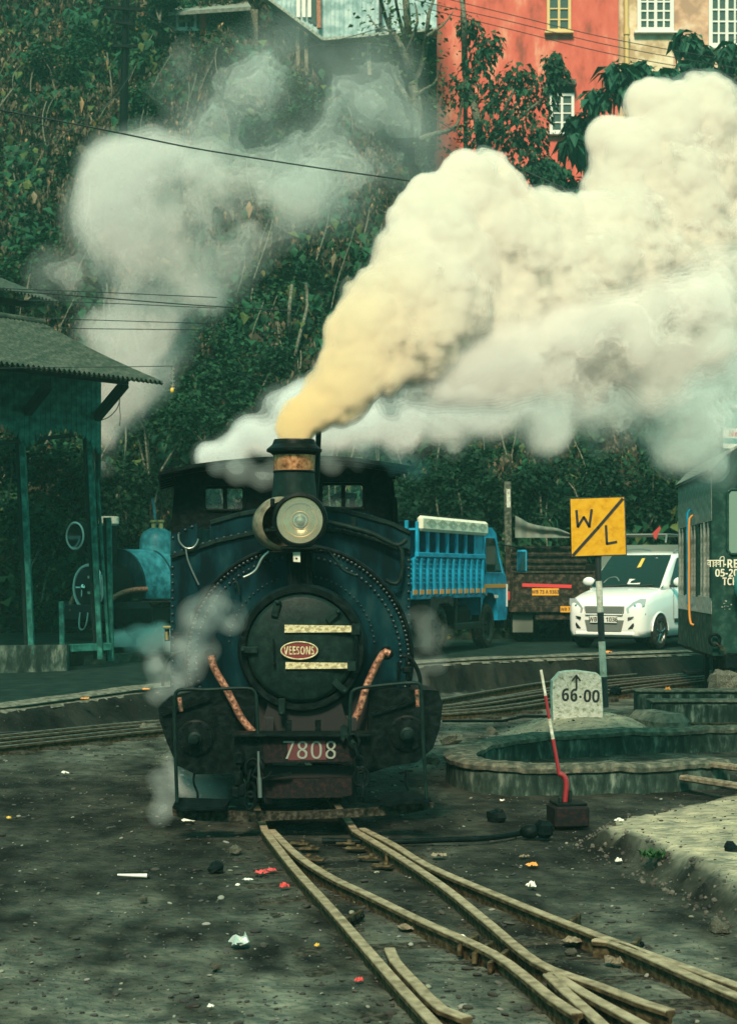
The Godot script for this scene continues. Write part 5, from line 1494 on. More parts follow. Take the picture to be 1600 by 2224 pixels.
func white_car() -> void:
	var t := thing("parked_car", "white tall hatchback car facing the viewer behind the striped sign pole", "car", Vector3(5.25, 0.385, -33.16), deg_to_rad(-33))
	t.scale = Vector3(1.06, 1.06, 1.06)
	# lower body: [z, half width, underside, top, crown rise]
	var st := [[1.80, 0.50, 0.34, 0.60, 0.0], [1.79, 0.60, 0.24, 0.70, 0.0], [1.74, 0.675, 0.21, 0.80, 0.01], [1.62, 0.72, 0.2, 0.88, 0.02], [1.35, 0.735, 0.2, 0.955, 0.03], [1.0, 0.74, 0.2, 1.02, 0.03], [0.7, 0.74, 0.2, 1.05, 0.0], [-0.5, 0.74, 0.2, 1.08, 0.0], [-1.4, 0.735, 0.2, 1.10, 0.0], [-1.7, 0.71, 0.24, 1.08, 0.0], [-1.8, 0.64, 0.3, 0.9, 0.0]]
	var rings := []
	for q in st:
		var w: float = q[1]
		var lo: float = q[2]
		var hi: float = q[3]
		var h := hi - lo
		var half := [Vector2(0, hi + q[4]), Vector2(w * 0.5, hi + q[4] * 0.8), Vector2(w * 0.84, hi - 0.004), Vector2(w * 0.94, hi - h * 0.05), Vector2(w * 0.985, hi - h * 0.2), Vector2(w, hi - h * 0.45), Vector2(w * 0.99, lo + h * 0.2), Vector2(w * 0.95, lo + h * 0.03), Vector2(w * 0.7, lo), Vector2(0, lo)]
		var ring := []
		for v in half:
			ring.append(Vector3(v.x, v.y, q[0]))
		for i in range(half.size() - 2, 0, -1):
			ring.append(Vector3(-half[i].x, half[i].y, q[0]))
		rings.append(ring)
	var body := part(t, "body", loft(rings), M["car_white"])
	# greenhouse
	var gs := [[0.98, 0.66, 1.02, 1.03], [0.86, 0.67, 1.0, 1.13], [0.55, 0.655, 1.0, 1.39], [0.28, 0.62, 1.0, 1.585], [0.12, 0.60, 1.0, 1.635], [-0.3, 0.60, 1.0, 1.665], [-1.0, 0.60, 1.0, 1.66], [-1.5, 0.585, 1.0, 1.62], [-1.64, 0.57, 1.0, 1.52], [-1.76, 0.60, 1.0, 1.10]]
	rings = []
	for q in gs:
		var w: float = q[1]
		var hi: float = q[3]
		var f: float = clampf((hi - 1.02) / 0.62, 0.0, 1.0)
		var wb := lerpf(w, 0.695, f)
		var half := [Vector2(0, hi + 0.02 * f), Vector2(w * 0.7, hi + 0.01 * f), Vector2(w * 0.95, hi - 0.02), Vector2(lerpf(w, wb, 0.12), hi - 0.06 * f - 0.005), Vector2(wb, 1.03), Vector2(wb, 0.98), Vector2(0, 0.98)]
		var ring := []
		for v in half:
			ring.append(Vector3(v.x, v.y, q[0]))
		for i in range(half.size() - 2, 0, -1):
			ring.append(Vector3(-half[i].x, half[i].y, q[0]))
		rings.append(ring)
	part(body, "roof", loft(rings), M["car_white"])
	# windscreen: a curved pane just proud of the front slope
	var ws := Sh.new().sheet(8, 6, func(u: float, v: float) -> Vector3:
		var z := lerpf(0.96, 0.27, v)
		var y := 1.045 + 0.555 * pow(v, 0.94)
		var w := lerpf(0.645, 0.56, v)
		var x := lerpf(-w, w, u)
		return Vector3(x, y + 0.012, z + 0.022 - 0.02 * absf(x) * absf(x)), Vector3(0, 0.6, 1))
	var wp := part(body, "windscreen", ws, M["car_glass"])
	part(wp, "windscreen_label", Sh.new().face_pair([Vector3(0.3, 1.575, 0.33), Vector3(0.52, 1.57, 0.33), Vector3(0.52, 1.55, 0.36), Vector3(0.3, 1.555, 0.36)], Vector3(0, 0.6, 1), 0.004), M["paper_white"])
	part(wp, "hanging_ornament", Sh.new().face_pair([Vector3(0.05, 1.55, 0.375), Vector3(0.105, 1.55, 0.375), Vector3(0.115, 1.40, 0.575), Vector3(0.05, 1.385, 0.595)], Vector3(0, 0.6, 1), 0.004), M["yellow_paint"])
	part(wp, "dashboard_paper", Sh.new().face_pair([Vector3(0.02, 1.19, 0.83), Vector3(0.25, 1.18, 0.83), Vector3(0.25, 1.10, 0.93), Vector3(0.02, 1.10, 0.93)], Vector3(0, 0.6, 1), 0.004), M["paper_white"])
	part(wp, "steering_wheel", Sh.new().tube(smooth_path([Vector3(-0.44, 1.12, 0.905), Vector3(-0.38, 1.2, 0.80), Vector3(-0.26, 1.22, 0.785), Vector3(-0.16, 1.15, 0.87)], 0.04), 0.012, 6), M["grey_mesh"])
	for q in [[-0.45, 0.05], [0.1, 0.5]]:
		part(body, "wiper", Sh.new().tube([Vector3(q[0], 1.06, 1.0), Vector3(q[1], 1.09, 0.955)], 0.012, 6), M["black_paint"])
	# side windows, pillars and trim on both sides
	for sd in [-1.0, 1.0]:
		var gx := func(y: float) -> float: return sd * (lerpf(0.70, 0.618, clampf((y - 1.03) / 0.6, 0.0, 1.0)) + 0.004)
		for poly in [[[0.62, 1.10], [0.62, 1.14], [0.30, 1.47], [0.2, 1.56], [-0.28, 1.58], [-0.3, 1.1]], [[-0.38, 1.1], [-0.36, 1.58], [-1.1, 1.57], [-1.15, 1.12]], [[-1.22, 1.14], [-1.18, 1.55], [-1.46, 1.5], [-1.55, 1.2]]]:
			var pts := []
			for q in poly:
				pts.append(Vector3(gx.call(q[1]), q[1], q[0]))
			part(body, "side_window", Sh.new().slab(pts, Vector3(-sd * 0.004, 0, 0)), M["car_glass"])
		part(body, "roof_rail", Sh.new().tube(smooth_path([Vector3(sd * 0.5, 1.655, 0.05), Vector3(sd * 0.5, 1.70, -0.1), Vector3(sd * 0.5, 1.73, -0.6), Vector3(sd * 0.5, 1.72, -1.1), Vector3(sd * 0.49, 1.66, -1.4)], 0.08), 0.02, 6), M["grey_mesh"])
		var mr := part(body, "mirror", Sh.new().ball(Vector3(sd * 0.86, 1.14, 0.62), Vector3(0.12, 0.085, 0.06), 14, 8), M["car_white"])
		part(mr, "mirror_stalk", Sh.new().box(Vector3(sd * 0.74, 1.07, 0.62), Vector3(0.16, 0.05, 0.05), 0.015), M["black_paint"])
		part(body, "door_seam", Sh.new().slab(zy([[-0.32, 0.32], [-0.32, 1.07], [-0.335, 1.07], [-0.335, 0.32]], sd * 0.743), Vector3(sd * 0.002, 0, 0)).slab(zy([[0.62, 0.5], [0.62, 1.05], [0.605, 1.05], [0.605, 0.5]], sd * 0.743), Vector3(sd * 0.002, 0, 0)), M["grey_mesh"])
		part(body, "door_trim", Sh.new().box(Vector3(sd * 0.745, 0.48, -0.05), Vector3(0.02, 0.07, 1.25), 0.008), M["black_paint"])
		part(body, "door_handle", Sh.new().box(Vector3(sd * 0.75, 0.9, -0.2), Vector3(0.03, 0.04, 0.16), 0.012), M["car_white"])
		# wheel arches
		for wz in [1.18, -1.2]:
			var ar := []
			for i in 17:
				var a := deg_to_rad(lerpf(-8, 188, i / 16.0))
				ar.append(Vector3(sd * 0.742, 0.29 + sin(a) * 0.335, wz + cos(a) * 0.335))
			part(body, "wheel_arch", Sh.new().slab(ar, Vector3(sd * 0.003, 0, 0)), M["matt_black"])
			part(body, "arch_lip", Sh.new().tube(ar.slice(1, 16), 0.016, 6), M["car_white"])
			road_wheel(t, Vector3(sd * 0.675, 0.285, wz), 0.285, 0.17, sd, "steel")
		# head lamps, bumper corners and fog lamps
		var hl := []
		for q in [[0.40, 0.70], [0.42, 0.62], [0.60, 0.64], [0.695, 0.76], [0.70, 0.86], [0.62, 0.86], [0.5, 0.80]]:
			var zz: float = 1.815 - 0.33 * pow(maxf(0.0, q[0] - 0.36), 1.3) - 0.18 * maxf(0.0, q[1] - 0.66)
			hl.append(Vector3(sd * q[0], q[1], zz))
		var lampm := part(body, "headlight", Sh.new().slab(hl, Vector3(-sd * 0.03, 0, -0.12)), M["lens_bright"])
		part(lampm, "lamp_bowl", Sh.new().ball(Vector3(sd * 0.54, 0.715, 1.735), Vector3(0.06, 0.06, 0.04), 12, 8), M["chrome"])
		part(body, "bumper_strip", Sh.new().slab([Vector3(sd * 0.44, 0.55, 1.83), Vector3(sd * 0.44, 0.515, 1.835), Vector3(sd * 0.62, 0.54, 1.77), Vector3(sd * 0.70, 0.59, 1.68), Vector3(sd * 0.70, 0.62, 1.67), Vector3(sd * 0.62, 0.58, 1.765)], Vector3(-sd * 0.01, 0, -0.06)), M["black_paint"])
		part(body, "fog_lamp_recess", Sh.new().slab([Vector3(sd * 0.44, 0.36, 1.82), Vector3(sd * 0.52, 0.45, 1.805), Vector3(sd * 0.68, 0.47, 1.71), Vector3(sd * 0.67, 0.39, 1.72), Vector3(sd * 0.58, 0.35, 1.78)], Vector3(-sd * 0.01, 0, -0.05)), M["black_paint"])
	# front face
	part(body, "grille", Sh.new().box(Vector3(0, 0.665, 1.795), Vector3(0.72, 0.13, 0.05), 0.02), M["grey_mesh"])
	part(body, "grille_surround", Sh.new().tube([Vector3(-0.37, 0.735, 1.81), Vector3(0.37, 0.735, 1.81), Vector3(0.34, 0.595, 1.825), Vector3(-0.34, 0.595, 1.825)], 0.012, 6, false, true), M["car_white"])
	part(body, "lower_grille", Sh.new().slab([Vector3(-0.36, 0.5, 1.815), Vector3(0.36, 0.5, 1.815), Vector3(0.31, 0.31, 1.82), Vector3(-0.31, 0.31, 1.82)], Vector3(0, 0, -0.05)), M["grey_mesh"])
	part(body, "lower_lip", Sh.new().box(Vector3(0, 0.27, 1.76), Vector3(1.1, 0.09, 0.12), 0.03), M["car_white"])
	var np := part(body, "number_plate", Sh.new().box(Vector3(0, 0.51, 1.84), Vector3(0.5, 0.115, 0.012), 0.003), M["window_white"])
	words(np, "plate_lettering", "WB 73 1036", 0.075, M["black_paint"], Transform3D(Basis(), Vector3(0, 0.51, 1.848)), true, false, 0.95)
	part(t, "underbody", Sh.new().box(Vector3(0, 0.27, 0), Vector3(1.2, 0.16, 3.2), 0.02), M["matt_black"])
	# the roof of another vehicle just behind
	var u := thing("parked_van", "dark vehicle roof with luggage rack showing just behind the white car", "van", Vector3(5.9, 0.4, -38.0), deg_to_rad(-20))
	part(u, "body", loft([[Vector3(-0.8, 0.4, 1.6), Vector3(0.8, 0.4, 1.6), Vector3(0.7, 1.1, 1.6), Vector3(-0.7, 1.1, 1.6)], [Vector3(-0.82, 0.4, 0.9), Vector3(0.82, 0.4, 0.9), Vector3(0.68, 1.95, 0.8), Vector3(-0.68, 1.95, 0.8)], [Vector3(-0.82, 0.4, -1.8), Vector3(0.82, 0.4, -1.8), Vector3(0.68, 2.0, -1.7), Vector3(-0.68, 2.0, -1.7)]]), M["net"])
	var rk := Sh.new()
	for x in [-0.6, 0.6]:
		rk.tube([Vector3(x, 2.0, 0.6), Vector3(x, 2.18, 0.5), Vector3(x, 2.2, -1.4)], 0.025, 6)
	for z in [0.5, -0.1, -0.7, -1.3]:
		rk.tube([Vector3(-0.6, 2.18, z), Vector3(0.6, 2.18, z)], 0.02, 6)
	part(u, "roof_rack", rk, M["grey_mesh"])
	for x in [-0.7, 0.7]:
		road_wheel(u, Vector3(x, 0.3, 1.0), 0.3, 0.2, signf(x), "loco_black")
		road_wheel(u, Vector3(x, 0.3, -1.1), 0.3, 0.2, signf(x), "loco_black")

func coach() -> void:
	var t := thing("railway_coach", "dark green railway coach end with stencilled dates and pale windowed side", "coach", Vector3(4.67, 0.0, -24.0), -0.067)
	var L := 4.3
	var Wd := 1.85
	var e := []
	for i in 13:
		var u := i / 12.0
		e.append(Vector3(Wd * u, 3.16 + 0.46 * pow(sin(u * PI), 0.75), 0.0))
	var end := part(t, "end_wall", Sh.new().slab([Vector3(Wd, 0.62, 0), Vector3(0.0, 0.62, 0)] + e, Vector3(0, 0, -0.06)), M["coach_green"])
	var re := []
	for i in 13:
		var u := i / 12.0
		re.append(Vector3(lerpf(-0.05, Wd + 0.05, u), 3.15 + 0.50 * pow(sin(u * PI), 0.75), 0.03))
	var lowr := []
	for i in range(12, -1, -1):
		lowr.append(re[i] + Vector3(0, -0.035, 0))
	part(t, "roof", Sh.new().slab(re + lowr, Vector3(0, 0, -L - 0.06), true), M["coach_pale"])
	var ew := part(end, "end_window", Sh.new().tube([Vector3(0.2, 2.06, 0.01), Vector3(0.2, 2.82, 0.01), Vector3(0.25, 2.88, 0.01), Vector3(0.75, 2.88, 0.01), Vector3(0.8, 2.82, 0.01), Vector3(0.8, 2.06, 0.01), Vector3(0.75, 2.0, 0.01), Vector3(0.25, 2.0, 0.01)], 0.022, 6, false, true), M["coach_green"])
	part(ew, "pane", Sh.new().box(Vector3(0.5, 2.44, 0.006), Vector3(0.58, 0.86, 0.008)), M["cloudy_glass"])
	# side on the picture's left, in bands
	part(t, "lower_side", Sh.new().box(Vector3(0.02, 0.9, -L / 2 - 0.03), Vector3(0.05, 0.56, L - 0.07), 0.006), M["roof_tin"])
	part(t, "waist_band", Sh.new().box(Vector3(0.018, 1.3, -L / 2 - 0.03), Vector3(0.054, 0.24, L - 0.07), 0.006), M["coach_pale"])
	part(t, "upper_side", Sh.new().box(Vector3(0.02, 2.80, -L / 2 - 0.03), Vector3(0.05, 0.68, L - 0.07), 0.006), M["coach_pale"])
	part(t, "gutter", Sh.new().box(Vector3(-0.03, 3.14, -L / 2), Vector3(0.05, 0.04, L), 0.008), M["coach_green"])
	for i in 6:
		var z := -0.12 - i * 0.8
		part(t, "window_post", Sh.new().box(Vector3(0.015, 1.93, z), Vector3(0.06, 1.06, 0.2 if i % 2 == 0 else 0.1), 0.008), M["coach_green"] if i % 2 == 0 else M["coach_pale"])
		if i < 5:
			part(t, "window_pane", Sh.new().box(Vector3(0.03, 1.93, z - 0.4), Vector3(0.008, 1.04, 0.6)), M["cloudy_glass"] if i % 2 == 1 else M["dark_glass"])
			part(t, "window_bar", Sh.new().box(Vector3(0.01, 1.93, z - 0.4), Vector3(0.03, 1.04, 0.05), 0.006), M["coach_pale"])
	part(t, "far_side", Sh.new().box(Vector3(Wd - 0.03, 1.87, -L / 2 - 0.03), Vector3(0.05, 2.5, L - 0.07)), M["coach_green"])
	part(t, "far_end", Sh.new().box(Vector3(Wd / 2, 1.87, -L), Vector3(Wd - 0.12, 2.5, 0.05)), M["coach_green"])
	part(t, "floor", Sh.new().box(Vector3(Wd / 2, 0.6, -L / 2), Vector3(Wd - 0.1, 0.08, L - 0.1)), M["loco_black"])
	part(t, "grab_rail", Sh.new().tube(smooth_path([Vector3(-0.02, 2.6, -2.1), Vector3(-0.07, 2.55, -2.1), Vector3(-0.08, 1.9, -2.08), Vector3(-0.08, 1.2, -2.05), Vector3(-0.06, 1.0, -2.02), Vector3(-0.02, 0.98, -2.0)], 0.06), 0.018, 8), M["orange"])
	part(t, "grab_rail", Sh.new().tube([Vector3(-0.02, 2.7, -2.45), Vector3(-0.06, 2.65, -2.45), Vector3(-0.06, 1.3, -2.42), Vector3(-0.02, 1.25, -2.42)], 0.02, 8), M["truck_blue"])
	# running gear, buffer ring and chain
	part(t, "step_hanger", Sh.new().box(Vector3(0.06, 0.35, -1.1), Vector3(0.06, 0.5, 0.1), 0.01).box(Vector3(0.1, 0.3, -0.5), Vector3(0.08, 0.55, 0.12), 0.01).box(Vector3(0.0, 0.28, -2.1), Vector3(0.3, 0.05, 0.6), 0.01).box(Vector3(0.3, 0.3, -0.9), Vector3(0.1, 0.5, 1.2), 0.02), M["loco_black"])
	for z in [-0.9, -3.2]:
		for x in [0.55, 1.25]:
			part(t, "wheel", Sh.new().lathe([Vector2(0.0, 0.05), Vector2(0.28, 0.03), Vector2(0.33, 0.05), Vector2(0.33, -0.05), Vector2(0.0, -0.05)], Transform3D(Basis(Vector3(0, 0, 1), PI / 2), Vector3(x, 0.38, z)), 20), M["loco_black"])
	part(t, "buffer_block", Sh.new().box(Vector3(0.6, 0.55, 0.06), Vector3(0.9, 0.22, 0.14), 0.02), M["loco_black"])
	var ring := []
	for i in 20:
		var a := TAU * i / 20.0
		ring.append(Vector3(0.02 + cos(a) * 0.07, 0.84 + sin(a) * 0.075, 0.08))
	part(t, "draw_ring", Sh.new().tube(ring, 0.022, 8, false, true), M["loco_black"])
	for i in 7:
		var u := i / 6.0
		var c := Vector3(0.07 + 0.32 * u, 0.76 - 0.36 * u + 0.02 * sin(i * 2.0), 0.09)
		var lk := []
		for k in 10:
			var a := TAU * k / 10.0
			var d := Vector3(0.32, -0.36, 0).normalized()
			var w := Vector3(0, 0, 1) if i % 2 == 0 else Vector3(0.36, 0.32, 0).normalized()
			lk.append(c + d * cos(a) * 0.045 + w * sin(a) * 0.022)
		part(t, "chain_link", Sh.new().tube(lk, 0.009, 5, false, true), M["rail_side"])
	# stencilled lettering
	var lt := Node3D.new()
	words(t, "stencil_lettering", "-RET", 0.115, M["canvas"], Transform3D(Basis(), Vector3(0.285, 1.87, 0.004)), true, false, 0.85)
	words(t, "stencil_lettering", "05-2016", 0.105, M["canvas"], Transform3D(Basis(), Vector3(0.26, 1.745, 0.004)), true, false, 0.86)
	words(t, "stencil_lettering", "TCH", 0.105, M["canvas"], Transform3D(Basis(), Vector3(0.235, 1.63, 0.004)), true, false, 0.75)
	lt.free()
	var dv := Sh.new()           # the word before the hyphen, in its own script: a head line with strokes below it
	dv.box(Vector3(0.045, 1.915, 0.003), Vector3(0.235, 0.014, 0.004))
	for q in [[-0.03, 1.87], [0.01, 1.87], [0.05, 1.87], [0.105, 1.87], [0.15, 1.87]]:
		dv.box(Vector3(q[0], q[1], 0.003), Vector3(0.014, 0.085, 0.004))
	for q in [[-0.05, 1.87], [0.03, 1.865], [0.085, 1.875]]:
		dv.tube(smooth_path([Vector3(q[0] + 0.015, q[1] + 0.02, 0.004), Vector3(q[0] - 0.012, q[1] + 0.012, 0.004), Vector3(q[0] - 0.012, q[1] - 0.014, 0.004), Vector3(q[0] + 0.015, q[1] - 0.008, 0.004)], 0.01), 0.006, 5)
	dv.tube(smooth_path([Vector3(0.10, 1.92, 0.004), Vector3(0.11, 1.955, 0.004), Vector3(0.15, 1.965, 0.004), Vector3(0.155, 1.92, 0.004)], 0.015), 0.006, 5)
	part(t, "stencil_lettering", dv, M["canvas"])
	var fl := Sh.new()
	for i in 26:
		fl.box(Vector3(rng.randf_range(0.08, 0.5), rng.randf_range(1.24, 1.38), 0.003), Vector3(rng.randf_range(0.008, 0.03), rng.randf_range(0.006, 0.02), 0.003))
	stuff(part(t, "paint_flakes", fl, M["coach_pale"]))
	var g := part(self, "green_bundle", Sh.new().ball(t.position + Vector3(0.37, 1.6, 0.3), Vector3(0.14, 0.26, 0.16), 14, 10), M["teal_paint"])
	tag(g, "rounded green cloth bundle at the right edge before the coach end", "bundle")

# ---------------------------------------------------------------- buildings on the hill
func window_at(p: Node3D, r: Array, z: float, cols: int, rows: int, frame: String, proud := 0.06) -> void:   # r: left, top, right, bottom
	var off := p.position
	var w := part(p, "window", Sh.new().slab(at_z([[r[0], r[1]], [r[2], r[1]], [r[2], r[3]], [r[0], r[3]]], z - proud * 0.4), Vector3(0, 0, -0.02)), M["pane"], off)
	var t: float = (r[2] - r[0]) * 0.045 + 1.2
	var s := Sh.new()
	for y in [r[1], r[3]]:
		s.beam(W(r[0] - t, y, z - proud), W(r[2] + t, y, z - proud), 0.07, px_m(t * 2.0, z), 0.01)
	for x in [r[0], r[2]]:
		s.beam(W(x, r[1], z - proud), W(x, r[3], z - proud), px_m(t * 2.0, z), 0.068, 0.01)
	part(w, "frame", s, M[frame], off)
	for i in range(1, cols):
		var x := lerpf(r[0], r[2], float(i) / cols)
		part(w, "mullion", Sh.new().beam(W(x, r[1], z - proud + 0.01), W(x, r[3], z - proud + 0.01), px_m(t * (1.5 if i * 2 == cols else 0.9), z), 0.05), M[frame], off)
	for i in range(1, rows):
		var y := lerpf(r[1], r[3], float(i) / rows)
		part(w, "glazing_bar", Sh.new().beam(W(r[0], y, z - proud + 0.015), W(r[2], y, z - proud + 0.015), 0.045, px_m(t * 0.8, z)), M[frame], off)
	part(w, "sill", Sh.new().box(W((r[0] + r[2]) * 0.5, r[3] + t * 1.6, z - 0.1), Vector3(px_m(r[2] - r[0] + 5 * t, z), 0.07, 0.24), 0.01), M[frame], off)

func buildings() -> void:
	var z := 60.0
	var t := thing("red_building", "weathered red plastered building with yellow and white framed windows above the hillside", "building", W(1140, 470, z))
	var off := t.position
	part(t, "wall", Sh.new().slab(at_z([[928, -330], [1346, -330], [1338, 480], [928, 480]], z), Vector3(0, 0, -7)), M["red_plaster"], off)
	window_at(t, [1190, -28, 1236, 66], z, 2, 4, "window_yellow")
	window_at(t, [1196, 206, 1243, 286], z, 2, 4, "window_white")
	part(t, "window_hood", Sh.new().slab(at_z([[1182, 176], [1210, 168], [1250, 172], [1252, 184], [1238, 182], [1205, 180], [1184, 190]], z - 0.4), Vector3(0, 0, -0.42)), M["old_concrete"], off)
	part(t, "window_recess", Sh.new().slab(at_z([[1188, 188], [1205, 181], [1238, 183], [1247, 200], [1190, 202]], z - 0.03), Vector3(0, 0, -0.02)), M["matt_black"], off)
	part(t, "rain_pipe", Sh.new().tube([W(1006, -200, z - 0.15), W(1004, 60, z - 0.15), W(1010, 180, z - 0.15), W(1010, 420, z - 0.15)], 0.07, 8), M["loco_black"], off)
	var t2 := thing("cream_building", "cream and peach plastered wing with white framed windows at the top right", "building", W(1480, 470, z + 0.6))
	off = t2.position
	part(t2, "wall", Sh.new().slab(at_z([[1340, -330], [1461, -330], [1461, 480], [1340, 480]], z + 0.6), Vector3(0, 0, -7)), M["cream_plaster"], off)
	part(t2, "peach_wall", Sh.new().slab(at_z([[1461, -330], [1760, -330], [1760, 480], [1461, 480]], z + 0.75), Vector3(0, 0, -6.8)), M["peach_plaster"], off)
	part(t2, "rain_pipe", Sh.new().tube([W(1356, -300, z + 0.3), W(1360, 120, z + 0.3), W(1364, 440, z + 0.3)], 0.085, 8).tube([W(1360, 62, z + 0.3), W(1360, 76, z + 0.3)], 0.12, 8), M["window_yellow"], off)
	window_at(t2, [1387, -36, 1458, 64], z + 0.6, 4, 5, "window_white")
	window_at(t2, [1542, -30, 1612, 98], z + 0.75, 4, 5, "window_white")
	window_at(t2, [1584, 196, 1640, 286], z + 0.75, 3, 4, "window_white")
	part(t2, "cornice", Sh.new().box(W(1600, 172, z + 0.5), Vector3(2.4, 0.22, 0.5), 0.03), M["old_concrete"], off)
	# pale blue tin house
	z = 56.0
	var h := thing("tin_house", "pale blue corrugated tin house with open veranda above the hillside trees", "house", W(710, 90, z))
	off = h.position
	var wl := part(h, "wall", Sh.new().slab(at_z([[576, -140], [948, -140], [948, 66], [704, 84], [586, 2]], z), Vector3(0, 0, -3.2)), M["tin_wall"], off)
	for i in 36:
		var x := 592.0 + i * 9.6
		var yb := lerpf(4, 84, (x - 586) / 118.0) if x < 704 else lerpf(84, 70, (x - 704) / 138.0)
		part(wl, "tin_ridge", Sh.new().box(W(x, (yb - 140) * 0.5, z - 0.01), Vector3(0.045, px_m(yb + 138, z), 0.05), 0.012), M["tin_wall"], off)
	part(h, "eave_board", Sh.new().beam(W(570, -8, z - 0.25), W(702, 90, z - 0.25), 0.5, 0.1, 0.01).beam(W(702, 90, z - 0.25), W(950, 68, z - 0.25), 0.5, 0.1, 0.01), M["coach_pale"], off)
	part(h, "veranda_post", Sh.new().beam(W(690, -120, z - 0.3), W(693, 62, z - 0.3), 0.14, 0.14, 0.01), M["copper_pipe"], off)
	part(h, "veranda_post", Sh.new().beam(W(826, -120, z - 0.3), W(826, 74, z - 0.3), 0.1, 0.1, 0.01), M["cable"], off)
	part(h, "doorway", Sh.new().slab(at_z([[664, -60], [688, -60], [688, 56], [668, 44]], z - 0.06), Vector3(0, 0, -0.03)), M["pane"], off)
	for x in [648, 660, 672]:
		part(h, "shutter", Sh.new().box(W(x, -10, z - 0.1), Vector3(0.12, 1.4, 0.05), 0.01), M["window_white"], off)
	part(h, "lower_wall", Sh.new().slab(at_z([[640, 50], [948, 70], [948, 300], [640, 300]], z + 0.8), Vector3(0, 0, -3)), M["hill_soil"], off)
	for x in [646, 664, 800]:
		part(h, "stilt", Sh.new().beam(W(x, 60, z + 0.2), W(x + 2, 165, z + 0.2), 0.12, 0.12, 0.01), M["weathered_wood"], off)
	var h2 := thing("hill_house", "small weathered brick house with pale roof strip at the top of the hillside", "house", W(460, 90, 57.0))
	off = h2.position
	part(h2, "wall", Sh.new().slab(at_z([[372, 20], [560, 20], [560, 120], [372, 120]], 57.0), Vector3(0, 0, -4)), M["bark"], off)
	part(h2, "roof", Sh.new().slab([W(366, 26, 56.2), W(545, 14, 56.2), W(530, -8, 60.0), W(402, 6, 60.0)], Vector3(0, -0.12, 0)), M["coach_pale"], off)
	window_at(h2, [386, 30, 424, 62], 57.0, 2, 2, "window_white")
	part(h2, "door_post", Sh.new().beam(W(440, 24, 56.9), W(441, 80, 56.9), 0.2, 0.1, 0.01), M["red_plaster"], off)
	# hoarding at the right edge
	var b := thing("billboard", "teal billboard with a white band and red lettering above the coach roof", "billboard", W(1625, 1000, 36.0))
	off = b.position
	part(b, "board", Sh.new().slab(at_z([[1571, 872], [1690, 862], [1690, 985], [1569, 973]], 36.0), Vector3(0, 0, -0.08)), M["teal_paint"], off)
	part(b, "white_band", Sh.new().slab(at_z([[1570, 929], [1690, 934], [1690, 956], [1569, 951]], 35.99), Vector3(0, 0, -0.005)), M["paper_white"], off)
	part(b, "bottom_band", Sh.new().slab(at_z([[1569, 963], [1690, 968], [1690, 981], [1569, 973]], 35.99), Vector3(0, 0, -0.005)), M["paper_white"], off)
	part(b, "pale_figure", Sh.new().slab(at_z([[1587, 884], [1600, 876], [1640, 872], [1640, 886], [1590, 887]], 35.99), Vector3(0, 0, -0.005)), M["paper_white"], off)
	words(b, "lettering", "Nee", 0.11, M["paper_red"], Transform3D(Basis(), W(1596, 942, 35.98) - off), true)
	part(b, "leg", Sh.new().beam(W(1590, 975, 36.1), W(1590, 1320, 36.1), 0.1, 0.1).beam(W(1670, 975, 36.1), W(1670, 1320, 36.1), 0.1, 0.1), M["cable"], off)

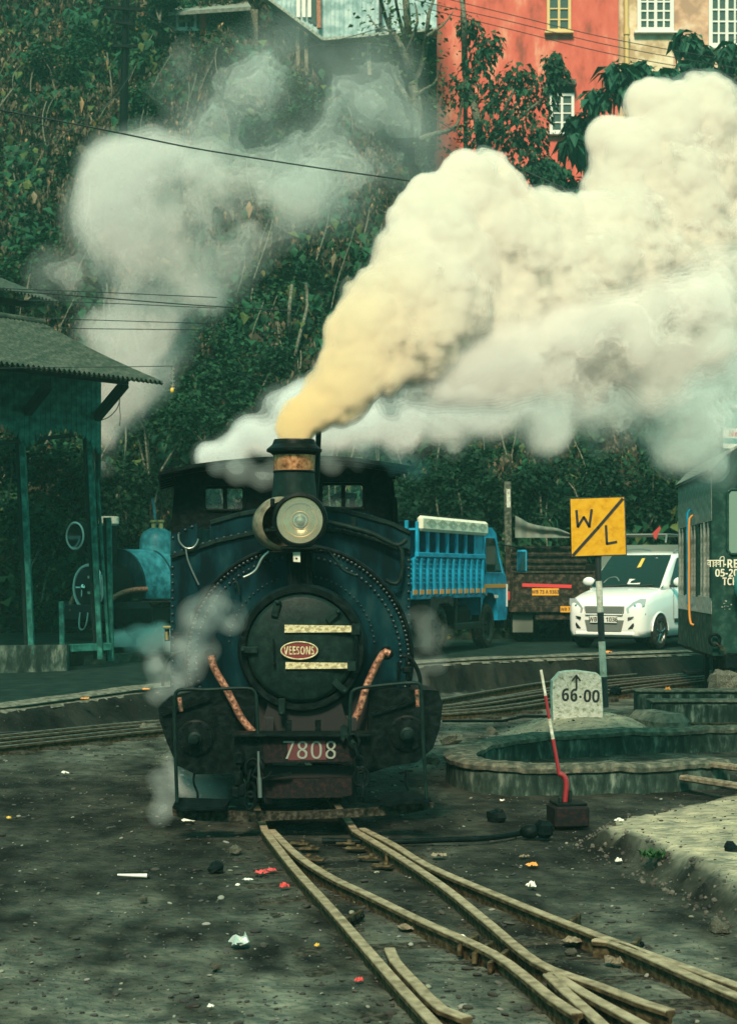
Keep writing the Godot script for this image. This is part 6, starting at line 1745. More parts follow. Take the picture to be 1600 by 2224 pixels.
# ---------------------------------------------------------------- engine shed
func shed() -> void:
	var t := thing("engine_shed", "green timber engine shed with corrugated roof and pointed valance boards at the left", "shed", Vector3(-5.0, 0.2, -28.0))
	var off := t.position
	var p1 := W(355, 830, 27.3)
	var p0 := W(0, 786, 24.73)
	p0.y = p1.y
	var d := (p1 - p0)
	var p2 := W(97, 704, 31.0)
	var e0 := p0 - d * 0.6
	var r0 := p2 - d * 1.6
	for k in 2:
		var s := Sh.new().sheet(420, 8, func(u: float, v: float) -> Vector3:
			var q := e0.lerp(p1, u).lerp(r0.lerp(p2, u), v)
			q.y += 0.022 * sin(u * 1.6 * d.length() / 0.098 * TAU) - 0.03 * k - 0.04 * sin(v * PI)
			return q)
		part(t, "roof_sheet" if k == 0 else "roof_underside", s, M["roof_tin"], off)
	part(t, "rear_roof", Sh.new().slab([r0, p2, p2 + Vector3(-2.2, -1.4, -3.0), r0 + Vector3(-2.2, -1.4, -3.0)], Vector3(0, -0.03, 0)), M["roof_tin"], off)
	part(t, "ridge_cap", Sh.new().tube([r0 + Vector3(0, 0.03, 0), p2 + Vector3(0, 0.03, 0)], 0.06, 8), M["roof_tin"], off)
	# line of the posts and boards, parallel to the eave
	var on := func(u: float) -> Vector3: return Vector3(-4.35 - u, 0.0, -(28.5 - 1.29 * u))
	var px := func(u: float) -> float: return 800.0 + F * (-4.35 - u) / (28.5 - 1.29 * u)
	var shape := [[-260.0, 960.0], [-180.0, 930.0], [-90.0, 930.0], [-20.0, 925.0], [0.0, 926.0], [22.0, 936.0], [40.0, 950.0], [56.0, 966.0], [66.0, 976.0], [76.0, 960.0], [95.0, 946.0], [120.0, 938.0], [150.0, 938.0], [172.0, 944.0], [190.0, 956.0], [202.0, 974.0], [216.0, 986.0], [240.0, 986.0]]
	var side := Vector3(d.x, 0, d.z).normalized()
	var i := 0
	while i < 30:
		var u := i * 0.066
		var c: Vector3 = on.call(u)
		var x: float = px.call(u)
		var zc := -c.z
		var yb := H - (along(shape.map(func(q: Array) -> Vector2: return Vector2(q[0], q[1])), x) - 1250.0) * zc / F
		var yt := p1.y + 0.35
		var w := 0.098
		var wob := rng.randf_range(-0.006, 0.006)
		var pts := [c + side * -w * 0.5, c + side * w * 0.5]
		part(t, "valance_board", Sh.new().slab([pts[0] + Vector3(0, yt, wob), pts[1] + Vector3(0, yt, wob), pts[1] + Vector3(0, yb + 0.07, wob), c + Vector3(0, yb - 0.02, wob), pts[0] + Vector3(0, yb + 0.07, wob)], side.cross(Vector3.UP) * -0.022), M["shed_green"], off)
		i += 1
	for k in 8:               # the return of the valance round the corner
		var c: Vector3 = on.call(-0.03) + Vector3(-0.25, 0, -0.97) * (0.1 + k * 0.1)
		part(t, "valance_board", Sh.new().box(c + Vector3(0, 4.2 - 0.02 * k, 0), Vector3(0.022, 1.75, 0.096), 0.004, Basis(Vector3.UP, 0.25)), M["shed_green"], off)
	# posts lean a little
	for q in [[70, 1400, 48, 930, 27.35, 0.085, -0.09], [219, 1412, 194, 930, 28.6, 0.085, -0.09], [238, 1416, 207, 960, 28.9, 0.045, 0.0], [243, 1416, 237, 1124, 29.1, 0.075, -0.07]]:
		var a := W(q[0], q[1], q[4]) - Vector3(0, 0.15, 0)
		var b := W(q[2], q[3], q[4])
		var o := part(t, "post", Sh.new().beam(a, b, q[5], q[5] * 1.4, 0.008), M["shed_green"], off)
		if q[6] != 0.0:
			part(o, "post_flange", Sh.new().beam(a + Vector3(q[6], 0, -0.08), b + Vector3(q[6], 0, -0.08), 0.06, 0.12, 0.006), M["loco_green"], off)
	part(t, "stub_post", Sh.new().beam(W(136, 1412, 28.4), W(134, 1306, 28.4), 0.08, 0.08, 0.01), M["shed_green"], off)
	for q in [[272, 833, 27.5, 211, 906, 28.5], [104, 838, 26.2, 62, 893, 27.3]]:
		part(t, "bracket", Sh.new().beam(W(q[0], q[1], q[2]), W(q[3], q[4], q[5]), 0.12, 0.15, 0.01), M["loco_green"], off)
	part(t, "purlin", Sh.new().beam(W(276, 826, 27.5), W(-40, 790, 25.0), 0.1, 0.14, 0.01).beam(W(160, 945, 28.2), W(-20, 965, 26.8), 0.05, 0.06, 0.01), M["loco_green"], off)
	part(t, "hanging_wire", Sh.new().tube(smooth_path(at_z([[262, 845], [258, 880], [242, 902], [222, 912], [212, 910]], 27.8), 0.05), 0.008, 5).tube(smooth_path(at_z([[262, 848], [260, 880], [262, 905], [260, 925]], 27.8), 0.05), 0.006, 5), M["cable"], off)
	# raised lantern roof behind
	var q1 := W(135, 658, 33.0)
	var q0 := W(-70, 636, 30.4)
	q0.y = q1.y
	var q2 := W(-20, 596, 36.0)
	var dd := q1 - q0
	part(t, "lantern_roof", Sh.new().sheet(260, 4, func(u: float, v: float) -> Vector3:
		var q := (q0 - dd).lerp(q1, u).lerp((q2 - dd * 2.0).lerp(q2, u), v)
		q.y += 0.025 * sin(u * 2.0 * dd.length() / 0.11 * TAU)
		return q), M["roof_tin"], off)
	part(t, "lantern_beam", Sh.new().beam(W(-40, 648, 32.4), W(62, 660, 33.2), 0.12, 0.12, 0.01), M["matt_black"], off)
	part(t, "lantern_post", Sh.new().beam(W(28, 662, 33.0), W(30, 712, 33.0), 0.11, 0.11, 0.01), M["matt_black"], off)
	# plinth, floor and kerb
	part(t, "plinth", Sh.new().slab([W(-150, 1404, 26.4), W(146, 1400, 27.6), W(152, 1400, 28.4), W(-150, 1402, 27.6)], Vector3(0, -0.55, 0)), M["mossy_wall"], off)
	part(t, "floor_beam", Sh.new().beam(W(150, 1408, 28.3), W(236, 1404, 28.8), 0.2, 0.12, 0.01), M["shed_green"], off)
	part(t, "floor", Sh.new().slab([Vector3(-9.5, 0.46, -26.5), Vector3(-5.2, 0.46, -28.6), Vector3(-3.6, 0.46, -32.5), Vector3(-3.2, 0.46, -40), Vector3(-14, 0.46, -40)], Vector3(0, -0.3, 0)), M["hill_soil"], off)
	var k := []
	for v in 24:
		var x := lerpf(-9.0, 1.4, v / 23.0)
		k.append(Vector3(x, 0.16, -along(FAR, x) + 0.2))
	var kb := part(self, "kerb", Sh.new().sweep(k, [Vector2(-0.16, 0), Vector2(-0.15, 0.2), Vector2(0.15, 0.2), Vector2(0.16, 0)]), M["roof_tin"])
	kb.set_meta("kind", "structure")

# ---------------------------------------------------------------- signs, milestone and point lever
func stroke(s: Sh, pts: Array, w: float, z: float) -> void:
	for i in pts.size() - 1:
		var a := W(pts[i][0], pts[i][1], z)
		var b := W(pts[i + 1][0], pts[i + 1][1], z)
		var d := (b - a).normalized()
		var n := Vector3(-d.y, d.x, 0) * w * 0.5
		var e := d * w * 0.25
		s.slab([a + n - e, b + n + e, b - n + e, a - n - e], Vector3(0, 0, -0.004 - 0.001 * i))

func signs_and_lever() -> void:
	var z := 21.0
	var t := thing("whistle_sign", "yellow square sign with a W and L on a black and white striped pole", "sign", W(1313, 1532, z))
	var off := t.position
	var bd := part(t, "sign_board", Sh.new().slab(at_z([[1238, 1084], [1354, 1080], [1358, 1204], [1241, 1208]], z - 0.06), Vector3(0, 0, -0.025)), M["sign_yellow"], off)
	part(bd, "black_edge", Sh.new().tube(at_z([[1237, 1083], [1355, 1079], [1359, 1205], [1240, 1209]], z - 0.055), 0.010, 4, false, true), M["black_paint"], off)
	var s := Sh.new()
	stroke(s, [[1351, 1084], [1298, 1146], [1244, 1206]], 0.036, z - 0.064)
	part(bd, "diagonal_stroke", s, M["black_paint"], off)
	s = Sh.new()
	stroke(s, [[1251, 1109], [1254, 1144], [1267, 1123], [1279, 1144], [1284, 1107]], 0.03, z - 0.064)
	part(bd, "letter_w", s, M["black_paint"], off)
	s = Sh.new()
	stroke(s, [[1315, 1142], [1317, 1181], [1338, 1177]], 0.03, z - 0.064)
	part(bd, "letter_l", s, M["black_paint"], off)
	var ys := [1195.0, 1262.0, 1330.0, 1393.0, 1470.0, 1536.0]
	for i in 5:
		var a := lerpf(1296.0, 1313.0, (ys[i] - 1195.0) / 340.0)
		var b := lerpf(1296.0, 1313.0, (ys[i + 1] - 1195.0) / 340.0)
		part(t, "black_band" if i % 2 == 0 else "white_band", Sh.new().tube([W(a, ys[i], z), W(b, ys[i + 1], z)], 0.037 + i * 0.0015, 14), M["black_paint"] if i % 2 == 0 else M["milestone_white"], off)
	# milestone
	z = 20.0
	var m := thing("milestone", "mossy white milestone painted 66.00 with an upward arrow beside the sign pole", "milestone", W(1253, 1560, z))
	off = m.position
	var outl := [[1200, 1575], [1197, 1512], [1198, 1478], [1206, 1470], [1214, 1460], [1232, 1457], [1252, 1456], [1276, 1459], [1296, 1462], [1305, 1470], [1307, 1500], [1310, 1560], [1308, 1575]]
	var back := []
	for q in at_z(outl, z):
		back.append(q + Vector3(0, 0, -0.16))
	var fr := []
	for q in at_z(outl, z):
		fr.append((q - off) * Vector3(0.975, 0.985, 1) + off + Vector3(0, 0, 0.015))
	var st := part(m, "stone", Sh.new().prism(at_z(outl, z), back).prism(fr, at_z(outl, z)), M["milestone_white"], off)
	words(st, "lettering", "66", 0.142, M["black_paint"], Transform3D(Basis(Vector3(0, 0, 1), -0.04), W(1236, 1509, z) - off + Vector3(0, 0, 0.018)), true, false, 0.86)
	words(st, "lettering", "00", 0.142, M["black_paint"], Transform3D(Basis(Vector3(0, 0, 1), -0.04), W(1283, 1512, z) - off + Vector3(0, 0, 0.018)), true, false, 0.86)
	part(st, "dot", Sh.new().ball(W(1259, 1513, z) + Vector3(0, 0, 0.016), Vector3(0.015, 0.015, 0.006), 10, 6), M["black_paint"], off)
	s = Sh.new()
	stroke(s, [[1251, 1496], [1251, 1469]], 0.022, z - 0.02)
	stroke(s, [[1242, 1478], [1251, 1467], [1259, 1478]], 0.018, z - 0.022)
	part(st, "arrow", s, M["black_paint"], off)
	# point lever
	z = 12.5
	var l := thing("point_lever", "leaning red and white point lever on a dark base box", "lever", W(1232, 1792, z))
	off = l.position
	part(l, "base_box", Sh.new().box(W(1232, 1770, z), Vector3(0.25, 0.15, 0.26), 0.015, Basis(Vector3.UP, 0.15)), M["beam_red"], off)
	part(l, "box_lid", Sh.new().box(W(1233, 1744, z), Vector3(0.22, 0.02, 0.23), 0.006, Basis(Vector3.UP, 0.15)), M["loco_black"], off)
	part(l, "pivot_lug", Sh.new().box(W(1237, 1730, z), Vector3(0.02, 0.1, 0.06), 0.006).box(W(1216, 1738, z), Vector3(0.03, 0.05, 0.05), 0.008), M["loco_green"], off)
	var pts := [[1174, 1455], [1184, 1511], [1192, 1561], [1200, 1605], [1214, 1682]]
	for i in 4:
		part(l, "white_section" if i % 2 == 0 else "red_section", Sh.new().tube(at_z([pts[i], pts[i + 1]], z), 0.0105 + 0.0012 * i, 10), M["milestone_white"] if i % 2 == 0 else M["pole_red"], off)
	part(l, "crank", Sh.new().tube(smooth_path(at_z([[1213, 1680], [1222, 1684], [1228, 1694], [1229, 1712], [1226, 1745]], z), 0.02), 0.02, 10), M["pole_red"], off)
	var rod := thing("point_rod", "black operating rod lying on the ground from lever box to turnout", "rod", W(1000, 1822, 12.0))
	part(rod, "rod", Sh.new().tube(smooth_path([onto(1200, 1800, -0.04), onto(1150, 1806, -0.045), onto(1060, 1820, -0.05), onto(960, 1824, -0.05), onto(850, 1828, -0.05), onto(700, 1826, -0.05)], 0.1), 0.02, 8), M["loco_black"], rod.position)
	part(rod, "crank_lump", Sh.new().box(onto(1180, 1800, 0.0), Vector3(0.1, 0.12, 0.14), 0.03, Basis(Vector3.UP, 0.3)).ball(onto(1150, 1806, -0.02), Vector3(0.07, 0.05, 0.05), 8, 6), M["loco_black"], rod.position)

# ---------------------------------------------------------------- trees
func limb(pts: Array, z: float, r0: float, r1: float) -> Array:
	var p := smooth_path(at_z(pts, z), 0.4)
	var r := []
	for i in p.size():
		p[i].z += 0.5 * sin(i * 0.7 + pts[0][0])
		r.append(lerpf(r0, r1, float(i) / (p.size() - 1)))
	return [p, r]

func trees() -> void:
	var big := leaf_mesh(0.3, 0.25)
	var small := leaf_mesh(0.38, 0.12)
	var z := 51.0
	var k := z / F
	leafy("bare_tree", "tall nearly bare grey tree with forked branches left of the red building", "tree", W(916, 345, z),
		[limb([[916, 345], [906, 250], [892, 150], [884, 60], [876, -40]], z, 0.2, 0.08), limb([[892, 170], [862, 90], [838, 30], [812, -30]], z, 0.11, 0.04), limb([[895, 190], [922, 110], [930, 40], [945, -20]], z, 0.1, 0.035), limb([[884, 80], [862, 20], [850, -30]], z, 0.07, 0.03), limb([[912, 310], [950, 296], [990, 270], [1005, 210]], z, 0.1, 0.03), limb([[905, 250], [870, 200], [850, 120], [846, 40]], z, 0.09, 0.03), limb([[886, 110], [905, 60], [900, 10]], z, 0.06, 0.02), limb([[850, 80], [820, 60], [800, 20]], z, 0.04, 0.015), limb([[925, 90], [960, 60], [985, 15]], z, 0.05, 0.015), limb([[900, 220], [940, 180], [960, 130]], z, 0.06, 0.02)],
		[[W(850, 30, z), 1.2], [W(915, 60, z), 1.4], [W(880, 150, z), 1.4], [W(950, 230, z), 1.3], [W(840, 120, z), 1.0], [W(930, 300, z), 1.2]], 900, small, Vector2(0.1, 0.2), Color(0.03, 0.075, 0.03), Color(0.07, 0.11, 0.04), 0.3)
	z = 53.0
	leafy("leafy_tree", "dark leafy tree growing against the red building wall left of its lower window", "tree", W(1052, 400, z),
		[limb([[1052, 400], [1046, 330], [1030, 250], [1012, 150], [1006, 60], [1003, -10]], z, 0.16, 0.06), limb([[1046, 330], [1080, 270], [1110, 210], [1120, 160]], z, 0.09, 0.03), limb([[1060, 300], [1130, 260], [1190, 200], [1215, 140]], z, 0.07, 0.02)],
		[[W(1110, 210, z), 0.9], [W(1080, 260, z), 1.0], [W(1140, 260, z), 1.0], [W(1060, 200, z), 0.7], [W(1170, 200, z), 0.6], [W(1125, 165, z), 0.5], [W(1200, 135, z), 0.35], [W(1215, 165, z), 0.3], [W(1040, 130, z), 0.5], [W(1065, 95, z), 0.4], [W(1020, 60, z), 0.4], [W(1100, 310, z), 0.9], [W(1160, 300, z), 0.5], [W(1040, 290, z), 0.7], [W(1150, 365, z), 0.7], [W(1200, 390, z), 0.6], [W(1000, 190, z), 0.6]], 2400, big, Vector2(0.14, 0.3), Color(0.008, 0.046, 0.026), Color(0.018, 0.075, 0.034), 0.6)
	# umbrella-leaved trees: whorls of long drooping leaflets
	var specs := [["umbrella_tree", "umbrella leaved tree with drooping leaf whorls right of the red building's lower window", 54.5, [1270, 470], [[1392, 128], [1330, 168], [1440, 165], [1362, 205], [1290, 222], [1325, 250], [1262, 262], [1405, 190], [1240, 318], [1285, 300], [1215, 372], [1255, 395], [1190, 410], [1300, 350], [1235, 430], [1170, 370], [1340, 290], [1410, 235]]],
		["umbrella_tree", "small umbrella leaved tree in front of the peach wall at the top right", 55.5, [1540, 420], [[1478, 105], [1532, 92], [1580, 130], [1505, 130], [1555, 150], [1590, 105], [1520, 170]]]]
	for q in specs:
		var foot := W(q[3][0], q[3][1], q[2])
		var o := thing(q[0], q[1], "tree", foot)
		var s := Sh.new()
		var xf := []
		var co := []
		for c in q[4]:
			var at := W(c[0], c[1], q[2]) + Vector3(0, 0, rng.randf_range(-1.2, 1.2))
			s.tube([foot, foot.lerp(at, 0.5) + Vector3(0.3, -0.4, 0), at], [0.07, 0.045, 0.02], 5)
			for i in 80:
				var yaw := rng.randf() * TAU
				var b := Basis.from_euler(Vector3(rng.randf_range(0.1, 1.25), yaw, rng.randf_range(-0.3, 0.3)))
				var l := rng.randf_range(0.4, 0.75)
				xf.append(Transform3D(b.scaled_local(Vector3(l * 0.75, l, l)), at + Vector3(rng.randf_range(-0.3, 0.3), rng.randf_range(-0.25, 0.2), rng.randf_range(-0.3, 0.3)) - foot))
				var m := rng.randf_range(0.5, 1.2)
				co.append(Color(0.02 * m, 0.095 * m, 0.058 * m))
		part(o, "trunk", s, M["bark"], foot)
		scatter(o, "crown", big, M["leaf"], xf, co)
	# shrubs along the foot of the hill and on it
	var sh := [[930, 1075, 38.5, 95, "dark bush behind the blue truck's canvas roof"], [1010, 1045, 39.5, 100, "dark bush above the blue truck's cab"], [1090, 1080, 39.0, 85, "dark bush round the pale concrete post"], [1175, 1060, 39.5, 90, "dark bush above the brown truck"], [1275, 1050, 40.0, 95, "dark bush behind the yellow sign"], [1385, 1075, 40.5, 95, "dark bush above the white car's roof"], [1465, 1040, 40.5, 90, "bush close left of the coach roof"],
		[330, 930, 38.0, 120, "large green bush beside the shed eave"], [455, 860, 39.5, 110, "green bush left of the engine's chimney"], [430, 760, 42.0, 85, "loose bush under the overhead wires"], [545, 800, 41.0, 90, "green bush behind the smoke left of the chimney"], [275, 1050, 37.5, 100, "dark bush behind the blue engine's chimney"], [60, 1130, 37.0, 120, "dark bush seen through the shed between its posts"], [150, 1020, 37.5, 110, "dark bush behind the shed valance"], [20, 1010, 37.5, 100, "dark bush at the far left behind the shed post"],
		[60, 560, 44.0, 90, "green bush above the shed's lantern roof"], [330, 240, 52.0, 70, "green bush right of the telegraph pole"], [130, 140, 53.0, 80, "green bush left of the telegraph pole"], [440, 120, 54.5, 80, "dark bush below the small hill house"], [620, 220, 52.0, 80, "broad leaved bush below the tin house"], [690, 260, 51.0, 70, "green bush hidden in steam below the tin house"], [350, -10, 56.0, 60, "dark bush left of the hill house roof"]]
	for q in sh:
		var c := W(q[0], q[1], q[2])
		var r := px_m(q[3], q[2])
		var foot := c - Vector3(0, r * 1.1, -0.3)
		var cl := []
		for i in 7:
			cl.append([c + Vector3(rng.randf_range(-0.7, 0.7), rng.randf_range(-0.7, 0.5), rng.randf_range(-0.5, 0.4)) * r, r * rng.randf_range(0.3, 0.6)])
		var st := []
		for i in 4:
			st.append([[foot, cl[i][0].lerp(foot, 0.4) + Vector3(0.1, 0.1, 0), cl[i][0]], [0.03, 0.02, 0.01]])
		var bright := 1.0 if q[1] < 960 else 0.6
		leafy("shrub", q[4], "bush", foot, st, cl, 2200, small, Vector2(0.07, 0.16), Color(0.005, 0.036, 0.018) * bright, Color(0.018, 0.075, 0.028) * bright, 0.2, "bushes on the hillside")
	# thin saplings on the dry slope
	var sp := Sh.new()
	sp.tube(limb([[628, 745], [630, 690], [634, 620]], 44.0, 0.06, 0.03)[0], 0.05, 5)
	var a := part(self, "sapling", sp, M["bark"])
	tag(a, "straight pale sapling stem on the dry slope above the chimney", "sapling")
	a = part(self, "sapling", Sh.new().tube(limb([[642, 780], [655, 720], [666, 660], [663, 610]], 44.0, 0.06, 0.03)[0], 0.045, 5), M["bark"])
	tag(a, "curved pale sapling stem on the dry slope above the chimney", "sapling")

# ---------------------------------------------------------------- poles, wires and bits
func wire(label: String, pts: Array, z0: float, z1: float, r: float) -> void:
	var p := []
	for i in pts.size():
		p.append(W(pts[i][0], pts[i][1], lerpf(z0, z1, float(i) / (pts.size() - 1))))
	tag(part(self, "overhead_wire", Sh.new().tube(smooth_path(p, 0.6), r, 5), M["cable"]), label, "wire", "overhead wires")

func poles_and_wires() -> void:
	var t := thing("telegraph_pole", "dark leaning telegraph pole with crossarms on the hillside", "pole", W(267, 300, 47.0))
	var off := t.position
	part(t, "pole", Sh.new().tube([W(267, 330, 47.0), W(272, 120, 47.0), W(277, -120, 47.0)], [0.12, 0.1, 0.08], 10), M["loco_black"], off)
	for q in [[226, 16, 308, 22], [240, 46, 294, 54], [246, 100, 300, 101]]:
		var arm := part(t, "crossarm", Sh.new().beam(W(q[0], q[1], 46.85), W(q[2], q[3], 46.85), 0.08, 0.09, 0.01), M["loco_black"], off)
		for i in 3:
			var u := 0.08 + i * 0.42
			part(arm, "insulator", Sh.new().tube([W(lerpf(q[0], q[2], u), lerpf(q[1], q[3], u) - 4, 46.85), W(lerpf(q[0], q[2], u), lerpf(q[1], q[3], u) - 16, 46.85)], [0.05, 0.03], 8), M["loco_black"], off)
	part(t, "strut", Sh.new().beam(W(250, 46, 46.8), W(252, 90, 46.8), 0.04, 0.04), M["loco_black"], off)
	var c := thing("concrete_post", "pale concrete post standing in the bushes between the two trucks", "post", W(1102, 1120, 37.6))
	part(c, "post", Sh.new().beam(W(1103, 1200, 37.6), W(1101, 1046, 37.6), 0.15, 0.15, 0.02), M["old_concrete"], c.position)
	part(c, "paint_mark", Sh.new().slab(at_z([[1099, 1062], [1107, 1062], [1108, 1102], [1100, 1102]], 37.51), Vector3(0, 0, -0.004)), M["milestone_white"], c.position)
	var n := part(self, "draped_net", Sh.new().sheet(26, 8, func(u: float, v: float) -> Vector3:
		var top := 1112.0 + 38.0 * pow(2.0 * u - 0.9, 2.0) * (1.0 if u > 0.45 else 0.25) + 30.0 * sin(u * PI)
		return W(lerpf(1118, 1236, u), lerpf(top, 1168.0, v), 37.5) + Vector3(0, 0, 0.08 * sin(u * 19.0) + 0.05 * sin(v * 7.0)), Vector3(0, 0, 1)), M["net"])
	tag(n, "grey net draped over the bushes behind the brown truck", "net")
	var fl := part(self, "red_flag", Sh.new().slab(at_z([[1416, 1158], [1432, 1142], [1434, 1148], [1428, 1160], [1424, 1172], [1419, 1168]], 37.0), Vector3(0, 0, -0.02)), M["red_paint"])
	tag(fl, "small red cloth flag in the dark bushes left of the coach", "flag")
	wire("thick black cable sagging across the upper left from the edge into the smoke", [[-60, 228], [0, 239], [140, 265], [270, 291], [400, 318], [500, 335], [700, 366], [850, 387], [945, 402], [1100, 422]], 25.0, 30.0, 0.0125)
	wire("thin wire joining the thick cable at the far left", [[-40, 222], [0, 236], [60, 262], [120, 280], [180, 292]], 30.0, 34.0, 0.01)
	wire("topmost wire above the shed roof crossing the steam", [[-60, 622], [0, 626], [200, 634], [400, 643], [470, 646]], 26.0, 29.0, 0.007)
	wire("thicker wire above the shed roof running to the dry slope", [[-60, 624], [0, 630], [200, 645], [400, 661], [640, 676]], 26.5, 30.0, 0.010)
	wire("wire starting at the lantern roof corner", [[40, 652], [135, 655], [270, 660], [400, 666], [470, 669]], 26.8, 29.0, 0.007)
	wire("wire just above the shed ridge", [[50, 690], [200, 695], [400, 701], [490, 704]], 27.0, 29.0, 0.007)
	wire("lowest wire near the shed ridge", [[90, 712], [200, 714], [400, 716], [490, 717]], 27.0, 29.0, 0.007)
	wire("wire running level across the shed roof to the hanging tinsel", [[-40, 801], [100, 798], [250, 797], [375, 795]], 24.0, 27.0, 0.006)
	wire("higher of the thin wires before the red building", [[900, -20], [1100, 30], [1330, 85], [1640, 140]], 48.0, 50.0, 0.012)
	wire("second of the thin wires before the red building", [[900, 0], [1100, 45], [1330, 100], [1640, 155]], 48.0, 50.0, 0.012)
	wire("lowest of the thin wires before the red building", [[930, 20], [1100, 62], [1330, 118], [1640, 172]], 48.0, 50.0, 0.012)
	wire("dark wire slanting down behind the leafy tree into the smoke", [[800, 180], [950, 262], [1100, 352], [1270, 428]], 46.0, 44.0, 0.014)
	wire("wire slanting across the bush left of the chimney", [[375, 778], [480, 800], [560, 826], [640, 846]], 34.0, 35.0, 0.012)
	wire("wire from telegraph pole down past the tin house", [[300, 20], [420, 80], [560, 120], [700, 95], [830, 60]], 47.0, 50.0, 0.012)
	wire("wire crossing the upper left corner below the cable", [[-30, 350], [120, 300], [240, 220], [290, 150]], 40.0, 46.0, 0.010)
	var tn := thing("hanging_tinsel", "pale tinsel with a yellow tip hanging beside the shed eave", "tinsel", W(375, 850, 27.0))
	var s := Sh.new()
	for i in 16:
		var y := 796.0 + i * 3.2
		s.face_pair([W(372 + 4 * sin(i * 1.9), y, 27.0), W(378 + 4 * sin(i * 2.3), y + 2, 27.0), W(375, y + 6, 27.02)], Vector3(0.2 * sin(i), 0.1, 1), 0.004)
	part(tn, "strands", s, M["foil"], tn.position)
	part(tn, "yellow_tip", Sh.new().ball(W(374, 848, 27.0), Vector3(0.03, 0.045, 0.03), 8, 6), M["yellow_paint"], tn.position)

func crumple(q: Array, mat: String, label: String, category: String) -> void:     # px, py, width in m, flatness
	var s := Sh.new()
	var at := onto(q[0], q[1], -0.07 if q.size() < 5 else q[4])
	var w: float = q[2]
	var n := 7
	var g := []
	for j in n:
		for i in n:
			g.append(Vector3((i / 6.0 - 0.5) * w + rng.randf_range(-0.1, 0.1) * w, rng.randf_range(0.0, q[3]) * w * (1.0 if i in range(1, 6) and j in range(1, 6) else 0.3), (j / 6.0 - 0.5) * w * 0.8 + rng.randf_range(-0.1, 0.1) * w))
	for j in n - 1:
		for i in n - 1:
			if (i == 0 or i == n - 2) and (j == 0 or j == n - 2):
				continue
			var a := j * n + i
			s.face([g[a], g[a + 1], g[a + n]], Vector3.UP)
			s.face([g[a + 1], g[a + n + 1], g[a + n]], Vector3.UP)
	var o := put(self, "litter", s.mesh(), M[mat], Transform3D(Basis(Vector3.UP, rng.randf() * TAU), at + Vector3(0, 0.004, 0)))
	tag(o, label, category, "litter on the ground", "thing")

func litter() -> void:
	var pp := thing("cut_pipe", "short pale pipe lying on the trodden ground at the lower left", "pipe", onto(290, 1902, -0.07))
	part(pp, "tube", Sh.new().tube([onto(256, 1900, -0.06), onto(322, 1902, -0.06)], [0.006, 0.013], 10), M["paper_white"], pp.position)
	part(pp, "dark_mouth", Sh.new().tube([onto(320, 1902, -0.06), onto(326, 1902, -0.06)], 0.0135, 10), M["matt_black"], pp.position)
	for q in [[[568, 1897, 0.09, 0.25], "paper_red", "larger crumpled red wrapper left of the turnout", "wrapper"], [[590, 1892, 0.06, 0.3], "paper_red", "crumpled red wrapper touching the larger one", "wrapper"], [[618, 1928, 0.055, 0.5], "paper_red", "small balled red wrapper close beside the left rail", "wrapper"], [[521, 2052, 0.11, 0.55], "foil", "crumpled silver foil packet on the trodden ground", "foil packet"],
			[[538, 1912, 0.06, 0.15], "paper_white", "strip of white paper below the red wrappers", "paper"], [[516, 1925, 0.03, 0.5], "paper_white", "tiny white scrap below the strip of paper", "paper"], [[408, 1784, 0.09, 0.3], "paper_white", "white paper in front of the engine's left step", "paper"], [[20, 1778, 0.05, 0.3], "yellow_paint", "yellow scrap at the far left edge", "paper"], [[688, 2056, 0.03, 0.5], "yellow_paint", "small yellow scrap left of the left rail", "paper"],
			[[779, 2132, 0.04, 0.4], "paper_red", "pink red scrap near the lower end of the left rail", "paper"], [[1154, 1927, 0.06, 0.6], "paper_white", "white crumpled paper right of the outer rail", "paper"], [[952, 1860, 0.1, 0.2], "weathered_wood", "rusty brown leaf beside the outer rail", "leaf"], [[1137, 1862, 0.06, 0.3], "weathered_wood", "brown leaf on the cinders below the lever", "leaf"], [[1155, 1881, 0.07, 0.3], "paper_orange", "orange scrap on the cinders below the lever", "paper"], [[1342, 1872, 0.05, 0.5], "paper_white", "white scrap at the foot of the earth bank", "paper"],
			[[1344, 1784, 0.06, 0.4, 0.07], "paper_white", "white scrap on top of the earth bank", "paper"], [[458, 2188, 0.03, 0.4], "paper_white", "white scrap at the bottom below the foil", "paper"], [[986, 2040, 0.12, 0.2], "paper_white", "torn pale paper between the switch rail and frog", "paper"], [[1240, 2046, 0.1, 0.2], "weathered_wood", "pale chip of wood between the right rails", "wood chip"], [[1330, 2092, 0.09, 0.4], "weathered_wood", "rusty scrap between frog and right check rail", "scrap"], [[885, 2016, 0.12, 0.15], "weathered_wood", "pale splintered wood between the left rails", "wood chip"],
			[[1090, 1740, 0.05, 0.3], "paper_white", "white fleck on the dark ground left of the lever", "paper"], [[1450, 1500, 0.09, 0.6, 0.25], "paper_orange", "orange scrap on the upper concrete step", "paper"], [[185, 1518, 0.12, 0.15, 0.235], "paper_orange", "orange scrap on the road verge at the far left", "paper"], [[318, 1498, 0.12, 0.15, 0.25], "paper_orange", "orange scrap on the road verge beside the engine", "paper"], [[1320, 1418, 0.14, 0.3, 0.385], "paper_orange", "orange scrap on the road edge under the white car", "paper"], [[142, 1680, 0.07, 0.3], "paper_white", "white scrap on the ground left of the engine", "paper"]]:
		crumple(q[0], q[1], q[2], q[3])

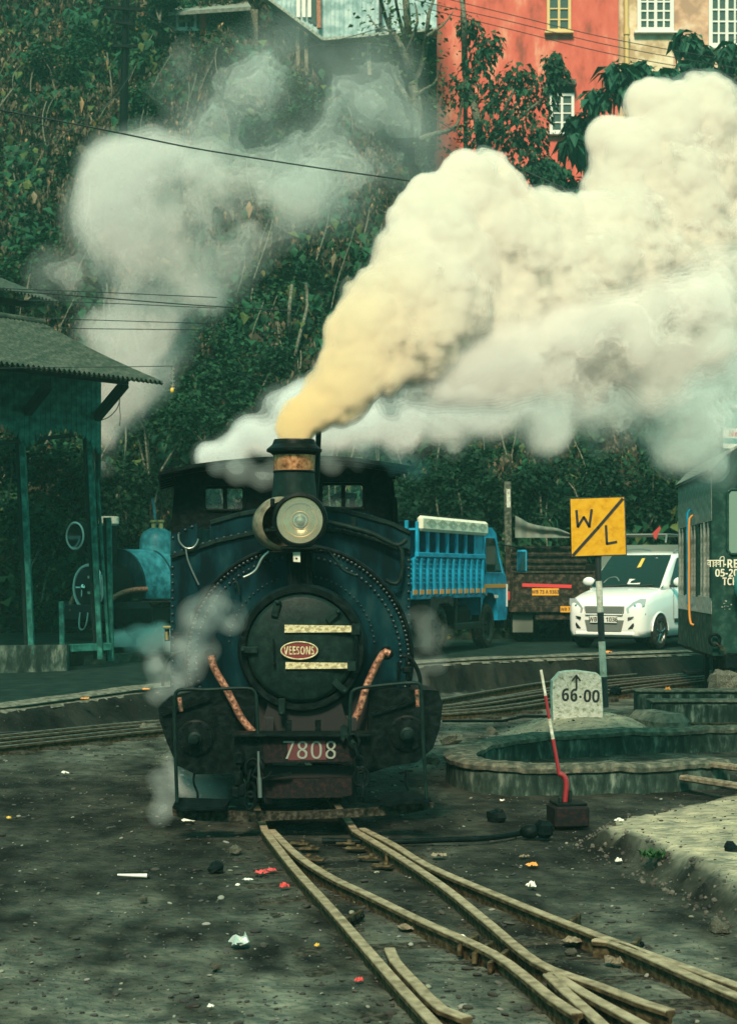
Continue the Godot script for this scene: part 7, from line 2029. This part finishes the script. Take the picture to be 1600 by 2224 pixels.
# ---- density grid + surface nets
class Grid:
	var o: Vector3
	var c: float
	var nx: int
	var ny: int
	var nz: int
	var v: PackedFloat32Array
	var on: PackedInt32Array      # cells that touch any smoke
	func setup(lo: Vector3, hi: Vector3, cell: float) -> void:
		o = lo
		c = cell
		nx = int((hi.x - lo.x) / c) + 2
		ny = int((hi.y - lo.y) / c) + 2
		nz = int((hi.z - lo.z) / c) + 2
		v.resize(nx * ny * nz)
		v.fill(0.0)
	func blob(p: Vector3, r: float, w := 1.0) -> void:
		var q := (p - o) / c
		var k := r / c
		var x0 := maxi(1, int(q.x - k))
		var x1 := mini(nx - 2, int(q.x + k) + 1)
		var y0 := maxi(1, int(q.y - k))
		var y1 := mini(ny - 2, int(q.y + k) + 1)
		var z0 := maxi(1, int(q.z - k))
		var z1 := mini(nz - 2, int(q.z + k) + 1)
		var k2 := 1.0 / (k * k)
		for z in range(z0, z1 + 1):
			var dz := (z - q.z) * (z - q.z) * k2
			for y in range(y0, y1 + 1):
				var dy := dz + (y - q.y) * (y - q.y) * k2
				if dy >= 1.0:
					continue
				var at := (z * ny + y) * nx
				for x in range(x0, x1 + 1):
					var d := 1.0 - dy - (x - q.x) * (x - q.x) * k2
					if d > 0.0:
						v[at + x] += w * d * d
	func noisy(n: FastNoiseLite, amount: float, billow: bool) -> void:
		for z in range(1, nz - 1):
			for y in range(1, ny - 1):
				var at := (z * ny + y) * nx
				for x in range(1, nx - 1):
					var d := v[at + x]
					if d > 0.0:
						var s := n.get_noise_3d(o.x + x * c, o.y + y * c, o.z + z * c)
						if billow:
							s = -s - 0.55
						v[at + x] = d + amount * s * minf(1.0, d * 7.0) if billow else d * clampf(0.95 + 1.7 * amount * s, 0.3 if d > 0.8 else 0.05, 3.0)
	func find_cells() -> void:
		var mark := PackedByteArray()
		mark.resize(v.size())
		var sy := nx
		var sz := nx * ny
		for i in v.size():
			if v[i] > 0.0:
				for o_ in [0, 1, sy, sy + 1, sz, sz + 1, sz + sy, sz + sy + 1]:
					mark[i - o_] = 1
		for i in mark.size():
			if mark[i]:
				on.append(i)
	func mesh(iso: float, bend: float, ca: Color, cb: Color, pa: Vector3, pb: Vector3) -> ArrayMesh:
		var pts := PackedVector3Array()
		var cols := PackedColorArray()
		var idx := PackedInt32Array()
		var at := PackedInt32Array()
		at.resize(v.size())
		var sx := 1
		var sy := nx
		var sz := nx * ny
		var offs := [0, sx, sy, sx + sy, sz, sz + sx, sz + sy, sz + sx + sy]
		for i in on:
			var a0 := v[i] > iso
			var a7 := v[i + sz + sy + sx] > iso
			var a1 := v[i + sx] > iso
			var a2 := v[i + sy] > iso
			var a4 := v[i + sz] > iso
			if a0 == a7 and a0 == a1 and a0 == a2 and a0 == a4 and (v[i + sx + sy] > iso) == a0 and (v[i + sx + sz] > iso) == a0 and (v[i + sy + sz] > iso) == a0:
				continue
			var s := Vector3.ZERO
			var n := 0
			for e in EDGES:
				var p := v[i + offs[e[0]]] - iso
				var q := v[i + offs[e[1]]] - iso
				if (p > 0.0) != (q > 0.0):
					s += CORNER[e[0]].lerp(CORNER[e[1]], p / (p - q))
					n += 1
			at[i] = pts.size()
			pts.append(o + (Vector3(i % nx, (i / sy) % ny, i / sz) + s / n) * c)
		for i in on:
			var a := v[i] > iso
			if a != (v[i + sx] > iso):
				quad(idx, at[i - sy - sz], at[i - sz], at[i], at[i - sy], a)
			if a != (v[i + sy] > iso):
				quad(idx, at[i - sz - sx], at[i - sx], at[i], at[i - sz], a)
			if a != (v[i + sz] > iso):
				quad(idx, at[i - sx - sy], at[i - sy], at[i], at[i - sx], a)
		var nor := PackedVector3Array()
		nor.resize(pts.size())
		for t in range(0, idx.size(), 3):
			var n := (pts[idx[t + 2]] - pts[idx[t]]).cross(pts[idx[t + 1]] - pts[idx[t]])
			nor[idx[t]] += n
			nor[idx[t + 1]] += n
			nor[idx[t + 2]] += n
		for k in nor.size():
			nor[k] = (nor[k].normalized() * (1.0 - bend) + Vector3(-0.1, 0.69, 0.72) * bend).normalized()
		var arr := []
		arr.resize(Mesh.ARRAY_MAX)
		arr[Mesh.ARRAY_VERTEX] = pts
		arr[Mesh.ARRAY_NORMAL] = nor
		var ax := pb - pa
		var l2 := maxf(ax.length_squared(), 1e-6)
		cols.resize(pts.size())
		for k in pts.size():
			cols[k] = ca.lerp(cb, clampf((pts[k] - pa).dot(ax) / l2, 0.0, 1.0))
		arr[Mesh.ARRAY_COLOR] = cols
		arr[Mesh.ARRAY_INDEX] = idx
		var m := ArrayMesh.new()
		m.add_surface_from_arrays(Mesh.PRIMITIVE_TRIANGLES, arr)
		return m
	func quad(idx: PackedInt32Array, a: int, b: int, c_: int, d: int, flip: bool) -> void:
		if flip:
			idx.append_array([a, c_, b, a, d, c_])
		else:
			idx.append_array([a, b, c_, a, c_, d])
	const EDGES := [[0, 1], [2, 3], [4, 5], [6, 7], [0, 2], [1, 3], [4, 6], [5, 7], [0, 4], [1, 5], [2, 6], [3, 7]]
	const CORNER := [Vector3(0, 0, 0), Vector3(1, 0, 0), Vector3(0, 1, 0), Vector3(1, 1, 0), Vector3(0, 0, 1), Vector3(1, 0, 1), Vector3(0, 1, 1), Vector3(1, 1, 1)]

func fog(col: Color, d: float) -> FogMaterial:
	var m := FogMaterial.new()
	m.albedo = col
	m.density = d
	return m

# a cloud of smoke: nested layers of thin haze and scattering veils that follow one noisy density
func plume(called: String, label: String, blobs: Array, lo: Vector3, hi: Vector3, cell: float, freq: float, rough: float, billow: bool, levels: Array, alpha: float, veil: float, ca: Color, cb: Color, pa: Vector3, pb: Vector3, seed_: int, bend := 0.7, spread := 1.4, core := 0, edge := 0.4, first := 0) -> void:
	var g := Grid.new()
	g.setup(lo, hi, cell)
	var n := FastNoiseLite.new()
	n.seed = seed_
	n.frequency = freq
	n.fractal_octaves = 4
	n.fractal_gain = 0.5
	if billow:
		n.noise_type = FastNoiseLite.TYPE_CELLULAR
		n.cellular_return_type = FastNoiseLite.RETURN_DISTANCE
		n.fractal_octaves = 3
		n.fractal_gain = 0.6
		n.fractal_lacunarity = 2.2
		n.fractal_weighted_strength = 0.0
	n.domain_warp_enabled = not billow
	n.domain_warp_amplitude = 0.35 / freq
	n.domain_warp_frequency = freq * 0.8
	for q in blobs:
		g.blob(W(q[0], q[1], q[3]), px_m(q[2], q[3]) * spread, q[4] if q.size() > 4 else 1.0)
	g.noisy(n, rough, billow)
	g.find_cells()
	var t := thing(called, label, "smoke", (lo + hi) * 0.5)
	t.set_meta("kind", "stuff")
	var m := StandardMaterial3D.new()
	m.resource_name = "smoke_veil"
	m.albedo_color = Color(1, 1, 1, alpha)
	m.vertex_color_use_as_albedo = true
	m.transparency = BaseMaterial3D.TRANSPARENCY_ALPHA
	m.roughness = 1.0
	m.specular_mode = BaseMaterial3D.SPECULAR_DISABLED
	m.backlight_enabled = true
	m.backlight = Color(0.95, 0.95, 0.95)
	for k in range(first, levels.size()):
		var mk: StandardMaterial3D = m.duplicate()
		mk.albedo_color.a = alpha * lerpf(edge, 1.3, float(k) / (levels.size() - 1))
		if k >= levels.size() - core:               # the dense heart
			mk.albedo_color.a = 0.45
		stuff(put(t, "smoke_layer", g.mesh(levels[k], bend, ca, cb, pa, pb), mk, Transform3D(Basis(), -t.position)))
	if veil > 0.0:
		stuff(put(t, "smoke_haze", g.mesh(levels[0] * 0.35, 0.0, ca, cb, pa, pb), fog(Color(0.96, 0.98, 0.96), veil), Transform3D(Basis(), -t.position)))
		for k in first:
			stuff(put(t, "smoke_haze", g.mesh(levels[k], 0.0, ca, cb, pa, pb), fog(Color(0.96, 0.98, 0.96), veil), Transform3D(Basis(), -t.position)))

func smoke() -> void:
	plume("chimney_smoke", "thick cream yellow smoke rolling from the engine's chimney up to the right", [[637, 936, 38, 12.95], [650, 905, 44, 12.95], [690, 882, 50, 12.95], [745, 790, 45, 13.0], [765, 720, 55, 13.0], [890, 560, 75, 13.2], [900, 470, 55, 13.3], [1000, 375, 45, 13.4], [930, 430, 50, 13.4], [1320, 300, 45, 14.3], [1400, 220, 45, 14.4], [735, 850, 70, 13.0], [790, 790, 85, 13.0], [800, 720, 80, 13.0], [850, 660, 100, 13.1], [900, 720, 110, 13.2], [950, 640, 130, 13.3], [960, 540, 110, 13.3], [950, 460, 85, 13.4], [1030, 410, 80, 13.4], [1075, 400, 60, 13.5], [1040, 500, 120, 13.6], [1100, 590, 160, 13.8], [1180, 510, 95, 13.9], [1270, 510, 90, 14.0], [1220, 620, 160, 14.0], [1340, 560, 140, 14.2], [1350, 430, 85, 14.3], [1360, 330, 75, 14.3], [1440, 270, 85, 14.5], [1520, 250, 85, 14.6], [1450, 390, 120, 14.5], [1560, 400, 120, 14.8], [1470, 540, 150, 14.6], [1580, 560, 120, 14.9], [1620, 330, 90, 15.0], [1050, 680, 120, 13.6, 0.9], [1180, 690, 120, 13.9, 0.9], [1320, 670, 120, 14.2, 0.8], [1450, 650, 120, 14.5, 0.8], [1100, 740, 110, 13.8, 0.7], [1000, 770, 80, 13.6, 0.6], [1250, 730, 100, 14.1, 0.6], [1400, 700, 110, 14.4, 0.5], [1520, 670, 90, 14.7, 0.5], [1310, 790, 90, 14.2, 0.2], [1450, 770, 90, 14.5, 0.2]],
		Vector3(-0.95, 2.45, -16.2), Vector3(3.9, 6.3, -11.9), 0.025, 2.6, 0.85, true, [0.07, 0.11, 0.16, 0.23, 0.32, 0.45], 0.24, 0.9, Color(0.86, 0.68, 0.38), Color(0.84, 0.80, 0.71), W(640, 930, 12.9), W(960, 690, 13.4), 3, 0.88, 1.3, 3, 0.8)
	plume("steam_cloud", "white steam blowing from the cab roof to the right under the yellow smoke", [[450, 990, 30, 17.0], [500, 985, 40, 17.0], [545, 945, 45, 17.0], [610, 890, 48, 17.0], [660, 862, 40, 17.0], [600, 960, 45, 17.0], [700, 930, 60, 17.0], [770, 930, 55, 17.0], [840, 905, 65, 17.1], [910, 890, 75, 17.2], [980, 880, 80, 17.3], [880, 960, 50, 17.2], [970, 950, 50, 17.3], [1060, 870, 80, 17.0], [1140, 850, 90, 17.3], [1180, 930, 60, 17.4], [1230, 850, 90, 17.6], [1330, 830, 100, 17.9], [1310, 930, 60, 17.9], [1430, 860, 100, 18.2], [1480, 960, 70, 18.4], [1530, 900, 90, 18.5], [1540, 780, 90, 18.5], [1570, 1000, 60, 18.6, 0.5], [1520, 1010, 50, 18.6, 0.35], [1590, 860, 80, 18.7]],
		Vector3(-2.1, 2.3, -20.6), Vector3(4.6, 5.0, -15.6), 0.045, 0.95, 1.2, false, [0.07, 0.15, 0.25, 0.37, 0.52, 0.7, 0.9], 0.14, 0.2, Color(0.95, 0.97, 0.96), Color(0.82, 0.95, 0.90), W(900, 900, 16.5), W(1350, 900, 18.0), 5, 0.75, 1.4, 0, 0.4, 2)
	plume("steam_cloud", "pale steam towering from the blue engine and drifting over the hillside", [[228, 1010, 26, 33.5, 0.8], [235, 950, 34, 33.4], [255, 880, 60, 33.2], [280, 800, 85, 33.0], [255, 730, 80, 32.8], [330, 720, 85, 32.8], [300, 650, 80, 32.6], [370, 650, 70, 32.5], [440, 650, 50, 32.5, 0.6], [210, 610, 70, 32.5, 0.6], [290, 560, 90, 32.2], [380, 560, 80, 32.2, 0.7], [230, 470, 85, 32.0], [310, 440, 110, 32.0], [330, 350, 75, 31.8], [250, 370, 70, 31.8], [410, 440, 100, 31.8], [500, 420, 100, 31.6, 0.8], [600, 430, 95, 31.5, 0.55], [700, 410, 95, 31.4, 0.5], [800, 390, 85, 31.3, 0.35], [640, 330, 100, 31.4, 0.32], [540, 520, 70, 31.6, 0.3], [480, 280, 100, 31.4, 0.28], [400, 180, 80, 31.2, 0.24], [540, 160, 90, 31.0, 0.26], [590, 80, 80, 31.0, 0.26], [640, 200, 110, 31.0, 0.22], [740, 230, 110, 31.0, 0.28], [820, 150, 90, 31.0, 0.2], [860, 300, 100, 31.2, 0.28], [880, 420, 90, 31.2, 0.2], [860, 500, 70, 31.4, 0.2], [120, 600, 60, 32.5, 0.2], [480, 580, 70, 32.0, 0.25]],
		Vector3(-6.6, 2.6, -36.4), Vector3(1.7, 13.2, -28.6), 0.095, 0.5, 1.7, false, [0.05, 0.12, 0.2, 0.3, 0.42, 0.57, 0.76, 1.0, 1.3], 0.085, 0.06, Color(0.94, 0.90, 0.87), Color(0.85, 0.92, 0.87), W(250, 500, 32.0), W(620, 300, 31.5), 8, 0.65, 1.45, 0, 0.25, 3)
	plume("steam_veil", "thin white steam mixing with the lower edge of the yellow smoke", [[930, 830, 60, 13.3, 0.8], [1000, 800, 80, 13.3, 0.9], [1090, 790, 90, 13.4, 0.9], [1190, 775, 95, 13.5, 0.9], [1290, 745, 100, 13.6, 0.9], [1390, 720, 100, 13.7, 0.9], [1490, 690, 100, 13.8, 0.8], [1570, 640, 90, 13.9, 0.8], [1250, 830, 70, 13.6, 0.5], [1420, 820, 80, 13.8, 0.5], [1540, 760, 80, 13.9, 0.6], [870, 860, 50, 13.2, 0.8]],
		Vector3(-0.3, 2.6, -14.9), Vector3(3.4, 4.6, -12.3), 0.04, 1.5, 1.3, false, [0.07, 0.15, 0.25, 0.37, 0.52], 0.17, 0.5, Color(0.98, 0.95, 0.9), Color(0.97, 0.95, 0.88), W(900, 830, 13.3), W(1400, 730, 13.7), 21, 0.85, 1.4)
	plume("steam_wisp", "thin steam leaking round the left side of the engine's smokebox", [[380, 1480, 38, 12.6, 0.7], [350, 1450, 35, 12.7, 0.8], [405, 1400, 40, 12.5, 0.6], [430, 1340, 42, 12.4, 0.6], [470, 1310, 36, 12.4, 0.6], [500, 1340, 34, 12.35, 0.6], [440, 1410, 34, 12.4, 0.5], [415, 1450, 32, 12.4, 0.6], [345, 1500, 30, 12.7, 0.7]],
		Vector3(-1.75, 0.55, -13.3), Vector3(-0.75, 1.75, -11.7), 0.022, 3.4, 1.5, false, [0.1, 0.24, 0.4, 0.6, 0.85], 0.03, 0.42, Color(0.88, 0.95, 0.92), Color(0.88, 0.95, 0.92), Vector3.ZERO, Vector3.UP, 11, 0.7, 1.4, 0, 0.4, 3)
	plume("steam_wisp", "pale steam blowing from the drain below the left cylinder", [[400, 1700, 34, 12.75, 1.2], [430, 1710, 34, 12.8, 1.2], [385, 1660, 28, 12.75, 1.0], [365, 1740, 34, 12.5, 0.4], [350, 1765, 28, 12.4, 0.35], [352, 1700, 32, 12.6, 0.35], [470, 1720, 30, 12.9, 1.0]],
		Vector3(-1.75, -0.12, -13.4), Vector3(-0.8, 0.75, -11.9), 0.022, 3.2, 1.1, false, [0.1, 0.24, 0.4, 0.6, 0.85], 0.05, 0.5, Color(0.93, 0.95, 0.88), Color(0.93, 0.95, 0.88), Vector3.ZERO, Vector3.UP, 12, 0.7, 1.4, 0, 0.4, 3)
	plume("steam_wisp", "thin steam at the right side of the engine before the blue truck", [[915, 1440, 24, 13.2, 0.7], [928, 1400, 30, 13.2, 0.6], [945, 1440, 26, 13.2, 0.5], [915, 1350, 36, 13.3, 0.3], [905, 1480, 24, 13.1, 0.7], [960, 1380, 26, 13.3, 0.3]],
		Vector3(0.1, 0.6, -14.0), Vector3(0.9, 1.75, -12.5), 0.022, 3.4, 1.5, false, [0.12, 0.28, 0.48, 0.72], 0.03, 0.35, Color(0.85, 0.95, 0.92), Color(0.85, 0.95, 0.92), Vector3.ZERO, Vector3.UP, 13, 0.7, 1.4, 0, 0.4, 3)
	plume("steam_wisp", "low white steam on the ground between the shed and the engine", [[262, 1395, 26, 31.0], [300, 1388, 32, 31.0], [345, 1385, 32, 31.0], [385, 1390, 28, 31.0], [320, 1400, 26, 30.8]],
		Vector3(-5.0, 0.1, -32.4), Vector3(-2.6, 1.5, -29.6), 0.05, 1.3, 0.7, false, [0.12, 0.28, 0.46, 0.7], 0.16, 0.25, Color(0.86, 0.96, 0.92), Color(0.86, 0.96, 0.92), Vector3.ZERO, Vector3.UP, 14)
	plume("steam_wisp", "steam curling across the front of the engine's cab roof", [[470, 1010, 26, 14.2, 0.5], [520, 1020, 34, 14.2, 0.7], [570, 1040, 30, 14.2, 0.6], [600, 1020, 30, 14.2, 0.6], [720, 1000, 30, 14.2, 0.6], [790, 990, 36, 14.2, 0.6], [850, 1000, 34, 14.2, 0.5], [900, 1010, 34, 14.2, 0.4], [650, 985, 30, 14.2, 0.6]],
		Vector3(-1.5, 2.2, -14.9), Vector3(0.8, 3.1, -13.5), 0.026, 2.6, 1.4, false, [0.14, 0.3, 0.5, 0.75], 0.05, 0.4, Color(0.88, 0.95, 0.92), Color(0.88, 0.95, 0.92), Vector3.ZERO, Vector3.UP, 15, 0.7, 1.4, 0, 0.4, 3)
